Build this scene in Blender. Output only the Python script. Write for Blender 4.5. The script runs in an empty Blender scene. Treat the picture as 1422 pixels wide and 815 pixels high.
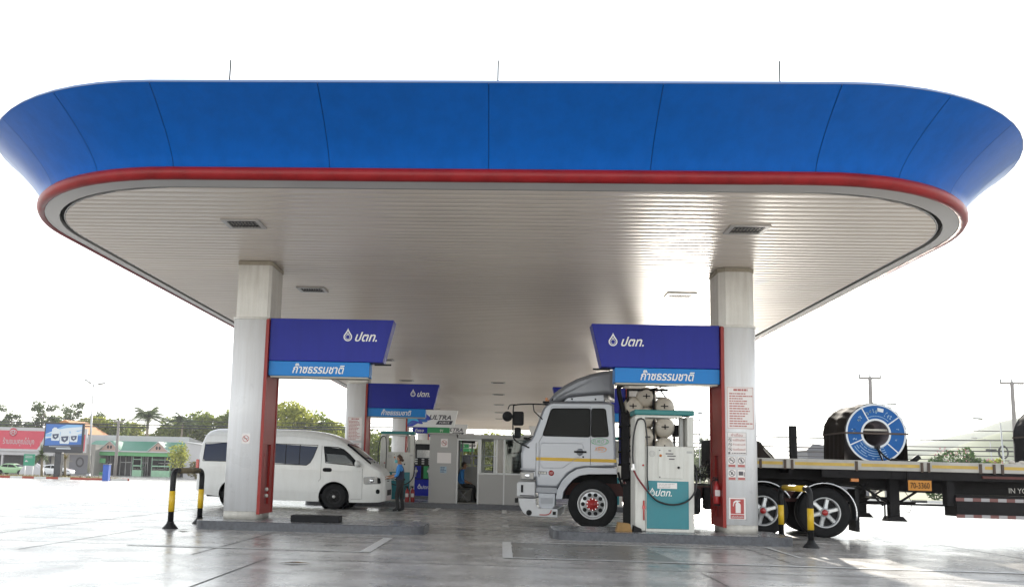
import bpy, bmesh, math, random
from mathutils import Vector, Matrix
R = math.radians
pi = math.pi
random.seed(7)
SC = bpy.context.scene
COL = SC.collection

# ------------------------------------------------------------------ camera
cam_d = bpy.data.cameras.new("camera")
cam = bpy.data.objects.new("camera", cam_d)
COL.objects.link(cam)
cam_d.sensor_width = 36.0
cam_d.lens = 1222.77 / 1422 * 36.0
cam_d.shift_x = (711 - 637.2) / 1422
cam_d.shift_y = (495.2 - 407.5) / 1422
cam_d.clip_start = 0.1
cam_d.clip_end = 6000
_p, _y, _r = 0.1282, 0.0508, 0.0255
_F = Vector((-math.sin(_y) * math.cos(_p), math.cos(_y) * math.cos(_p), math.sin(_p)))
_Rt = Vector((math.cos(_y), math.sin(_y), 0))
_U = _Rt.cross(_F)
_R2 = math.cos(_r) * _Rt + math.sin(_r) * _U
_U2 = -math.sin(_r) * _Rt + math.cos(_r) * _U
cam.matrix_world = Matrix(((_R2.x, _U2.x, -_F.x, 0), (_R2.y, _U2.y, -_F.y, 0), (_R2.z, _U2.z, -_F.z, 1.15), (0, 0, 0, 1)))
SC.camera = cam

# ------------------------------------------------------------------ sky, sun, exposure
SUN = Vector((0.56, 2.8, 1.0)).normalized()
EL = math.asin(SUN.z)
AZ = math.atan2(SUN.x, SUN.y)
w = bpy.data.worlds.new("World")
SC.world = w
w.use_nodes = True
nt = w.node_tree
bg = nt.nodes["Background"]
sky = nt.nodes.new("ShaderNodeTexSky")
sky.sky_type = 'NISHITA'
sky.sun_disc = False
sky.sun_elevation = EL
sky.sun_rotation = AZ
sky.air_density = 1.3
sky.dust_density = 0.0
sky.ozone_density = 1.0
hs = nt.nodes.new("ShaderNodeHueSaturation")      # thin bright overcast: the blue is washed out
hs.inputs['Saturation'].default_value = 0.24
nt.links.new(sky.outputs[0], hs.inputs['Color'])
nt.links.new(hs.outputs[0], bg.inputs[0])
bg.inputs[1].default_value = 0.15
sd = bpy.data.lights.new("sun", 'SUN')
sd.energy = 4.0
sd.angle = R(0.6)
sd.color = (1.0, 0.93, 0.82)
sun = bpy.data.objects.new("sun", sd)
COL.objects.link(sun)
sun.rotation_euler = (-SUN).to_track_quat('-Z', 'Y').to_euler()
SC.view_settings.view_transform = 'Standard'
SC.view_settings.look = 'None'
SC.view_settings.gamma = 1
SC.view_settings.exposure = 1.4
SC.cycles.max_bounces = 8
SC.cycles.diffuse_bounces = 4
SC.cycles.glossy_bounces = 4
SC.cycles.transmission_bounces = 6
SC.cycles.transparent_max_bounces = 12
SC.cycles.caustics_reflective = False
SC.cycles.caustics_refractive = False
SC.cycles.use_denoising = True

# ------------------------------------------------------------------ materials
def lin(c):
    return tuple(((v / 12.92) if v <= 0.04045 else ((v + 0.055) / 1.055) ** 2.4) for v in c)

def M(name, rgb, rough=0.5, metal=0.0, nz=None, bump=None, spec=0.5, coat=0.0, rvar=0.0, emit=None, alpha=None, trans=None, streak=None):
    """principled material; nz=(scale, amount) mottles the colour, bump=(scale, strength)"""
    m = bpy.data.materials.new(name)
    m.use_nodes = True
    t = m.node_tree
    b = t.nodes["Principled BSDF"]
    b.inputs['Base Color'].default_value = (*rgb, 1)
    b.inputs['Roughness'].default_value = rough
    b.inputs['Metallic'].default_value = metal
    b.inputs['Specular IOR Level'].default_value = spec
    b.inputs['Coat Weight'].default_value = coat
    if coat: b.inputs['Coat Roughness'].default_value = 0.06
    if emit:
        b.inputs['Emission Color'].default_value = (*emit[0], 1)
        b.inputs['Emission Strength'].default_value = emit[1]
    if alpha is not None: b.inputs['Alpha'].default_value = alpha
    if trans is not None: b.inputs['Transmission Weight'].default_value = trans
    if nz or bump or rvar:
        tc = t.nodes.new("ShaderNodeTexCoord")
    if nz or rvar:
        n = t.nodes.new("ShaderNodeTexNoise")
        n.inputs['Scale'].default_value = (nz or (3, 0))[0]
        n.inputs['Detail'].default_value = 6
        n.inputs['Roughness'].default_value = 0.6
        t.links.new(tc.outputs['Object'], n.inputs['Vector'])
        if nz:
            r = t.nodes.new("ShaderNodeValToRGB")
            r.color_ramp.elements[0].position = 0.2
            r.color_ramp.elements[1].position = 0.8
            a = nz[1]
            r.color_ramp.elements[0].color = (*[max(0, c * (1 - a)) for c in rgb], 1)
            r.color_ramp.elements[1].color = (*[min(1, c * (1 + a)) for c in rgb], 1)
            t.links.new(n.outputs['Fac'], r.inputs['Fac'])
            t.links.new(r.outputs[0], b.inputs['Base Color'])
        if rvar:
            mr = t.nodes.new("ShaderNodeMapRange")
            mr.inputs['From Min'].default_value = 0.3
            mr.inputs['From Max'].default_value = 0.7
            mr.inputs['To Min'].default_value = max(0.02, rough - rvar)
            mr.inputs['To Max'].default_value = rough + rvar
            t.links.new(n.outputs['Fac'], mr.inputs['Value'])
            t.links.new(mr.outputs[0], b.inputs['Roughness'])
    if streak:      # grime runs: noise stretched along one axis, (sx, sy, sz, amount)
        tc2 = t.nodes.new("ShaderNodeTexCoord"); mp = t.nodes.new("ShaderNodeMapping")
        mp.inputs['Scale'].default_value = streak[:3]
        t.links.new(tc2.outputs['Object'], mp.inputs['Vector'])
        n3 = t.nodes.new("ShaderNodeTexNoise"); n3.inputs['Scale'].default_value = 1.0; n3.inputs['Detail'].default_value = 5; n3.inputs['Roughness'].default_value = .65
        t.links.new(mp.outputs[0], n3.inputs['Vector'])
        r3 = t.nodes.new("ShaderNodeValToRGB"); r3.color_ramp.elements[0].position = .32; r3.color_ramp.elements[1].position = .62
        r3.color_ramp.elements[0].color = (*[1 - streak[3] * q for q in (.9, 1.0, 1.1)], 1); r3.color_ramp.elements[1].color = (1, 1, 1, 1)
        t.links.new(n3.outputs['Fac'], r3.inputs['Fac'])
        mx = t.nodes.new("ShaderNodeMixRGB"); mx.blend_type = 'MULTIPLY'; mx.inputs[0].default_value = 1
        mx.inputs[1].default_value = (*rgb, 1)
        if nz: t.links.new(r.outputs[0], mx.inputs[1])
        t.links.new(r3.outputs[0], mx.inputs[2])
        t.links.new(mx.outputs[0], b.inputs['Base Color'])
    if bump:
        n2 = t.nodes.new("ShaderNodeTexNoise")
        n2.inputs['Scale'].default_value = bump[0]
        n2.inputs['Detail'].default_value = 4
        t.links.new(tc.outputs['Object'], n2.inputs['Vector'])
        bp = t.nodes.new("ShaderNodeBump")
        bp.inputs['Strength'].default_value = bump[1]
        bp.inputs['Distance'].default_value = 0.02
        t.links.new(n2.outputs['Fac'], bp.inputs['Height'])
        t.links.new(bp.outputs[0], b.inputs['Normal'])
    return m

def leafmat(name, dark, light, trans=0.35):
    m = bpy.data.materials.new(name)
    m.use_nodes = True
    t = m.node_tree
    b = t.nodes["Principled BSDF"]
    out = t.nodes["Material Output"]
    g = t.nodes.new("ShaderNodeNewGeometry")
    r = t.nodes.new("ShaderNodeValToRGB")
    r.color_ramp.elements[0].color = (*dark, 1)
    r.color_ramp.elements[1].color = (*light, 1)
    t.links.new(g.outputs['Random Per Island'], r.inputs['Fac'])
    t.links.new(r.outputs[0], b.inputs['Base Color'])
    b.inputs['Roughness'].default_value = 0.6
    b.inputs['Specular IOR Level'].default_value = 0.25
    tr = t.nodes.new("ShaderNodeBsdfTranslucent")
    t.links.new(r.outputs[0], tr.inputs['Color'])
    mx = t.nodes.new("ShaderNodeMixShader")
    mx.inputs[0].default_value = trans
    t.links.new(b.outputs[0], mx.inputs[1])
    t.links.new(tr.outputs[0], mx.inputs[2])
    t.links.new(mx.outputs[0], out.inputs['Surface'])
    return m

MT = {}
def mt(name, *a, **k):
    MT[name] = M(name, *a, **k)
    return MT[name]

mt('white_sheet', (.80, .81, .835), .32, nz=(1.2, .04), rvar=.08, streak=(9, 9, .5, .10))
mt('white_sheet_grimy', (.72, .71, .68), .42, nz=(2.5, .10), streak=(12, 12, .7, .16))
mt('collar', (.38, .34, .27), .5, nz=(6, .25))
mt('column_base', (.52, .50, .46), .45, nz=(9, .22))
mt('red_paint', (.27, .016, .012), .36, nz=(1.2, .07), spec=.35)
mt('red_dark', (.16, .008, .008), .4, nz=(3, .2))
mt('band_red', (.27, .010, .012), .36, nz=(3, .10), rvar=.05, spec=.3, streak=(3, 3, 3, .25))
mt('fascia_blue', (.003, .116, .50), .30, nz=(.35, .04), spec=.17, streak=(5, 5, .5, .13))
mt('fascia_seam', (.004, .05, .20), .7)
mt('fascia_trim', (.14, .22, .42), .35)
mt('dark_gap', (.012, .012, .014), .8)
mt('roof_deck', (.22, .22, .22), .7)
mt('soffit_border', (.50, .49, .48), .34, nz=(.8, .08))
mt('sign_navy', (.012, .020, .28), .36, nz=(.7, .06), spec=.2, streak=(6, 6, .6, .10))
mt('sign_blue', (.003, .19, .56), .34, nz=(1.5, .06), spec=.25)
mt('sign_silver', (.72, .73, .74), .35)
mt('sign_white', (.78, .78, .76), .4)
mt('sign_under', (.45, .42, .36), .5)
mt('navy_text', (.03, .03, .05), .4)
mt('green_sign', (.02, .25, .08), .4)
mt('cyan_wave', (.05, .42, .75), .35)
mt('deep_wave', (.02, .05, .42), .35)
mt('notice_paper', (.74, .70, .69), .5)
mt('notice_red', (.42, .13, .12), .6)
mt('notice_ink', (.10, .09, .10), .6)
mt('ext_red', (.36, .016, .016), .35, coat=.3)
mt('teal', (.010, .185, .225), .34, nz=(2.5, .08), rvar=.06)
mt('teal_dark', (.006, .16, .16), .4)
mt('pump_white', (.62, .62, .585), .42, nz=(4, .08), streak=(14, 14, 1.0, .14))
mt('pump_grey', (.40, .40, .39), .5)
mt('rubber', (.008, .008, .009), .62, nz=(14, .3), spec=.25)
mt('rubber_block', (.010, .010, .012), .7, spec=.25)
mt('tyre', (.012, .012, .013), .8, nz=(9, .3), bump=(60, .25), spec=.2)
mt('hose', (.010, .010, .012), .45)
mt('hose_red', (.16, .012, .016), .45)
mt('coil_inner', (.20, .18, .20), .5, .5, nz=(6, .3))
mt('steel', (.50, .50, .50), .34, 1.0, nz=(8, .2))
mt('alu', (.62, .63, .65), .30, 1.0, nz=(6, .1), rvar=.08)
mt('rim_paint', (.46, .47, .48), .30, .35, nz=(8, .06), coat=.3)
mt('chrome', (.52, .53, .55), .22, 1.0)
mt('dark_metal', (.012, .012, .013), .55, nz=(7, .35), spec=.3)
mt('chassis', (.009, .008, .009), .65, nz=(5, .4), spec=.2)
mt('chassis_red', (.085, .016, .012), .6, nz=(5, .35))
mt('van_white', (.64, .65, .645), .30, coat=.4, nz=(1.6, .05), streak=(7, 7, 1.2, .07))
mt('cab_silver', (.26, .275, .31), .32, .3, coat=.4, nz=(.8, .04))
mt('cab_silver_dark', (.21, .22, .245), .36, .25, nz=(2, .08))
mt('bumper_white', (.46, .47, .49), .32, coat=.3, nz=(5, .08))
mt('dark_glass', (.004, .005, .006), .05, spec=.06)
mt('blue_glass', (.010, .018, .050), .06, spec=.22)
mt('lamp_glass', (.20, .205, .21), .10, spec=.6, coat=.4)
mt('seal', (.007, .007, .008), .6, spec=.2)
mt('seam', (.10, .10, .105), .6)
mt('yellow_stripe', (.62, .38, .02), .45)
mt('guard_yellow', (.62, .40, .015), .42, nz=(9, .15))
mt('guard_worn', (.15, .125, .08), .7, nz=(12, .4), spec=.2)
mt('guard_black', (.008, .008, .009), .45, nz=(9, .4), spec=.3)
mt('amber', (.5, .16, .02), .3)
mt('red_lamp', (.45, .01, .01), .2, coat=.5)
mt('cyl_cream', (.70, .65, .56), .45, nz=(7, .14))
mt('rail_white', (.40, .385, .355), .55, nz=(3, .22))
mt('rail_yellow', (.50, .34, .07), .55, nz=(4, .2))
mt('plate_orange', (.48, .19, .012), .5)
mt('reflect_red', (.15, .055, .05), .5)
mt('reflect_white', (.32, .31, .32), .5)
mt('tarp', (.024, .018, .015), .85, nz=(3, .35), bump=(5, .5), spec=.15)
mt('tarp_grey', (.03, .028, .028), .85, nz=(3, .35), bump=(5, .5), spec=.15)
mt('coil_blue', (.008, .10, .34), .45, nz=(4, .12), spec=.2)
mt('coil_white', (.66, .70, .74), .4)
mt('coil_pale', (.26, .43, .62), .45)
mt('strap', (.075, .052, .04), .7)
mt('rope_pale', (.50, .47, .42), .7)
mt('wood', (.26, .15, .05), .7, nz=(8, .3))
mt('kiosk_grey', (.36, .355, .35), .5, nz=(1.5, .05))
mt('kiosk_frame', (.62, .63, .63), .4)
mt('kiosk_white', (.64, .64, .62), .5)
mt('kiosk_dark', (.022, .018, .016), .12, spec=.6)
mt('curtain_blue', (.012, .022, .13), .8)
mt('brown_reflection', (.09, .05, .03), .85, nz=(6, .5))  # colour of the dark reflection in the kiosk's right pane
mt('paper_blue', (.30, .42, .52), .6)
mt('skin', (.34, .18, .11), .55)
mt('hair', (.025, .014, .010), .6)
mt('hair_brown', (.055, .026, .013), .6)
mt('shirt_blue', (.035, .22, .58), .75)
mt('vest_navy', (.014, .017, .045), .8)
mt('trouser_black', (.010, .010, .011), .8)
mt('mask_teal', (.10, .34, .38), .7)
mt('chair_grey', (.05, .05, .055), .5)
mt('granite', (.075, .079, .092), .45, nz=(16, .6), rvar=.1)
mt('kerb_top', (.22, .222, .23), .26, nz=(3, .15), rvar=.08)
mt('line_paint', (.62, .62, .60), .4, nz=(7, .16))
mt('line_thin', (.60, .60, .585), .42, nz=(7, .2))
mt('joint', (.05, .048, .045), .8)
mt('galv', (.46, .47, .48), .5, .6, nz=(3, .1))
mt('pole_concrete', (.24, .22, .21), .8, nz=(2, .15))
mt('wire', (.03, .03, .035), .7)
mt('billboard_black', (.010, .012, .022), .35)
mt('screen_blue', (.012, .10, .36), .3, emit=((.02, .16, .50), .03))
mt('screen_light', (.16, .34, .58), .3, emit=((.35, .58, .85), .02))
mt('screen_white', (.50, .55, .60), .3, emit=((.7, .75, .8), .02))
mt('screen_dark', (.02, .035, .09), .3)
mt('shop_pink', (.55, .045, .085), .5, nz=(.6, .1))
mt('shop_white', (.50, .49, .50), .6, nz=(.4, .06))
mt('shop_dark', (.032, .030, .034), .6, nz=(1.2, .7))
mt('shop_wall', (.33, .315, .29), .7, nz=(.5, .1))
mt('shop_glass', (.05, .06, .06), .1, spec=.6)
mt('roof_green', (.025, .19, .12), .5, nz=(.7, .14))
mt('fascia_green', (.10, .34, .13), .5)
mt('pale_green', (.28, .48, .33), .6, nz=(2, .2))
mt('gable_pink', (.46, .32, .27), .7)
mt('road_sign', (.012, .22, .13), .4)
mt('bollard_blue', (.02, .09, .42), .4)
mt('taxi_green', (.30, .50, .26), .3, coat=.5)
mt('car_white', (.70, .71, .72), .3, coat=.5)
mt('kerb_red', (.34, .055, .03), .7)
mt('kerb_white', (.62, .62, .6), .7)
mt('kerb_black', (.035, .035, .035), .7)
mt('bark', (.12, .09, .065), .9, nz=(4, .3))
mt('bark_pale', (.26, .22, .17), .9, nz=(3, .25))
mt('grass', (.12, .15, .035), .9, nz=(.8, .35))
mt('grass_dry', (.30, .23, .08), .9, nz=(.8, .3))
mt('petal', (.42, .16, .20), .7)
mt('shed_grey', (.14, .14, .16), .6, nz=(.5, .1))
mt('orange_roof', (.42, .17, .04), .7)
mt('hill_near', (.075, .105, .03), .95, nz=(.02, .45))
mt('hill_far', (.05, .08, .04), .95, nz=(.012, .4))
mt('asphalt', (.16, .16, .165), .8, nz=(.5, .15))
mt('field', (.20, .19, .10), .95, nz=(.05, .3))
MT['leaf_dark'] = leafmat('leaf_dark', (.035, .065, .022), (.12, .165, .06), .4)
MT['leaf_mid'] = leafmat('leaf_mid', (.075, .115, .02), (.27, .31, .075), .5)
MT['leaf_yellow'] = leafmat('leaf_yellow', (.16, .19, .025), (.42, .43, .09), .5)
MT['leaf_palm'] = leafmat('leaf_palm', (.045, .075, .03), (.15, .19, .08), .4)
MT['leaf_dry'] = leafmat('leaf_dry', (.10, .085, .03), (.28, .23, .09), .35)
MT['leaf_bush'] = leafmat('leaf_bush', (.025, .065, .015), (.085, .15, .04), .3)
MT['leaf_far'] = leafmat('leaf_far', (.08, .12, .05), (.22, .27, .12), .45)

# glass one can look through
def glassmat(name, tint, mixf):
    m = bpy.data.materials.new(name)
    m.use_nodes = True
    t = m.node_tree
    t.nodes.remove(t.nodes["Principled BSDF"])
    gl = t.nodes.new("ShaderNodeBsdfGlossy"); gl.inputs['Roughness'].default_value = .03
    tr = t.nodes.new("ShaderNodeBsdfTransparent"); tr.inputs['Color'].default_value = (*tint, 1)
    fr = t.nodes.new("ShaderNodeLayerWeight"); fr.inputs['Blend'].default_value = mixf
    mx = t.nodes.new("ShaderNodeMixShader")
    t.links.new(fr.outputs['Fresnel'], mx.inputs[0])
    t.links.new(tr.outputs[0], mx.inputs[1]); t.links.new(gl.outputs[0], mx.inputs[2])
    t.links.new(mx.outputs[0], t.nodes["Material Output"].inputs['Surface'])
    MT[name] = m
glassmat('clear_glass', (.90, .93, .92), .12)
glassmat('tint_glass', (.40, .52, .52), .35)

# polished concrete forecourt
def floor_material():
    m = bpy.data.materials.new('polished_concrete')
    m.use_nodes = True
    t = m.node_tree
    b = t.nodes["Principled BSDF"]
    geo = t.nodes.new("ShaderNodeNewGeometry")
    def noise(scale, det=5, rough=.55, sx=1, sy=1):
        mp = t.nodes.new("ShaderNodeMapping"); mp.inputs['Scale'].default_value = (sx, sy, 1)
        t.links.new(geo.outputs['Position'], mp.inputs['Vector'])
        n = t.nodes.new("ShaderNodeTexNoise"); n.inputs['Scale'].default_value = scale
        n.inputs['Detail'].default_value = det; n.inputs['Roughness'].default_value = rough
        t.links.new(mp.outputs[0], n.inputs['Vector'])
        return n
    def ramp(n, p0, c0, p1, c1):
        r = t.nodes.new("ShaderNodeValToRGB")
        r.color_ramp.elements[0].position = p0; r.color_ramp.elements[0].color = (c0,) * 3 + (1,)
        r.color_ramp.elements[1].position = p1; r.color_ramp.elements[1].color = (c1,) * 3 + (1,)
        t.links.new(n.outputs['Fac'], r.inputs['Fac'])
        return r
    def mul(a, b_, f=1.0):
        x = t.nodes.new("ShaderNodeMixRGB"); x.blend_type = 'MULTIPLY'; x.inputs[0].default_value = f
        t.links.new(a.outputs[0], x.inputs[1]); t.links.new(b_.outputs[0], x.inputs[2])
        return x
    base = t.nodes.new("ShaderNodeRGB"); base.outputs[0].default_value = (.52, .50, .475, 1)
    c = mul(base, ramp(noise(.33, 6, .6), .3, .66, .7, 1.12))
    c = mul(c, ramp(noise(2.6, 6, .65, 1, .55), .32, .70, .62, 1.08))
    c = mul(c, ramp(noise(22, 4, .6), .3, .84, .7, 1.10))
    c = mul(c, ramp(noise(.8, 4, .75, .5, 1.3), .27, .40, .42, 1.0), .8)
    c = mul(c, ramp(noise(1.0, 4, .6, .10, 1.7), .38, .80, .60, 1.05))      # tyre marks along the lanes
    c = mul(c, ramp(noise(.55, 3, .5, 1.3, 1.3), .27, .50, .36, 1.0), .7)   # old oil spots
    t.links.new(c.outputs[0], b.inputs['Base Color'])
    rr = ramp(noise(1.1, 6, .65), .32, .17, .72, .36)
    t.links.new(rr.outputs[0], b.inputs['Roughness'])
    b.inputs['Specular IOR Level'].default_value = .5
    bp = t.nodes.new("ShaderNodeBump"); bp.inputs['Strength'].default_value = .10; bp.inputs['Distance'].default_value = .02
    t.links.new(noise(3.2, 5, .6).outputs['Fac'], bp.inputs['Height'])
    t.links.new(bp.outputs[0], b.inputs['Normal'])
    return m
MT['concrete'] = floor_material()

# ------------------------------------------------------------------ mesh helpers
class MB:
    def __init__(s):
        s.v = []; s.f = []; s.m = []; s.s = []
    def add(s, vs, fs, mi=0, sm=False):
        o = len(s.v)
        s.v += [tuple(v) for v in vs]
        for f in fs:
            s.f.append([i + o for i in f]); s.m.append(mi); s.s.append(sm)
        return s
    def box(s, x0, x1, y0, y1, z0, z1, mi=0):
        vs = [(x0, y0, z0), (x1, y0, z0), (x1, y1, z0), (x0, y1, z0), (x0, y0, z1), (x1, y0, z1), (x1, y1, z1), (x0, y1, z1)]
        return s.add(vs, [(0, 3, 2, 1), (4, 5, 6, 7), (0, 1, 5, 4), (1, 2, 6, 5), (2, 3, 7, 6), (3, 0, 4, 7)], mi)
    def prism(s, poly, ax, a, b, mi=0, sm=False):
        """poly of 2-D points extruded from a to b along axis ax ('x': poly is (y,z), 'y': (x,z), 'z': (x,y))"""
        def pt(p, h):
            return (h, p[0], p[1]) if ax == 'x' else (p[0], h, p[1]) if ax == 'y' else (p[0], p[1], h)
        n = len(poly)
        s.add([pt(p, a) for p in poly] + [pt(p, b) for p in poly],
              [list(range(n - 1, -1, -1)), list(range(n, 2 * n))], mi, False)
        s.add([pt(p, a) for p in poly] + [pt(p, b) for p in poly],
              [(i, (i + 1) % n, n + (i + 1) % n, n + i) for i in range(n)], mi, sm)
        return s
    def loops(s, ls, close=True, cap=False, mi=0, sm=True):
        """skin a list of equally long point loops"""
        n = len(ls[0]); vs = [p for l in ls for p in l]; fs = []
        for k in range(len(ls) - 1):
            for i in range(n if close else n - 1):
                j = (i + 1) % n
                fs.append((k * n + i, k * n + j, (k + 1) * n + j, (k + 1) * n + i))
        s.add(vs, fs, mi, sm)
        if cap:
            s.add(ls[0], [list(range(n - 1, -1, -1))], mi, False)
            s.add(ls[-1], [list(range(n))], mi, False)
        return s
    def tube(s, pts, r, n=8, mi=0, cap=True, closed=False):
        pts = [Vector(p) for p in pts]; ls = []
        N = len(pts); up = Vector((0.123, 0.456, 0.88)).normalized()
        rs = r if isinstance(r, (list, tuple)) else [r] * N
        prev = None
        for i, p in enumerate(pts):
            if closed: t = pts[(i + 1) % N] - pts[i - 1]
            else: t = pts[min(i + 1, N - 1)] - pts[max(i - 1, 0)]
            t.normalize()
            a = prev if prev is not None else up
            u = a - t * a.dot(t)
            if u.length < 1e-4: u = Vector((1, 0, 0)) - t * t.x
            u.normalize(); prev = u
            v = t.cross(u)
            ls.append([p + (u * math.cos(2 * pi * k / n) + v * math.sin(2 * pi * k / n)) * rs[i] for k in range(n)])
        if closed: ls.append(ls[0]); cap = False
        return s.loops(ls, True, cap, mi, True)
    def cyl(s, p0, p1, r0, r1=None, n=16, mi=0, cap=True):
        return s.tube([p0, p1], [r0, r0 if r1 is None else r1], n, mi, cap)
    def lathe(s, prof, org, ax, n=24, mi=0, sm=True):
        """prof: (radius, height) along axis vector ax from org"""
        ax = Vector(ax).normalized(); o = Vector(org)
        u = ax.orthogonal().normalized(); v = ax.cross(u)
        ls = [[o + ax * h + (u * math.cos(2 * pi * k / n) + v * math.sin(2 * pi * k / n)) * max(r, 1e-4) for k in range(n)] for r, h in prof]
        return s.loops(ls, True, False, mi, sm)
    def ball(s, c, r, nu=12, nv=8, mi=0):
        if not isinstance(r, (tuple, list)): r = (r, r, r)
        ls = []
        for j in range(nv + 1):
            th = pi * j / nv
            ls.append([(c[0] + r[0] * max(math.sin(th), 1e-3) * math.cos(2 * pi * k / nu), c[1] + r[1] * max(math.sin(th), 1e-3) * math.sin(2 * pi * k / nu), c[2] - r[2] * math.cos(th)) for k in range(nu)])
        return s.loops(ls, True, False, mi, True)
    def grid(s, fn, nu, nv, mi=0, sm=True):
        vs = [fn(i / nu, j / nv) for j in range(nv + 1) for i in range(nu + 1)]
        fs = [(j * (nu + 1) + i, j * (nu + 1) + i + 1, (j + 1) * (nu + 1) + i + 1, (j + 1) * (nu + 1) + i) for j in range(nv) for i in range(nu)]
        return s.add(vs, fs, mi, sm)
    def xf(s, mat):
        s.v = [tuple(mat @ Vector(v)) for v in s.v]
        return s
    def join(s, o, mi=0):
        n = len(s.v)
        s.v += o.v
        for f, m_, q in zip(o.f, o.m, o.s):
            s.f.append([i + n for i in f]); s.m.append(mi + m_); s.s.append(q)
        return s

def build(name, mb, mat, parent=None, bev=0.0, world=True, fixn=True, segs=2):
    """link ONE mesh object; with a parent the vertices (world) are moved into the parent's frame"""
    me = bpy.data.meshes.new(name)
    off = Vector((0, 0, 0))
    vs = mb.v
    if parent is not None and world:
        p = parent
        while p is not None:
            off += p.location; p = p.parent
        vs = [(v[0] - off.x, v[1] - off.y, v[2] - off.z) for v in vs]
    me.from_pydata(vs, [], mb.f)
    mats = mat if isinstance(mat, (list, tuple)) else [mat]
    for x in mats:
        me.materials.append(MT[x] if isinstance(x, str) else x)
    me.polygons.foreach_set('material_index', mb.m)
    me.polygons.foreach_set('use_smooth', mb.s)
    if fixn:
        bm = bmesh.new(); bm.from_mesh(me)
        bmesh.ops.remove_doubles(bm, verts=bm.verts, dist=1e-5)
        bmesh.ops.recalc_face_normals(bm, faces=bm.faces)
        bm.to_mesh(me); bm.free()
    me.update()
    o = bpy.data.objects.new(name, me)
    COL.objects.link(o)
    if parent is not None: o.parent = parent
    if bev:
        b = o.modifiers.new('bevel', 'BEVEL'); b.width = bev; b.segments = segs; b.limit_method = 'ANGLE'; b.angle_limit = R(35)
        b.harden_normals = True
    return o

def tag(o, label=None, cat=None, group=None, kind=None):
    if label: o['label'] = label
    if cat: o['category'] = cat
    if group: o['group'] = group
    if kind: o['kind'] = kind
    return o

def thing(name, label, cat, loc=(0, 0, 0), group=None):
    o = bpy.data.objects.new(name, None)
    o.empty_display_size = .2
    o.location = loc
    COL.objects.link(o)
    return tag(o, label, cat, group)

def single(name, mb, mat, label, cat, loc, group=None, bev=0.0, fixn=True):
    """a thing that is one mesh; vertices given in world space, origin put at loc"""
    mb.v = [(v[0] - loc[0], v[1] - loc[1], v[2] - loc[2]) for v in mb.v]
    o = build(name, mb, mat, None, bev, fixn=fixn)
    o.location = loc
    return tag(o, label, cat, group)

def structure(name, mb, mat, fixn=True):
    return tag(build(name, mb, mat, fixn=fixn), kind='structure')

def copy_tree(o, parent=None):
    c = o.copy(); COL.objects.link(c); c.parent = parent
    for ch in list(o.children): copy_tree(ch, c)
    return c

_tcache = {}
def text_mb(body, height, extrude=.004, shear=0.0, width=None, mi=0, bold=0.0):
    """lettering lying in x/z facing -y, centred on the origin"""
    key = (body, shear, bold)
    if key not in _tcache:
        cu = bpy.data.curves.new('lettering', 'FONT')
        cu.body = body; cu.size = 1; cu.extrude = 0.0; cu.resolution_u = 3; cu.shear = shear; cu.offset = bold
        ob = bpy.data.objects.new('lettering', cu)
        COL.objects.link(ob)
        dg = bpy.context.evaluated_depsgraph_get()
        me = bpy.data.meshes.new_from_object(ob.evaluated_get(dg))
        vs = [tuple(v.co) for v in me.vertices]; fs = [list(p.vertices) for p in me.polygons]
        bpy.data.objects.remove(ob); bpy.data.curves.remove(cu); bpy.data.meshes.remove(me)
        _tcache[key] = (vs, fs)
    vs, fs = _tcache[key]
    mb = MB()
    if not vs: return mb
    x0 = min(v[0] for v in vs); x1 = max(v[0] for v in vs); y0 = min(v[1] for v in vs); y1 = max(v[1] for v in vs)
    k = height / (y1 - y0); kx = k if width is None else width / (x1 - x0)
    f = [((v[0] - (x0 + x1) / 2) * kx, -extrude, (v[1] - (y0 + y1) / 2) * k) for v in vs]
    mb.add(f, fs, mi)
    return mb

def moved(mb, x, y, z):
    return mb.xf(Matrix.Translation((x, y, z)))

def text_at(body, x, y, z, height, **k):
    return moved(text_mb(body, height, **k), x, y, z)

def rrect(x0, x1, z0, z1, r, n=4):
    """rounded rectangle outline"""
    out = []
    for cx, cz, a0 in ((x1 - r, z1 - r, 0), (x0 + r, z1 - r, 90), (x0 + r, z0 + r, 180), (x1 - r, z0 + r, 270)):
        for i in range(n + 1):
            a = R(a0 + 90 * i / n); out.append((cx + r * math.cos(a), cz + r * math.sin(a)))
    return out

def strip(mb, outer, inner, y, mi=0):
    """flat ring between two outlines of equal length in the x/z plane"""
    n = len(outer)
    mb.add([(p[0], y, p[1]) for p in outer] + [(p[0], y, p[1]) for p in inner], [(i, (i + 1) % n, n + (i + 1) % n, n + i) for i in range(n)], mi)

def drop_outline(r, tip, n=28, cz=0.0):
    """teardrop: circle of radius r whose top runs to a point at height tip"""
    a = math.acos(r / tip); pts = []
    for i in range(n + 1):
        t = (pi / 2 - a) - (2 * pi - 2 * a) * i / n
        pts.append((r * math.cos(t), cz + r * math.sin(t)))
    # slightly hollow flanks
    L = pts[-1]; Rr = pts[0]
    left = [(L[0] * (1 - f) ** 1.25, L[1] + (cz + tip - L[1]) * f) for f in (.25, .5, .75)]
    right = [(Rr[0] * (1 - f) ** 1.25, Rr[1] + (cz + tip - Rr[1]) * f) for f in (.75, .5, .25)]
    return pts + left + [(0, cz + tip)] + right

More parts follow.
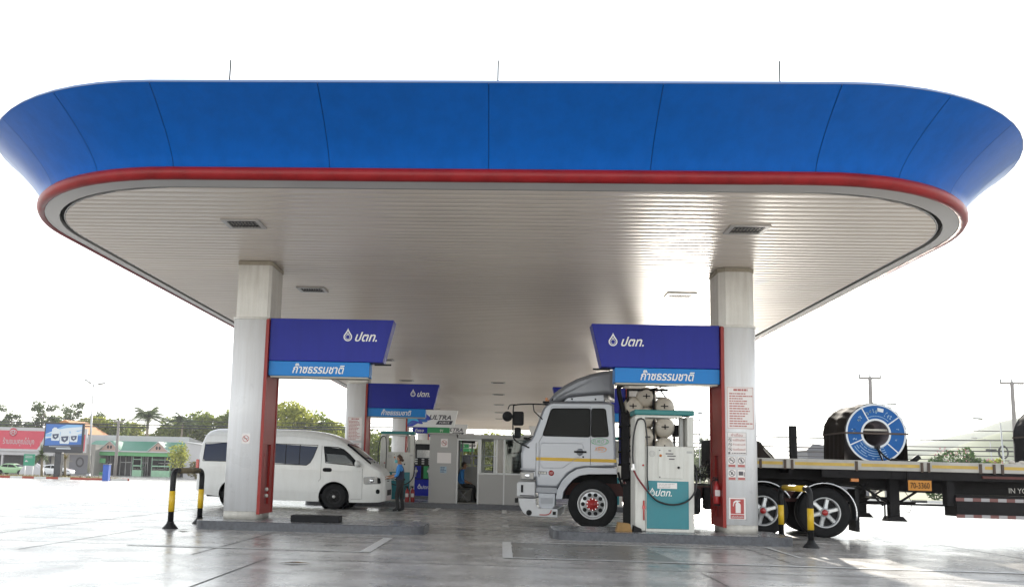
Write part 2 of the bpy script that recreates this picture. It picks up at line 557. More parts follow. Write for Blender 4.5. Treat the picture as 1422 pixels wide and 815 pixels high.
def drop_logo(x, y, z, h):
    """ring-and-drop emblem, total height h, centred on (x, z)"""
    mb = MB(); u = h / 3.05
    o = drop_outline(1.0, 2.05); i = drop_outline(.74, 1.42)
    strip(mb, o, i, 0)
    # the slit at the tip and the ring inside
    ci = [(.56 * math.cos(2 * pi * k / 28), -.02 + .56 * math.sin(2 * pi * k / 28)) for k in range(28)]
    cj = [(.46 * math.cos(2 * pi * k / 28), -.02 + .46 * math.sin(2 * pi * k / 28)) for k in range(28)]
    strip(mb, ci, cj, 0)
    fl = [(.0, 1.0), (.28, .62), (.20, .55), (0, .72), (-.20, .55), (-.28, .62)]
    mb.add([(p[0], 0, p[1]) for p in fl], [list(range(6))])
    mb.v = [(x + v[0] * u, y, z + (v[2] - .52) * u) for v in mb.v]
    return mb
# ================================================================== setting
def gz(y):
    """height of the ground: the forecourt is level, then falls gently to the road"""
    return 0.0 if y < 45 else -0.9 * min(1.0, (y - 45) / 70.0)

def sheet(x0, x1, ys, dz, nx=1):
    mb = MB(); vs = []; fs = []
    for y in ys:
        for i in range(nx + 1): vs.append((x0 + (x1 - x0) * i / nx, y, gz(y) + dz))
    for j in range(len(ys) - 1):
        for i in range(nx):
            a = j * (nx + 1) + i; fs.append((a, a + 1, a + nx + 2, a + nx + 1))
    return mb.add(vs, fs)

structure('ground', sheet(-1900, 1900, [-200, -60, 0, 45, 115, 300, 1900], -.012), 'field')
structure('forecourt', sheet(-75, 75, [-30, 0, 20, 45, 64, 84], 0.0), 'concrete')
structure('road', sheet(-400, 400, [86, 112], -.004), 'asphalt')
structure('shop_apron', sheet(-140, -8, [112.4, 135], -.002), 'concrete')

jm = MB()
def jy(x, y0, y1, wd=.009): jm.add([(x - wd, y0, .004), (x + wd, y0, .004), (x + wd, y1, .004), (x - wd, y1, .004)], [(0, 1, 2, 3)])
def jx(y, x0, x1, wd=.012): jm.add([(x0, y - wd, .004), (x1, y - wd, .004), (x1, y + wd, .004), (x0, y + wd, .004)], [(0, 1, 2, 3)])
jy(-2.9, -8, 11.09); jy(2.43, -8, 11.0); jx(11.09, -2.9, 30); jx(12.05, .2, 3.6, .008)
jx(12.9, -1.75, .02, .008); jx(15.0, -1.8, .9, .006)
for x in (-3.92, -6.2, 4.0): jy(x, 11.3 if x < 0 else 12.6, 15.3)
for x in (-7.85, -12.0, -16.2, 8.2, 12.4): jy(x, -8, 40)
for y in (4.4, 17.6, 24.1, 33.0): jx(y, -40, 40)
jx(12.45, -12, -3.92, .008); jx(11.1, -30, -7.85)
structure('pavement_joints', jm, 'joint', fixn=False)

lm = MB()
def pl(x0, x1, y0, y1, mi=0): lm.add([(x0, y0, .008), (x1, y0, .008), (x1, y1, .008), (x0, y1, .008)], [(0, 1, 2, 3)], mi)
for dy in (0, 12.5):
    pl(.04, .18, 12.05 + dy, 14.82 + dy); pl(.18, 7.2, 12.05 + dy, 12.17 + dy, 1); pl(.18, 4.2, 14.70 + dy, 14.80 + dy, 1)
    pl(-1.93, -1.78, 12.26 + dy, 14.88 + dy); pl(-5.2, -1.93, 12.26 + dy, 12.36 + dy, 1); pl(-3.1, -1.93, 14.80 + dy, 14.88 + dy, 1)
pl(.04, .18, 18.6, 19.5); pl(-1.95, -1.8, 18.0, 20.4); pl(-5.5, -1.95, 18.0, 18.15, 1)
pl(.04, .18, 22.0, 22.5); pl(.2, 3, 19.4, 19.54, 1)
lm.add([(4.42, 15.3, .008), (4.50, 15.3, .008), (4.44, 13.3, .008), (4.38, 13.3, .008)], [(0, 1, 2, 3)], 1)
structure('painted_lines', lm, ['line_paint', 'line_thin'], fixn=False)

sp = MB()      # a darker repaired slab by the right island
sp.add([(.2, 12.12, .003), (2.43, 12.12, .003), (2.3, 14.7, .003), (.2, 14.7, .003)], [(0, 1, 2, 3)])
mt('slab_repair', (.19, .185, .172), .3, nz=(1.4, .22), rvar=.1)
structure('repaired_slab', sp, 'slab_repair', fixn=False)
# hills on the right horizon
def hill(name, y, pts, mat, depth, seed):
    rnd = random.Random(seed); mb = MB(); xs = [p[0] for p in pts]
    def hh(x):
        for a, b in zip(pts, pts[1:]):
            if a[0] <= x <= b[0]:
                f = (x - a[0]) / (b[0] - a[0]); f = f * f * (3 - 2 * f)
                return a[1] + (b[1] - a[1]) * f
        return 0
    ph = [rnd.uniform(0, 6) for _ in range(8)]
    def fn(u, v):
        x = xs[0] + (xs[-1] - xs[0]) * u
        k = math.sin(pi * min(v * 1.0, 1.0)) if v < .5 else max(0.0, math.cos((v - .5) * pi))
        n = sum(math.sin(x * .012 * (i + 1) * 1.7 + ph[i] + v * 5) / (i + 1.5) for i in range(8))
        return (x, y + (v - .5) * depth, -2 + max(0, hh(x) + n * 2.2 * min(1, hh(x) / 15)) * k)
    mb.grid(fn, 160, 24)
    structure(name, mb, mat)
hill('hills', 620, [(140, 0), (262, 24), (297, 34), (330, 40), (360, 50), (420, 66), (520, 78), (700, 60), (900, 30), (1100, 0)], 'hill_far', 300, 3)
hill('hillside', 380, [(120, 0), (165, 9), (186, 17), (218, 26), (260, 33), (330, 34), (420, 20), (520, 0)], 'hill_near', 160, 5)

# ================================================================== canopy
CX = -.25
ZR = 5.11
S0, S1 = 4.40, 4.40
def path(side, front, side_len_back=83.6, rx=3.13, n=16):
    """rounded rectangle; side / front are the offsets outwards from the red band line; list of (x, y), clockwise from front-left"""
    hw = 4.40 + rx + side; y0 = 11.65 - front; ax = rx + side; ay = rx + front
    y1 = side_len_back + front
    out = []
    def arc(cx, cy, a0, a1):
        k_ = rx + side * (1.18 if cx > CX and side > 0 else 1.0)
        for i in range(n + 1):
            a = R(a0 + (a1 - a0) * i / n); out.append((cx + k_ * math.cos(a), cy + ay * math.sin(a)))
    arc(CX + 4.4, y0 + ay, 270, 360)
    arc(CX + 4.4, y1 - ay, 0, 90)
    arc(CX - 4.4, y1 - ay, 90, 180)
    arc(CX - 4.4, y0 + ay, 180, 270)
    return out
canopy = thing('station_canopy', 'huge blue fascia fuel station canopy with red lower band and white slatted soffit', 'canopy', (CX, 16.4, 5.0))

# soffit: slats running across, each slightly crowned, trimmed to the rounded outline
def soffit():
    mb = MB(); off = -.36; rx = 3.13
    hw = 4.40 + rx + off; y0 = 11.65 - off; y1 = 83.6 + off; r = rx + off
    def xlim(y):
        if y < y0 + r: d = y0 + r - y
        elif y > y1 - r: d = y - (y1 - r)
        else: d = 0
        d = min(d, r)
        return 4.4 + math.sqrt(max(0, r * r - d * d))
    y = y0; P = .205; rnd = random.Random(2)
    while y < y1 - .01:
        ya, yb = y, min(y + P, y1)
        prof = [(0, .030), (.008, .004), (.055, .0003), (.5 * P, -.0010), (P - .055, .0003), (P - .008, .004), (P, .030)]
        dz = rnd.uniform(-.0012, .0012); tl = rnd.uniform(-.0018, .0018)
        L = [(ya + p[0], 5.06 + p[1] + dz + tl * (p[0] / P - .5)) for p in prof if ya + p[0] <= yb + 1e-6]
        NX = 6
        vs = []
        for (yy, zz) in L:
            xl = xlim(yy)
            for i in range(NX + 1): vs.append((CX - xl + 2 * xl * i / NX, yy, zz))
        fs = []
        for j in range(len(L) - 1):
            for i in range(NX): fs.append((j * (NX + 1) + i, (j + 1) * (NX + 1) + i, (j + 1) * (NX + 1) + i + 1, j * (NX + 1) + i + 1))
        mb.add(vs, fs, 0, True)
        y += P
    return mb
ms = M('soffit_white', (.84, .755, .665), .32, nz=(.35, .06), spec=.7, streak=(.25, 4.9, 1, .09))
so = build('soffit', soffit(), ms, canopy, fixn=False)

def ring(a, b, za, zb, mb=None, mi=0, sm=False):
    mb = mb or MB()
    n = len(a)
    mb.add([(p[0], p[1], za) for p in a] + [(p[0], p[1], zb) for p in b], [(i, (i + 1) % n, n + (i + 1) % n, n + i) for i in range(n)], mi, sm)
    return mb
# border ring in segments, with a dark gutter slot on its inner side
bo = ring(path(-.05, -.05), path(-.27, -.27), 5.085, 5.05)
ring(path(-.27, -.27), path(-.275, -.275), 5.05, 5.12, bo)
ring(path(-.275, -.275), path(-.36, -.36), 5.12, 5.12, bo, 1)
ring(path(-.335, -.335), path(-.35, -.35), 5.065, 5.065, bo)
ring(path(-.36, -.36), path(-.352, -.352), 5.13, 5.065, bo)
build('soffit_border', bo, ['soffit_border', 'dark_gap'], canopy)
# red band: half round moulding
rb = MB()
for (o0, z0), (o1, z1) in zip([(-.05, 5.085), (.0, 5.06), (.05, 5.075), (.085, 5.13), (.085, 5.19), (.05, 5.235), (.0, 5.25)], [(.0, 5.06), (.05, 5.075), (.085, 5.13), (.085, 5.19), (.05, 5.235), (.0, 5.25), (-.05, 5.25)]):
    ring(path(o0 * .8, o0), path(o1 * .8, o1), z0, z1, rb, 0, True)
build('red_band', rb, 'band_red', canopy)
# blue fascia panels on a dark backing
def fprof(t): return t ** 1.45, 5.24 + .79 * t
NT = 10
def fring(t, back=0.0):
    o, z = fprof(t)
    return o * .63 - back, o * 1.0 - back, z
bk = MB()
for k in range(NT):
    a = fring(k / NT, .03); b = fring((k + 1) / NT, .03)
    ring(path(a[0], a[1]), path(b[0], b[1]), a[2], b[2], bk)
build('fascia_backing', bk, 'fascia_seam', canopy)
LY = 83.6 - 11.65
def sta(s, side, front):
    """station along the outline: 0..8.8 front, then the right corner (one unit = 1), right side, back, left side, left corner"""
    seg, q = s
    rx = 3.13; ax = rx + side * (1.18 if seg in (1, 2, 3) else 1.0); ay = rx + front
    y0 = 11.65 - front; y1 = 83.6 + front
    if seg == 0: return (CX - 4.4 + 8.8 * q, y0)
    if seg == 1: a = R(270 + 90 * q); return (CX + 4.4 + ax * math.cos(a), y0 + ay + ay * math.sin(a))
    if seg == 2: return (CX + 4.4 + ax, 11.65 + rx + (LY - 2 * rx) * q)
    if seg == 3: a = R(90 * q); return (CX + 4.4 + ax * math.cos(a), y1 - ay + ay * math.sin(a))
    if seg == 4: return (CX + 4.4 - 8.8 * q, y1)
    if seg == 5: a = R(90 + 90 * q); return (CX - 4.4 + ax * math.cos(a), y1 - ay + ay * math.sin(a))
    if seg == 6: return (CX - 4.4 - ax, 83.6 - rx - (LY - 2 * rx) * q)
    a = R(180 + 90 * q); return (CX - 4.4 + ax * math.cos(a), y0 + ay + ay * math.sin(a))
for seg, cnt, sub in ((0, 4, 2), (1, 4, 6), (2, 15, 2), (3, 4, 6), (4, 4, 2), (5, 4, 6), (6, 15, 2), (7, 4, 6)):
    gap = {0: .0005, 1: .0008, 2: .0001, 3: .0008, 4: .0005, 5: .0008, 6: .0001, 7: .0008}[seg]
    for c in range(cnt):
        q0, q1 = c / cnt + gap, (c + 1) / cnt - gap
        mb = MB(); ls = []
        for k in range(NT + 1):
            f = fring(k / NT)
            ls.append([(*sta((seg, q0 + (q1 - q0) * i / sub), f[0], f[1]), f[2]) for i in range(sub + 1)])
        mb.loops(ls, False, False, 0, True)
        build('fascia_panel', mb, 'fascia_blue', canopy, fixn=False)
tr = MB()
e = fring(1.0)
for (oa, za), (ob, zb) in zip([(0, 6.03), (.012, 6.033), (-.02, 6.075)], [(.012, 6.033), (-.02, 6.075), (-.25, 6.08)]):
    ring(path(e[0] + oa, e[1] + oa), path(e[0] + ob, e[1] + ob), za, zb, tr)
build('top_trim', tr, 'fascia_trim', canopy)
rd = MB()
p_ = path(e[0] - .24, e[1] - .24); rd.add([(x, y, 6.05) for x, y in p_], [list(range(len(p_)))])
build('roof_deck', rd, 'roof_deck', canopy, fixn=False)
for x in (-5.06, -.19, 4.77):
    b = MB(); b.cyl((x, 15, 6.06), (x, 15, 8.45), .017, .013, 6); b.cyl((x, 15, 6.1), (x, 15, 6.2), .03, .02, 8)
    build('lightning_rod', b, 'dark_metal', canopy)
# recessed lights in the soffit
mt('lamp_frame', (.50, .48, .46), .4)
mt('lamp_lens', (.30, .31, .31), .15, coat=.6, nz=(30, .4))
mt('lamp_louvre', (.06, .06, .06), .4)
lf = MB()
for a in ((-.31, .31, -.26, -.20), (-.31, .31, .20, .26), (-.31, -.24, -.20, .20), (.24, .31, -.20, .20)): lf.box(a[0], a[1], a[2], a[3], -.018, .03)
ll = MB(); ll.box(-.24, .24, -.20, .20, .012, .03)
lv = MB()
for i in range(9): x = -.22 + .055 * i; lv.box(x - .004, x + .004, -.19, .19, -.012, .011)
for i in (-1, 1): lv.box(-.23, .23, i * .12 - .01, i * .12 + .01, -.014, .011)
first = None
spots = []
for row in range(6):
    for d in (-2.6, 2.65):
        for x in (-4.27, 3.82): spots.append((x, 16.4 + 12.5 * row + d))
for y in (39, 45, 52, 59, 66): spots.append((-.2, y))
for x, y in spots:
    if first is None:
        fo = bpy.data.objects.new('recessed_light', None); first = fo
        COL.objects.link(fo); fo.parent = canopy
        fr_ = build('frame', lf, 'lamp_frame', fo, world=False)
        build('lens', ll, 'lamp_lens', fo, world=False); build('louvre', lv, 'lamp_louvre', fo, world=False)
        o = fo
    else:
        o = copy_tree(first, canopy)
    o.location = (x - CX, y - 16.4, 5.052 - 5.0)

# ================================================================== islands
def bull(x0, x1, y0, y1, r, n=8):
    """outline of an island with rounded corners"""
    return [(a, b) for a, b in rrect(x0, x1, y0, y1, r, n)]
def island(x0, x1, y0, y1, label, r=.35):
    mb = MB(); o = bull(x0, x1, y0, y1, r); i = bull(x0 + .012, x1 - .012, y0 + .012, y1 - .012, r - .012)
    mb.loops([[(p[0], p[1], 0) for p in o], [(p[0], p[1], .138) for p in o], [(p[0], p[1], .15) for p in i]], True, False, 0, False)
    mb.add([(p[0], p[1], .15) for p in i], [list(range(len(i)))], 1)
    return single('pump_island', mb, ['granite', 'kerb_top'], label, 'pump island', ((x0 + x1) / 2, (y0 + y1) / 2, 0), 'pump islands')
island(-5.5, -1.35, 15.70, 17.35, 'granite edged island under the front left column and black block')
island(.93, 5.1, 15.60, 17.3, 'granite edged island carrying the front teal dispenser and right column')
island(-6.0, 1.35, 26.9, 30.4, 'long kerbed island carrying the grey kiosk behind the van')
island(2.2, 5.4, 27.6, 30.0, 'kerbed island behind the silver truck cab')
for r_ in range(2, 6):
    y = 16.4 + 12.5 * r_
    island(-5.5, -1.35, y - .8, y + 1.0, 'far island of row %s on the left side under the canopy' % ('three', 'four', 'five', 'six')[r_ - 2])
    island(.93, 5.1, y - .8, y + 1.0, 'far island of row %s on the right side under the canopy' % ('three', 'four', 'five', 'six')[r_ - 2])

# ================================================================== columns
def make_column(side, row, label):
    """side -1: left column with its red face to the right"""
    y = 16.4 + 12.5 * row
    ox = -5.18 if side < 0 else 4.72      # outer x
    ix = -4.52 if side < 0 else 4.08
    root = thing('canopy_column', label, 'column', ((ox + ix) / 2, y + .44, .15), 'columns holding up the canopy')
    lo, hi = min(ox, ix), max(ox, ix)
    def outline(l, h, ya, yb, r):
        """outer corners generously rounded, inner ones square"""
        pts = []
        if side < 0: cs = [((h, yb), 0), ((l, yb), r), ((l, ya), r), ((h, ya), 0)]; st = [0, 90, 180, 270]
        else: cs = [((h, yb), r), ((l, yb), 0), ((l, ya), 0), ((h, ya), r)]; st = [0, 90, 180, 270]
        for ((cx, cy), q), a0 in zip(cs, st):
            sx = 1 if cx == h else -1; sy = 1 if cy == yb else -1
            if q == 0: pts.append((cx, cy)); continue
            for i in range(7):
                a = R(a0 + 15 * i); pts.append((cx - sx * q + q * math.cos(a), cy - sy * q + q * math.sin(a)))
        return pts
    rr_ = .15 if side < 0 else .30
    b = MB(); b.prism(outline(lo, hi, y - .04, y + .9, rr_), 'z', .30, 3.93, 0, True)
    build('shaft', b, 'white_sheet', root)
    b = MB(); b.prism(outline(lo + .005, hi - .005, y - .035, y + .89, rr_), 'z', .15, .302, 0, True)
    build('base', b, 'column_base', root)
    up = MB(); a0, a1 = (lo + .06, hi + .04) if side < 0 else (lo - .06, hi - .05)
    c = .11
    oc = [(a0 + c, y), (a1 - c, y), (a1, y + c), (a1, y + .86 - c), (a1 - c, y + .86), (a0 + c, y + .86), (a0, y + .86 - c), (a0, y + c)]
    if side < 0: oc = [(a0, y), (a1 - .05, y), (a1, y + .05), (a1, y + .86), (a0, y + .86)]
    up.prism(oc, 'z', 3.95, 4.99)
    build('upper_shaft', up, 'white_sheet_grimy', root)
    cb = MB()
    mid = ((a0 + a1) / 2, y + .43)
    big = [(mid[0] + (p[0] - mid[0]) * 1.035, mid[1] + (p[1] - mid[1]) * 1.03) for p in oc]
    cb.prism(big, 'z', 4.97, 5.05); build('collar', cb, 'collar', root)
    cb = MB(); cb.prism(outline(lo - .012, hi + .012, y - .052, y + .912, rr_), 'z', 3.905, 3.952, 0, True); build('cap', cb, 'white_sheet_grimy', root)
    # red cladding on the lane side: a shallow channel with a niche
    s = -side
    rx0 = ix; rx1 = ix + s * .055
    X = lambda d: ix + s * d
    rc = MB()
    def bx(d0, d1, ya, yb, z0, z1, mi=0): rc.box(min(X(d0), X(d1)), max(X(d0), X(d1)), ya, yb, z0, z1, mi)
    bx(.002, .06, y - .045, y + .03, .25, 3.92); bx(.002, .06, y + .83, y + .905, .25, 3.92)
    bx(.002, .045, y + .03, y + .83, 1.55, 3.92); bx(.002, .045, y + .03, y + .83, .25, .42)
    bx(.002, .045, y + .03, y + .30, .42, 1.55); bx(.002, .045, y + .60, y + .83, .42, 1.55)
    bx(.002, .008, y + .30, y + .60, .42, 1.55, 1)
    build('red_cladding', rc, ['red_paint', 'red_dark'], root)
    return root
words = ['front', 'second', 'third', 'fourth', 'fifth', 'rearmost']
for row in range(6):
    for side in (-1, 1):
        if row == 0: lab = 'front white column with red side and only a no smoking sticker' if side < 0 else 'front white column covered with notices beside the teal dispenser'
        elif row == 1: lab = 'white column with pale notices rising behind the van' if side < 0 else 'white column of the second row behind the truck'
        else: lab = '%s row white column on the %s side under the canopy' % (words[row], 'left' if side < 0 else 'right')
        make_column(side, row, lab)

# ================================================================== air
hz = MB(); hz.box(-1950, 1950, -230, 1950, -4, 130)
hzm = bpy.data.materials.new('haze'); hzm.use_nodes = True
_t = hzm.node_tree; _t.nodes.remove(_t.nodes["Principled BSDF"])
_v = _t.nodes.new("ShaderNodeVolumePrincipled"); _v.inputs['Color'].default_value = (.93, .95, 1.0, 1); _v.inputs['Density'].default_value = .0004
_v.inputs['Anisotropy'].default_value = .2
_t.links.new(_v.outputs[0], _t.nodes["Material Output"].inputs['Volume'])
MT['haze'] = hzm
tag(build('haze', hz, 'haze'), 'pale haze over the far hills', 'haze', kind='stuff')
# ================================================================== hanging sign boards on the columns
def sign_board(side, row, kind):
    y = 16.42 + 12.5 * row
    s = -side
    X0 = -4.455 if side < 0 else 4.015     # end that touches the red cladding
    X = lambda d: X0 + s * d
    th = .42
    where = ('left' if side < 0 else 'right')
    if kind == 'gas':
        lab = {(-1, 0): 'large navy and light blue sign board on the front left column', (1, 0): 'large navy and light blue sign board above the teal dispenser',
               (-1, 1): 'smaller looking navy and light blue sign board behind the van', (1, 1): 'navy and light blue sign board hidden behind the truck cab'}[(side, row)]
    else:
        lab = 'silver wave sign board with slanted lettering, %s row on the %s' % (words[row], where)
    root = thing('sign_board', lab, 'sign', (X(1.0), y + th / 2, 3.4), 'sign boards on the columns')
    poly = [(X(0), 3.13), (X(2.18), 3.13), (X(2.37), 3.945), (X(0), 3.945)]
    b = MB(); b.prism(poly, 'y', y, y + th)
    build('upper_panel', b, 'sign_navy' if kind == 'gas' else 'sign_silver', root, bev=.012)
    if kind == 'gas':
        b = MB(); b.box(min(X(0), X(1.93)), max(X(0), X(1.93)), y + .03, y + th - .03, 2.85, 3.128)
        build('lower_panel', b, 'sign_blue', root, bev=.008)
        b = MB(); b.box(min(X(.03), X(1.9)), max(X(.03), X(1.9)), y + .06, y + th - .06, 2.82, 2.849)
        build('underside', b, 'sign_under', root)
        lx = X(1.62) if side < 0 else X(1.97)
        logo = drop_logo(lx - .12 if side < 0 else lx, y - .006, 3.65, .25)
        build('drop_emblem', logo, 'sign_white', root, fixn=False)
        build('lettering', text_at('ปตท.', (lx + .23) if side < 0 else lx + .36, y - .004, 3.615, .18, shear=.35, width=.42, bold=.018), 'sign_white', root, fixn=False)
        build('lettering', text_at('ก๊าซธรรมชาติ', X(.96), y + .026, 2.995, .19, shear=.25, width=1.0, bold=.018), 'sign_white', root, fixn=False)
        rod = MB(); rod.box(min(X(2.0), X(2.32)), max(X(2.0), X(2.32)), y + .2, y + .23, 3.095, 3.125)
        if row == 0: build('bracket', rod, 'dark_metal', root)
    else:
        wv = MB(); n = 14      # blue wave printed on the inner end
        for k, (m_, a, p) in enumerate(((0, .95, 0), (1, .80, .6), (0, .62, 1.1), (2, .45, .4))):
            up = []; dn = []
            for i in range(n + 1):
                f = i / n; d = f * a * 1.2
                zc = 3.42 + .24 * math.sin(f * 2.6 + p) * (1 - .3 * f) - .02 * k
                hwid = .46 * (1 - f) ** .7 * (1 - .18 * k)
                up.append((X(d), min(zc + hwid, 3.93))); dn.append((X(d), max(zc - hwid, 3.14)))
            vs = [(p_[0], y - .003 - .002 * k, p_[1]) for p_ in up] + [(p_[0], y - .003 - .002 * k, p_[1]) for p_ in dn]
            wv.add(vs, [(i, i + 1, n + 2 + i, n + 1 + i) for i in range(n)], m_)
        build('wave_print', wv, ['deep_wave', 'screen_blue', 'cyan_wave'], root, fixn=False)
        cx = X(1.55) if side < 0 else X(1.35)
        build('lettering', text_at('ULTRA', cx, y - .006, 3.60, .22, shear=.3, width=1.02, bold=.02), 'navy_text', root, fixn=False)
        fb = MB(); w0 = .42; fb.add([(cx - .22, y - .004, 3.27), (cx + .52, y - .004, 3.27), (cx + .60, y - .004, 3.45), (cx - .08, y - .004, 3.45)], [(0, 1, 2, 3)])
        build('lettering_bar', fb, 'navy_text', root, fixn=False)
        build('lettering', text_at('FORCE', cx + .2, y - .008, 3.36, .10, shear=.3, width=.5), 'sign_white', root, fixn=False)
        b = MB(); b.box(min(X(.25), X(.95)), max(X(.25), X(.95)), y + .03, y + th - .03, 2.84, 3.128, 0); b.box(min(X(.952), X(2.0)), max(X(.952), X(2.0)), y + .03, y + th - .03, 2.84, 3.128, 1)
        build('lower_panel', b, ['sign_navy', 'green_sign'], root)
        build('lettering', text_at('ดีเซล', X(.58), y + .026, 2.98, .15, width=.4), 'sign_white', root, fixn=False)
        build('lettering', text_at('91', X(1.62), y + .026, 2.98, .13, shear=.2), 'sign_white', root, fixn=False)
    return root
for row in range(6):
    for side in (-1, 1):
        sign_board(side, row, 'gas' if row < 2 else 'ultra')

# ================================================================== notices on the front right column and others
def lines(mb, x0, x1, z0, z1, n, y, rnd, mi=0, h=.5, ragged=.35, word=True):
    """rows of small print too fine to read: short runs of marks"""
    st = (z1 - z0) / n
    for k in range(n):
        zc = z1 - st * (k + .5); x = x0; xe = x1 - rnd.random() * ragged * (x1 - x0)
        while x < xe:
            L = rnd.uniform(.02, .075) if word else (xe - x)
            e_ = min(x + L, xe)
            mb.add([(x, y, zc - st * h / 2), (e_, y, zc - st * h / 2), (e_, y, zc + st * h / 2), (x, y, zc + st * h / 2)], [(0, 1, 2, 3)], mi)
            x = e_ + .009
def frame(mb, x0, x1, z0, z1, y, t=.006, mi=0):
    for a in ((x0, x1, z1 - t, z1), (x0, x1, z0, z0 + t), (x0, x0 + t, z0 + t, z1 - t), (x1 - t, x1, z0 + t, z1 - t)):
        mb.add([(a[0], y, a[2]), (a[1], y, a[2]), (a[1], y, a[3]), (a[0], y, a[3])], [(0, 1, 2, 3)], mi)
def ban(mb, x, z, r, y, mi_ring, mi_mark, mark):
    """round prohibition pictogram"""
    n = 24
    strip(mb, [(x + r * math.cos(2 * pi * k / n), z + r * math.sin(2 * pi * k / n)) for k in range(n)], [(x + r * .82 * math.cos(2 * pi * k / n), z + r * .82 * math.sin(2 * pi * k / n)) for k in range(n)], y, mi_ring)
    d = r * .86; t = r * .09; q = .7071
    mb.add([(x - d * q - t, y - .001, z + d * q - t), (x - d * q + t, y - .001, z + d * q + t), (x + d * q + t, y - .001, z - d * q + t), (x + d * q - t, y - .001, z - d * q - t)], [(0, 1, 2, 3)], mi_ring)
    if mark == 'cigarette':
        mb.add([(x - .6 * r, y, z - .08 * r), (x + .55 * r, y, z - .08 * r), (x + .55 * r, y, z + .1 * r), (x - .6 * r, y, z + .1 * r)], [(0, 1, 2, 3)], mi_mark)
        mb.add([(x + .4 * r, y, z + .15 * r), (x + .5 * r, y, z + .15 * r), (x + .55 * r, y, z + .45 * r), (x + .42 * r, y, z + .42 * r)], [(0, 1, 2, 3)], mi_mark)
    elif mark == 'phone':
        mb.add([(x - .18 * r, y, z - .5 * r), (x + .18 * r, y, z - .5 * r), (x + .18 * r, y, z + .5 * r), (x - .18 * r, y, z + .5 * r)], [(0, 1, 2, 3)], mi_mark)
    else:
        mb.add([(x - .45 * r, y, z - .4 * r), (x + .1 * r, y, z - .4 * r), (x + .35 * r, y, z + .3 * r), (x - .1 * r, y, z + .45 * r)], [(0, 1, 2, 3)], mi_mark)
YN = 16.36
rnd = random.Random(4)
def rules_notice(x0, x1, z0, z1, y, label, seed):
    r_ = random.Random(seed)
    root = thing('rules_notice', label, 'notice', ((x0 + x1) / 2, y, (z0 + z1) / 2), 'printed rule sheets on the columns')
    b = MB(); b.box(x0, x1, y - .004, y - .0005, z0, z1); build('sheet', b, 'notice_paper', root)
    p = MB(); frame(p, x0 + .008, x1 - .008, z0 + .008, z1 - .008, y - .0055)
    w_ = x1 - x0
    lines(p, x0 + .25 * w_, x1 - .22 * w_, z1 - .085, z1 - .025, 1, y - .0055, r_, h=.62, ragged=0)
    lines(p, x0 + .09 * w_, x1 - .05 * w_, z0 + .03, z1 - .10, 14, y - .0055, r_, h=.46, ragged=.45)
    build('print', p, 'notice_red', root, fixn=False)
rules_notice(4.115, 4.60, 2.03, 2.80, YN, 'large red printed rule sheet high on the front right column', 1)
rules_notice(-5.08, -4.60, 2.03, 2.80, YN + 12.5, 'red printed rule sheet on the column behind the van', 2)
r2 = random.Random(9)
b2 = thing('rules_notice', 'lower half of the pale red list on the column behind the van', 'notice', (-4.78, YN + 12.5, 1.6), 'printed rule sheets on the columns')
b = MB(); b.box(-4.96, -4.60, YN + 12.496, YN + 12.4995, 1.25, 1.98); build('sheet', b, 'notice_paper', b2)
p = MB(); lines(p, -4.92, -4.63, 1.28, 1.95, 14, YN + 12.494, r2, h=.45); build('print', p, 'notice_red', b2, fixn=False)
# black and white warning sheet
wn = thing('warning_notice', 'white sheet with three small banning rounds on the front right column', 'notice', (4.29, YN, 1.8))
b = MB(); b.box(4.115, 4.46, YN - .004, YN - .0005, 1.56, 1.97); build('sheet', b, 'notice_paper', wn)
p = MB(); frame(p, 4.118, 4.457, 1.563, 1.967, YN - .0055, .004)
p.add([(4.118, YN - .0055, 1.875), (4.457, YN - .0055, 1.875), (4.457, YN - .0055, 1.879), (4.118, YN - .0055, 1.879)], [(0, 1, 2, 3)])
for k, z in enumerate((1.83, 1.745, 1.66)): ban(p, 4.165, z, .034, YN - .0055, 0, 0, ('phone', 'cigarette', 'engine')[k])
p.add([(4.13, YN - .0055, 1.575), (4.165, YN - .0055, 1.575), (4.165, YN - .0055, 1.61), (4.13, YN - .0055, 1.61)], [(0, 1, 2, 3)])
lines(p, 4.19, 4.45, 1.575, 1.605, 1, YN - .0055, rnd, h=.5, ragged=.1)
build('print', p, 'notice_ink', wn, fixn=False)
q = text_at('คำเตือน', 4.285, YN - .005, 1.92, .055)
for k, (tx, z) in enumerate((('งดใช้โทรศัพท์', 1.83), ('ห้ามสูบบุหรี่', 1.745), ('ดับเครื่องยนต์', 1.66))): q.join(text_at(tx, 4.325, YN - .005, z, .045, width=.22))
build('lettering', q, 'notice_red', wn, fixn=False)
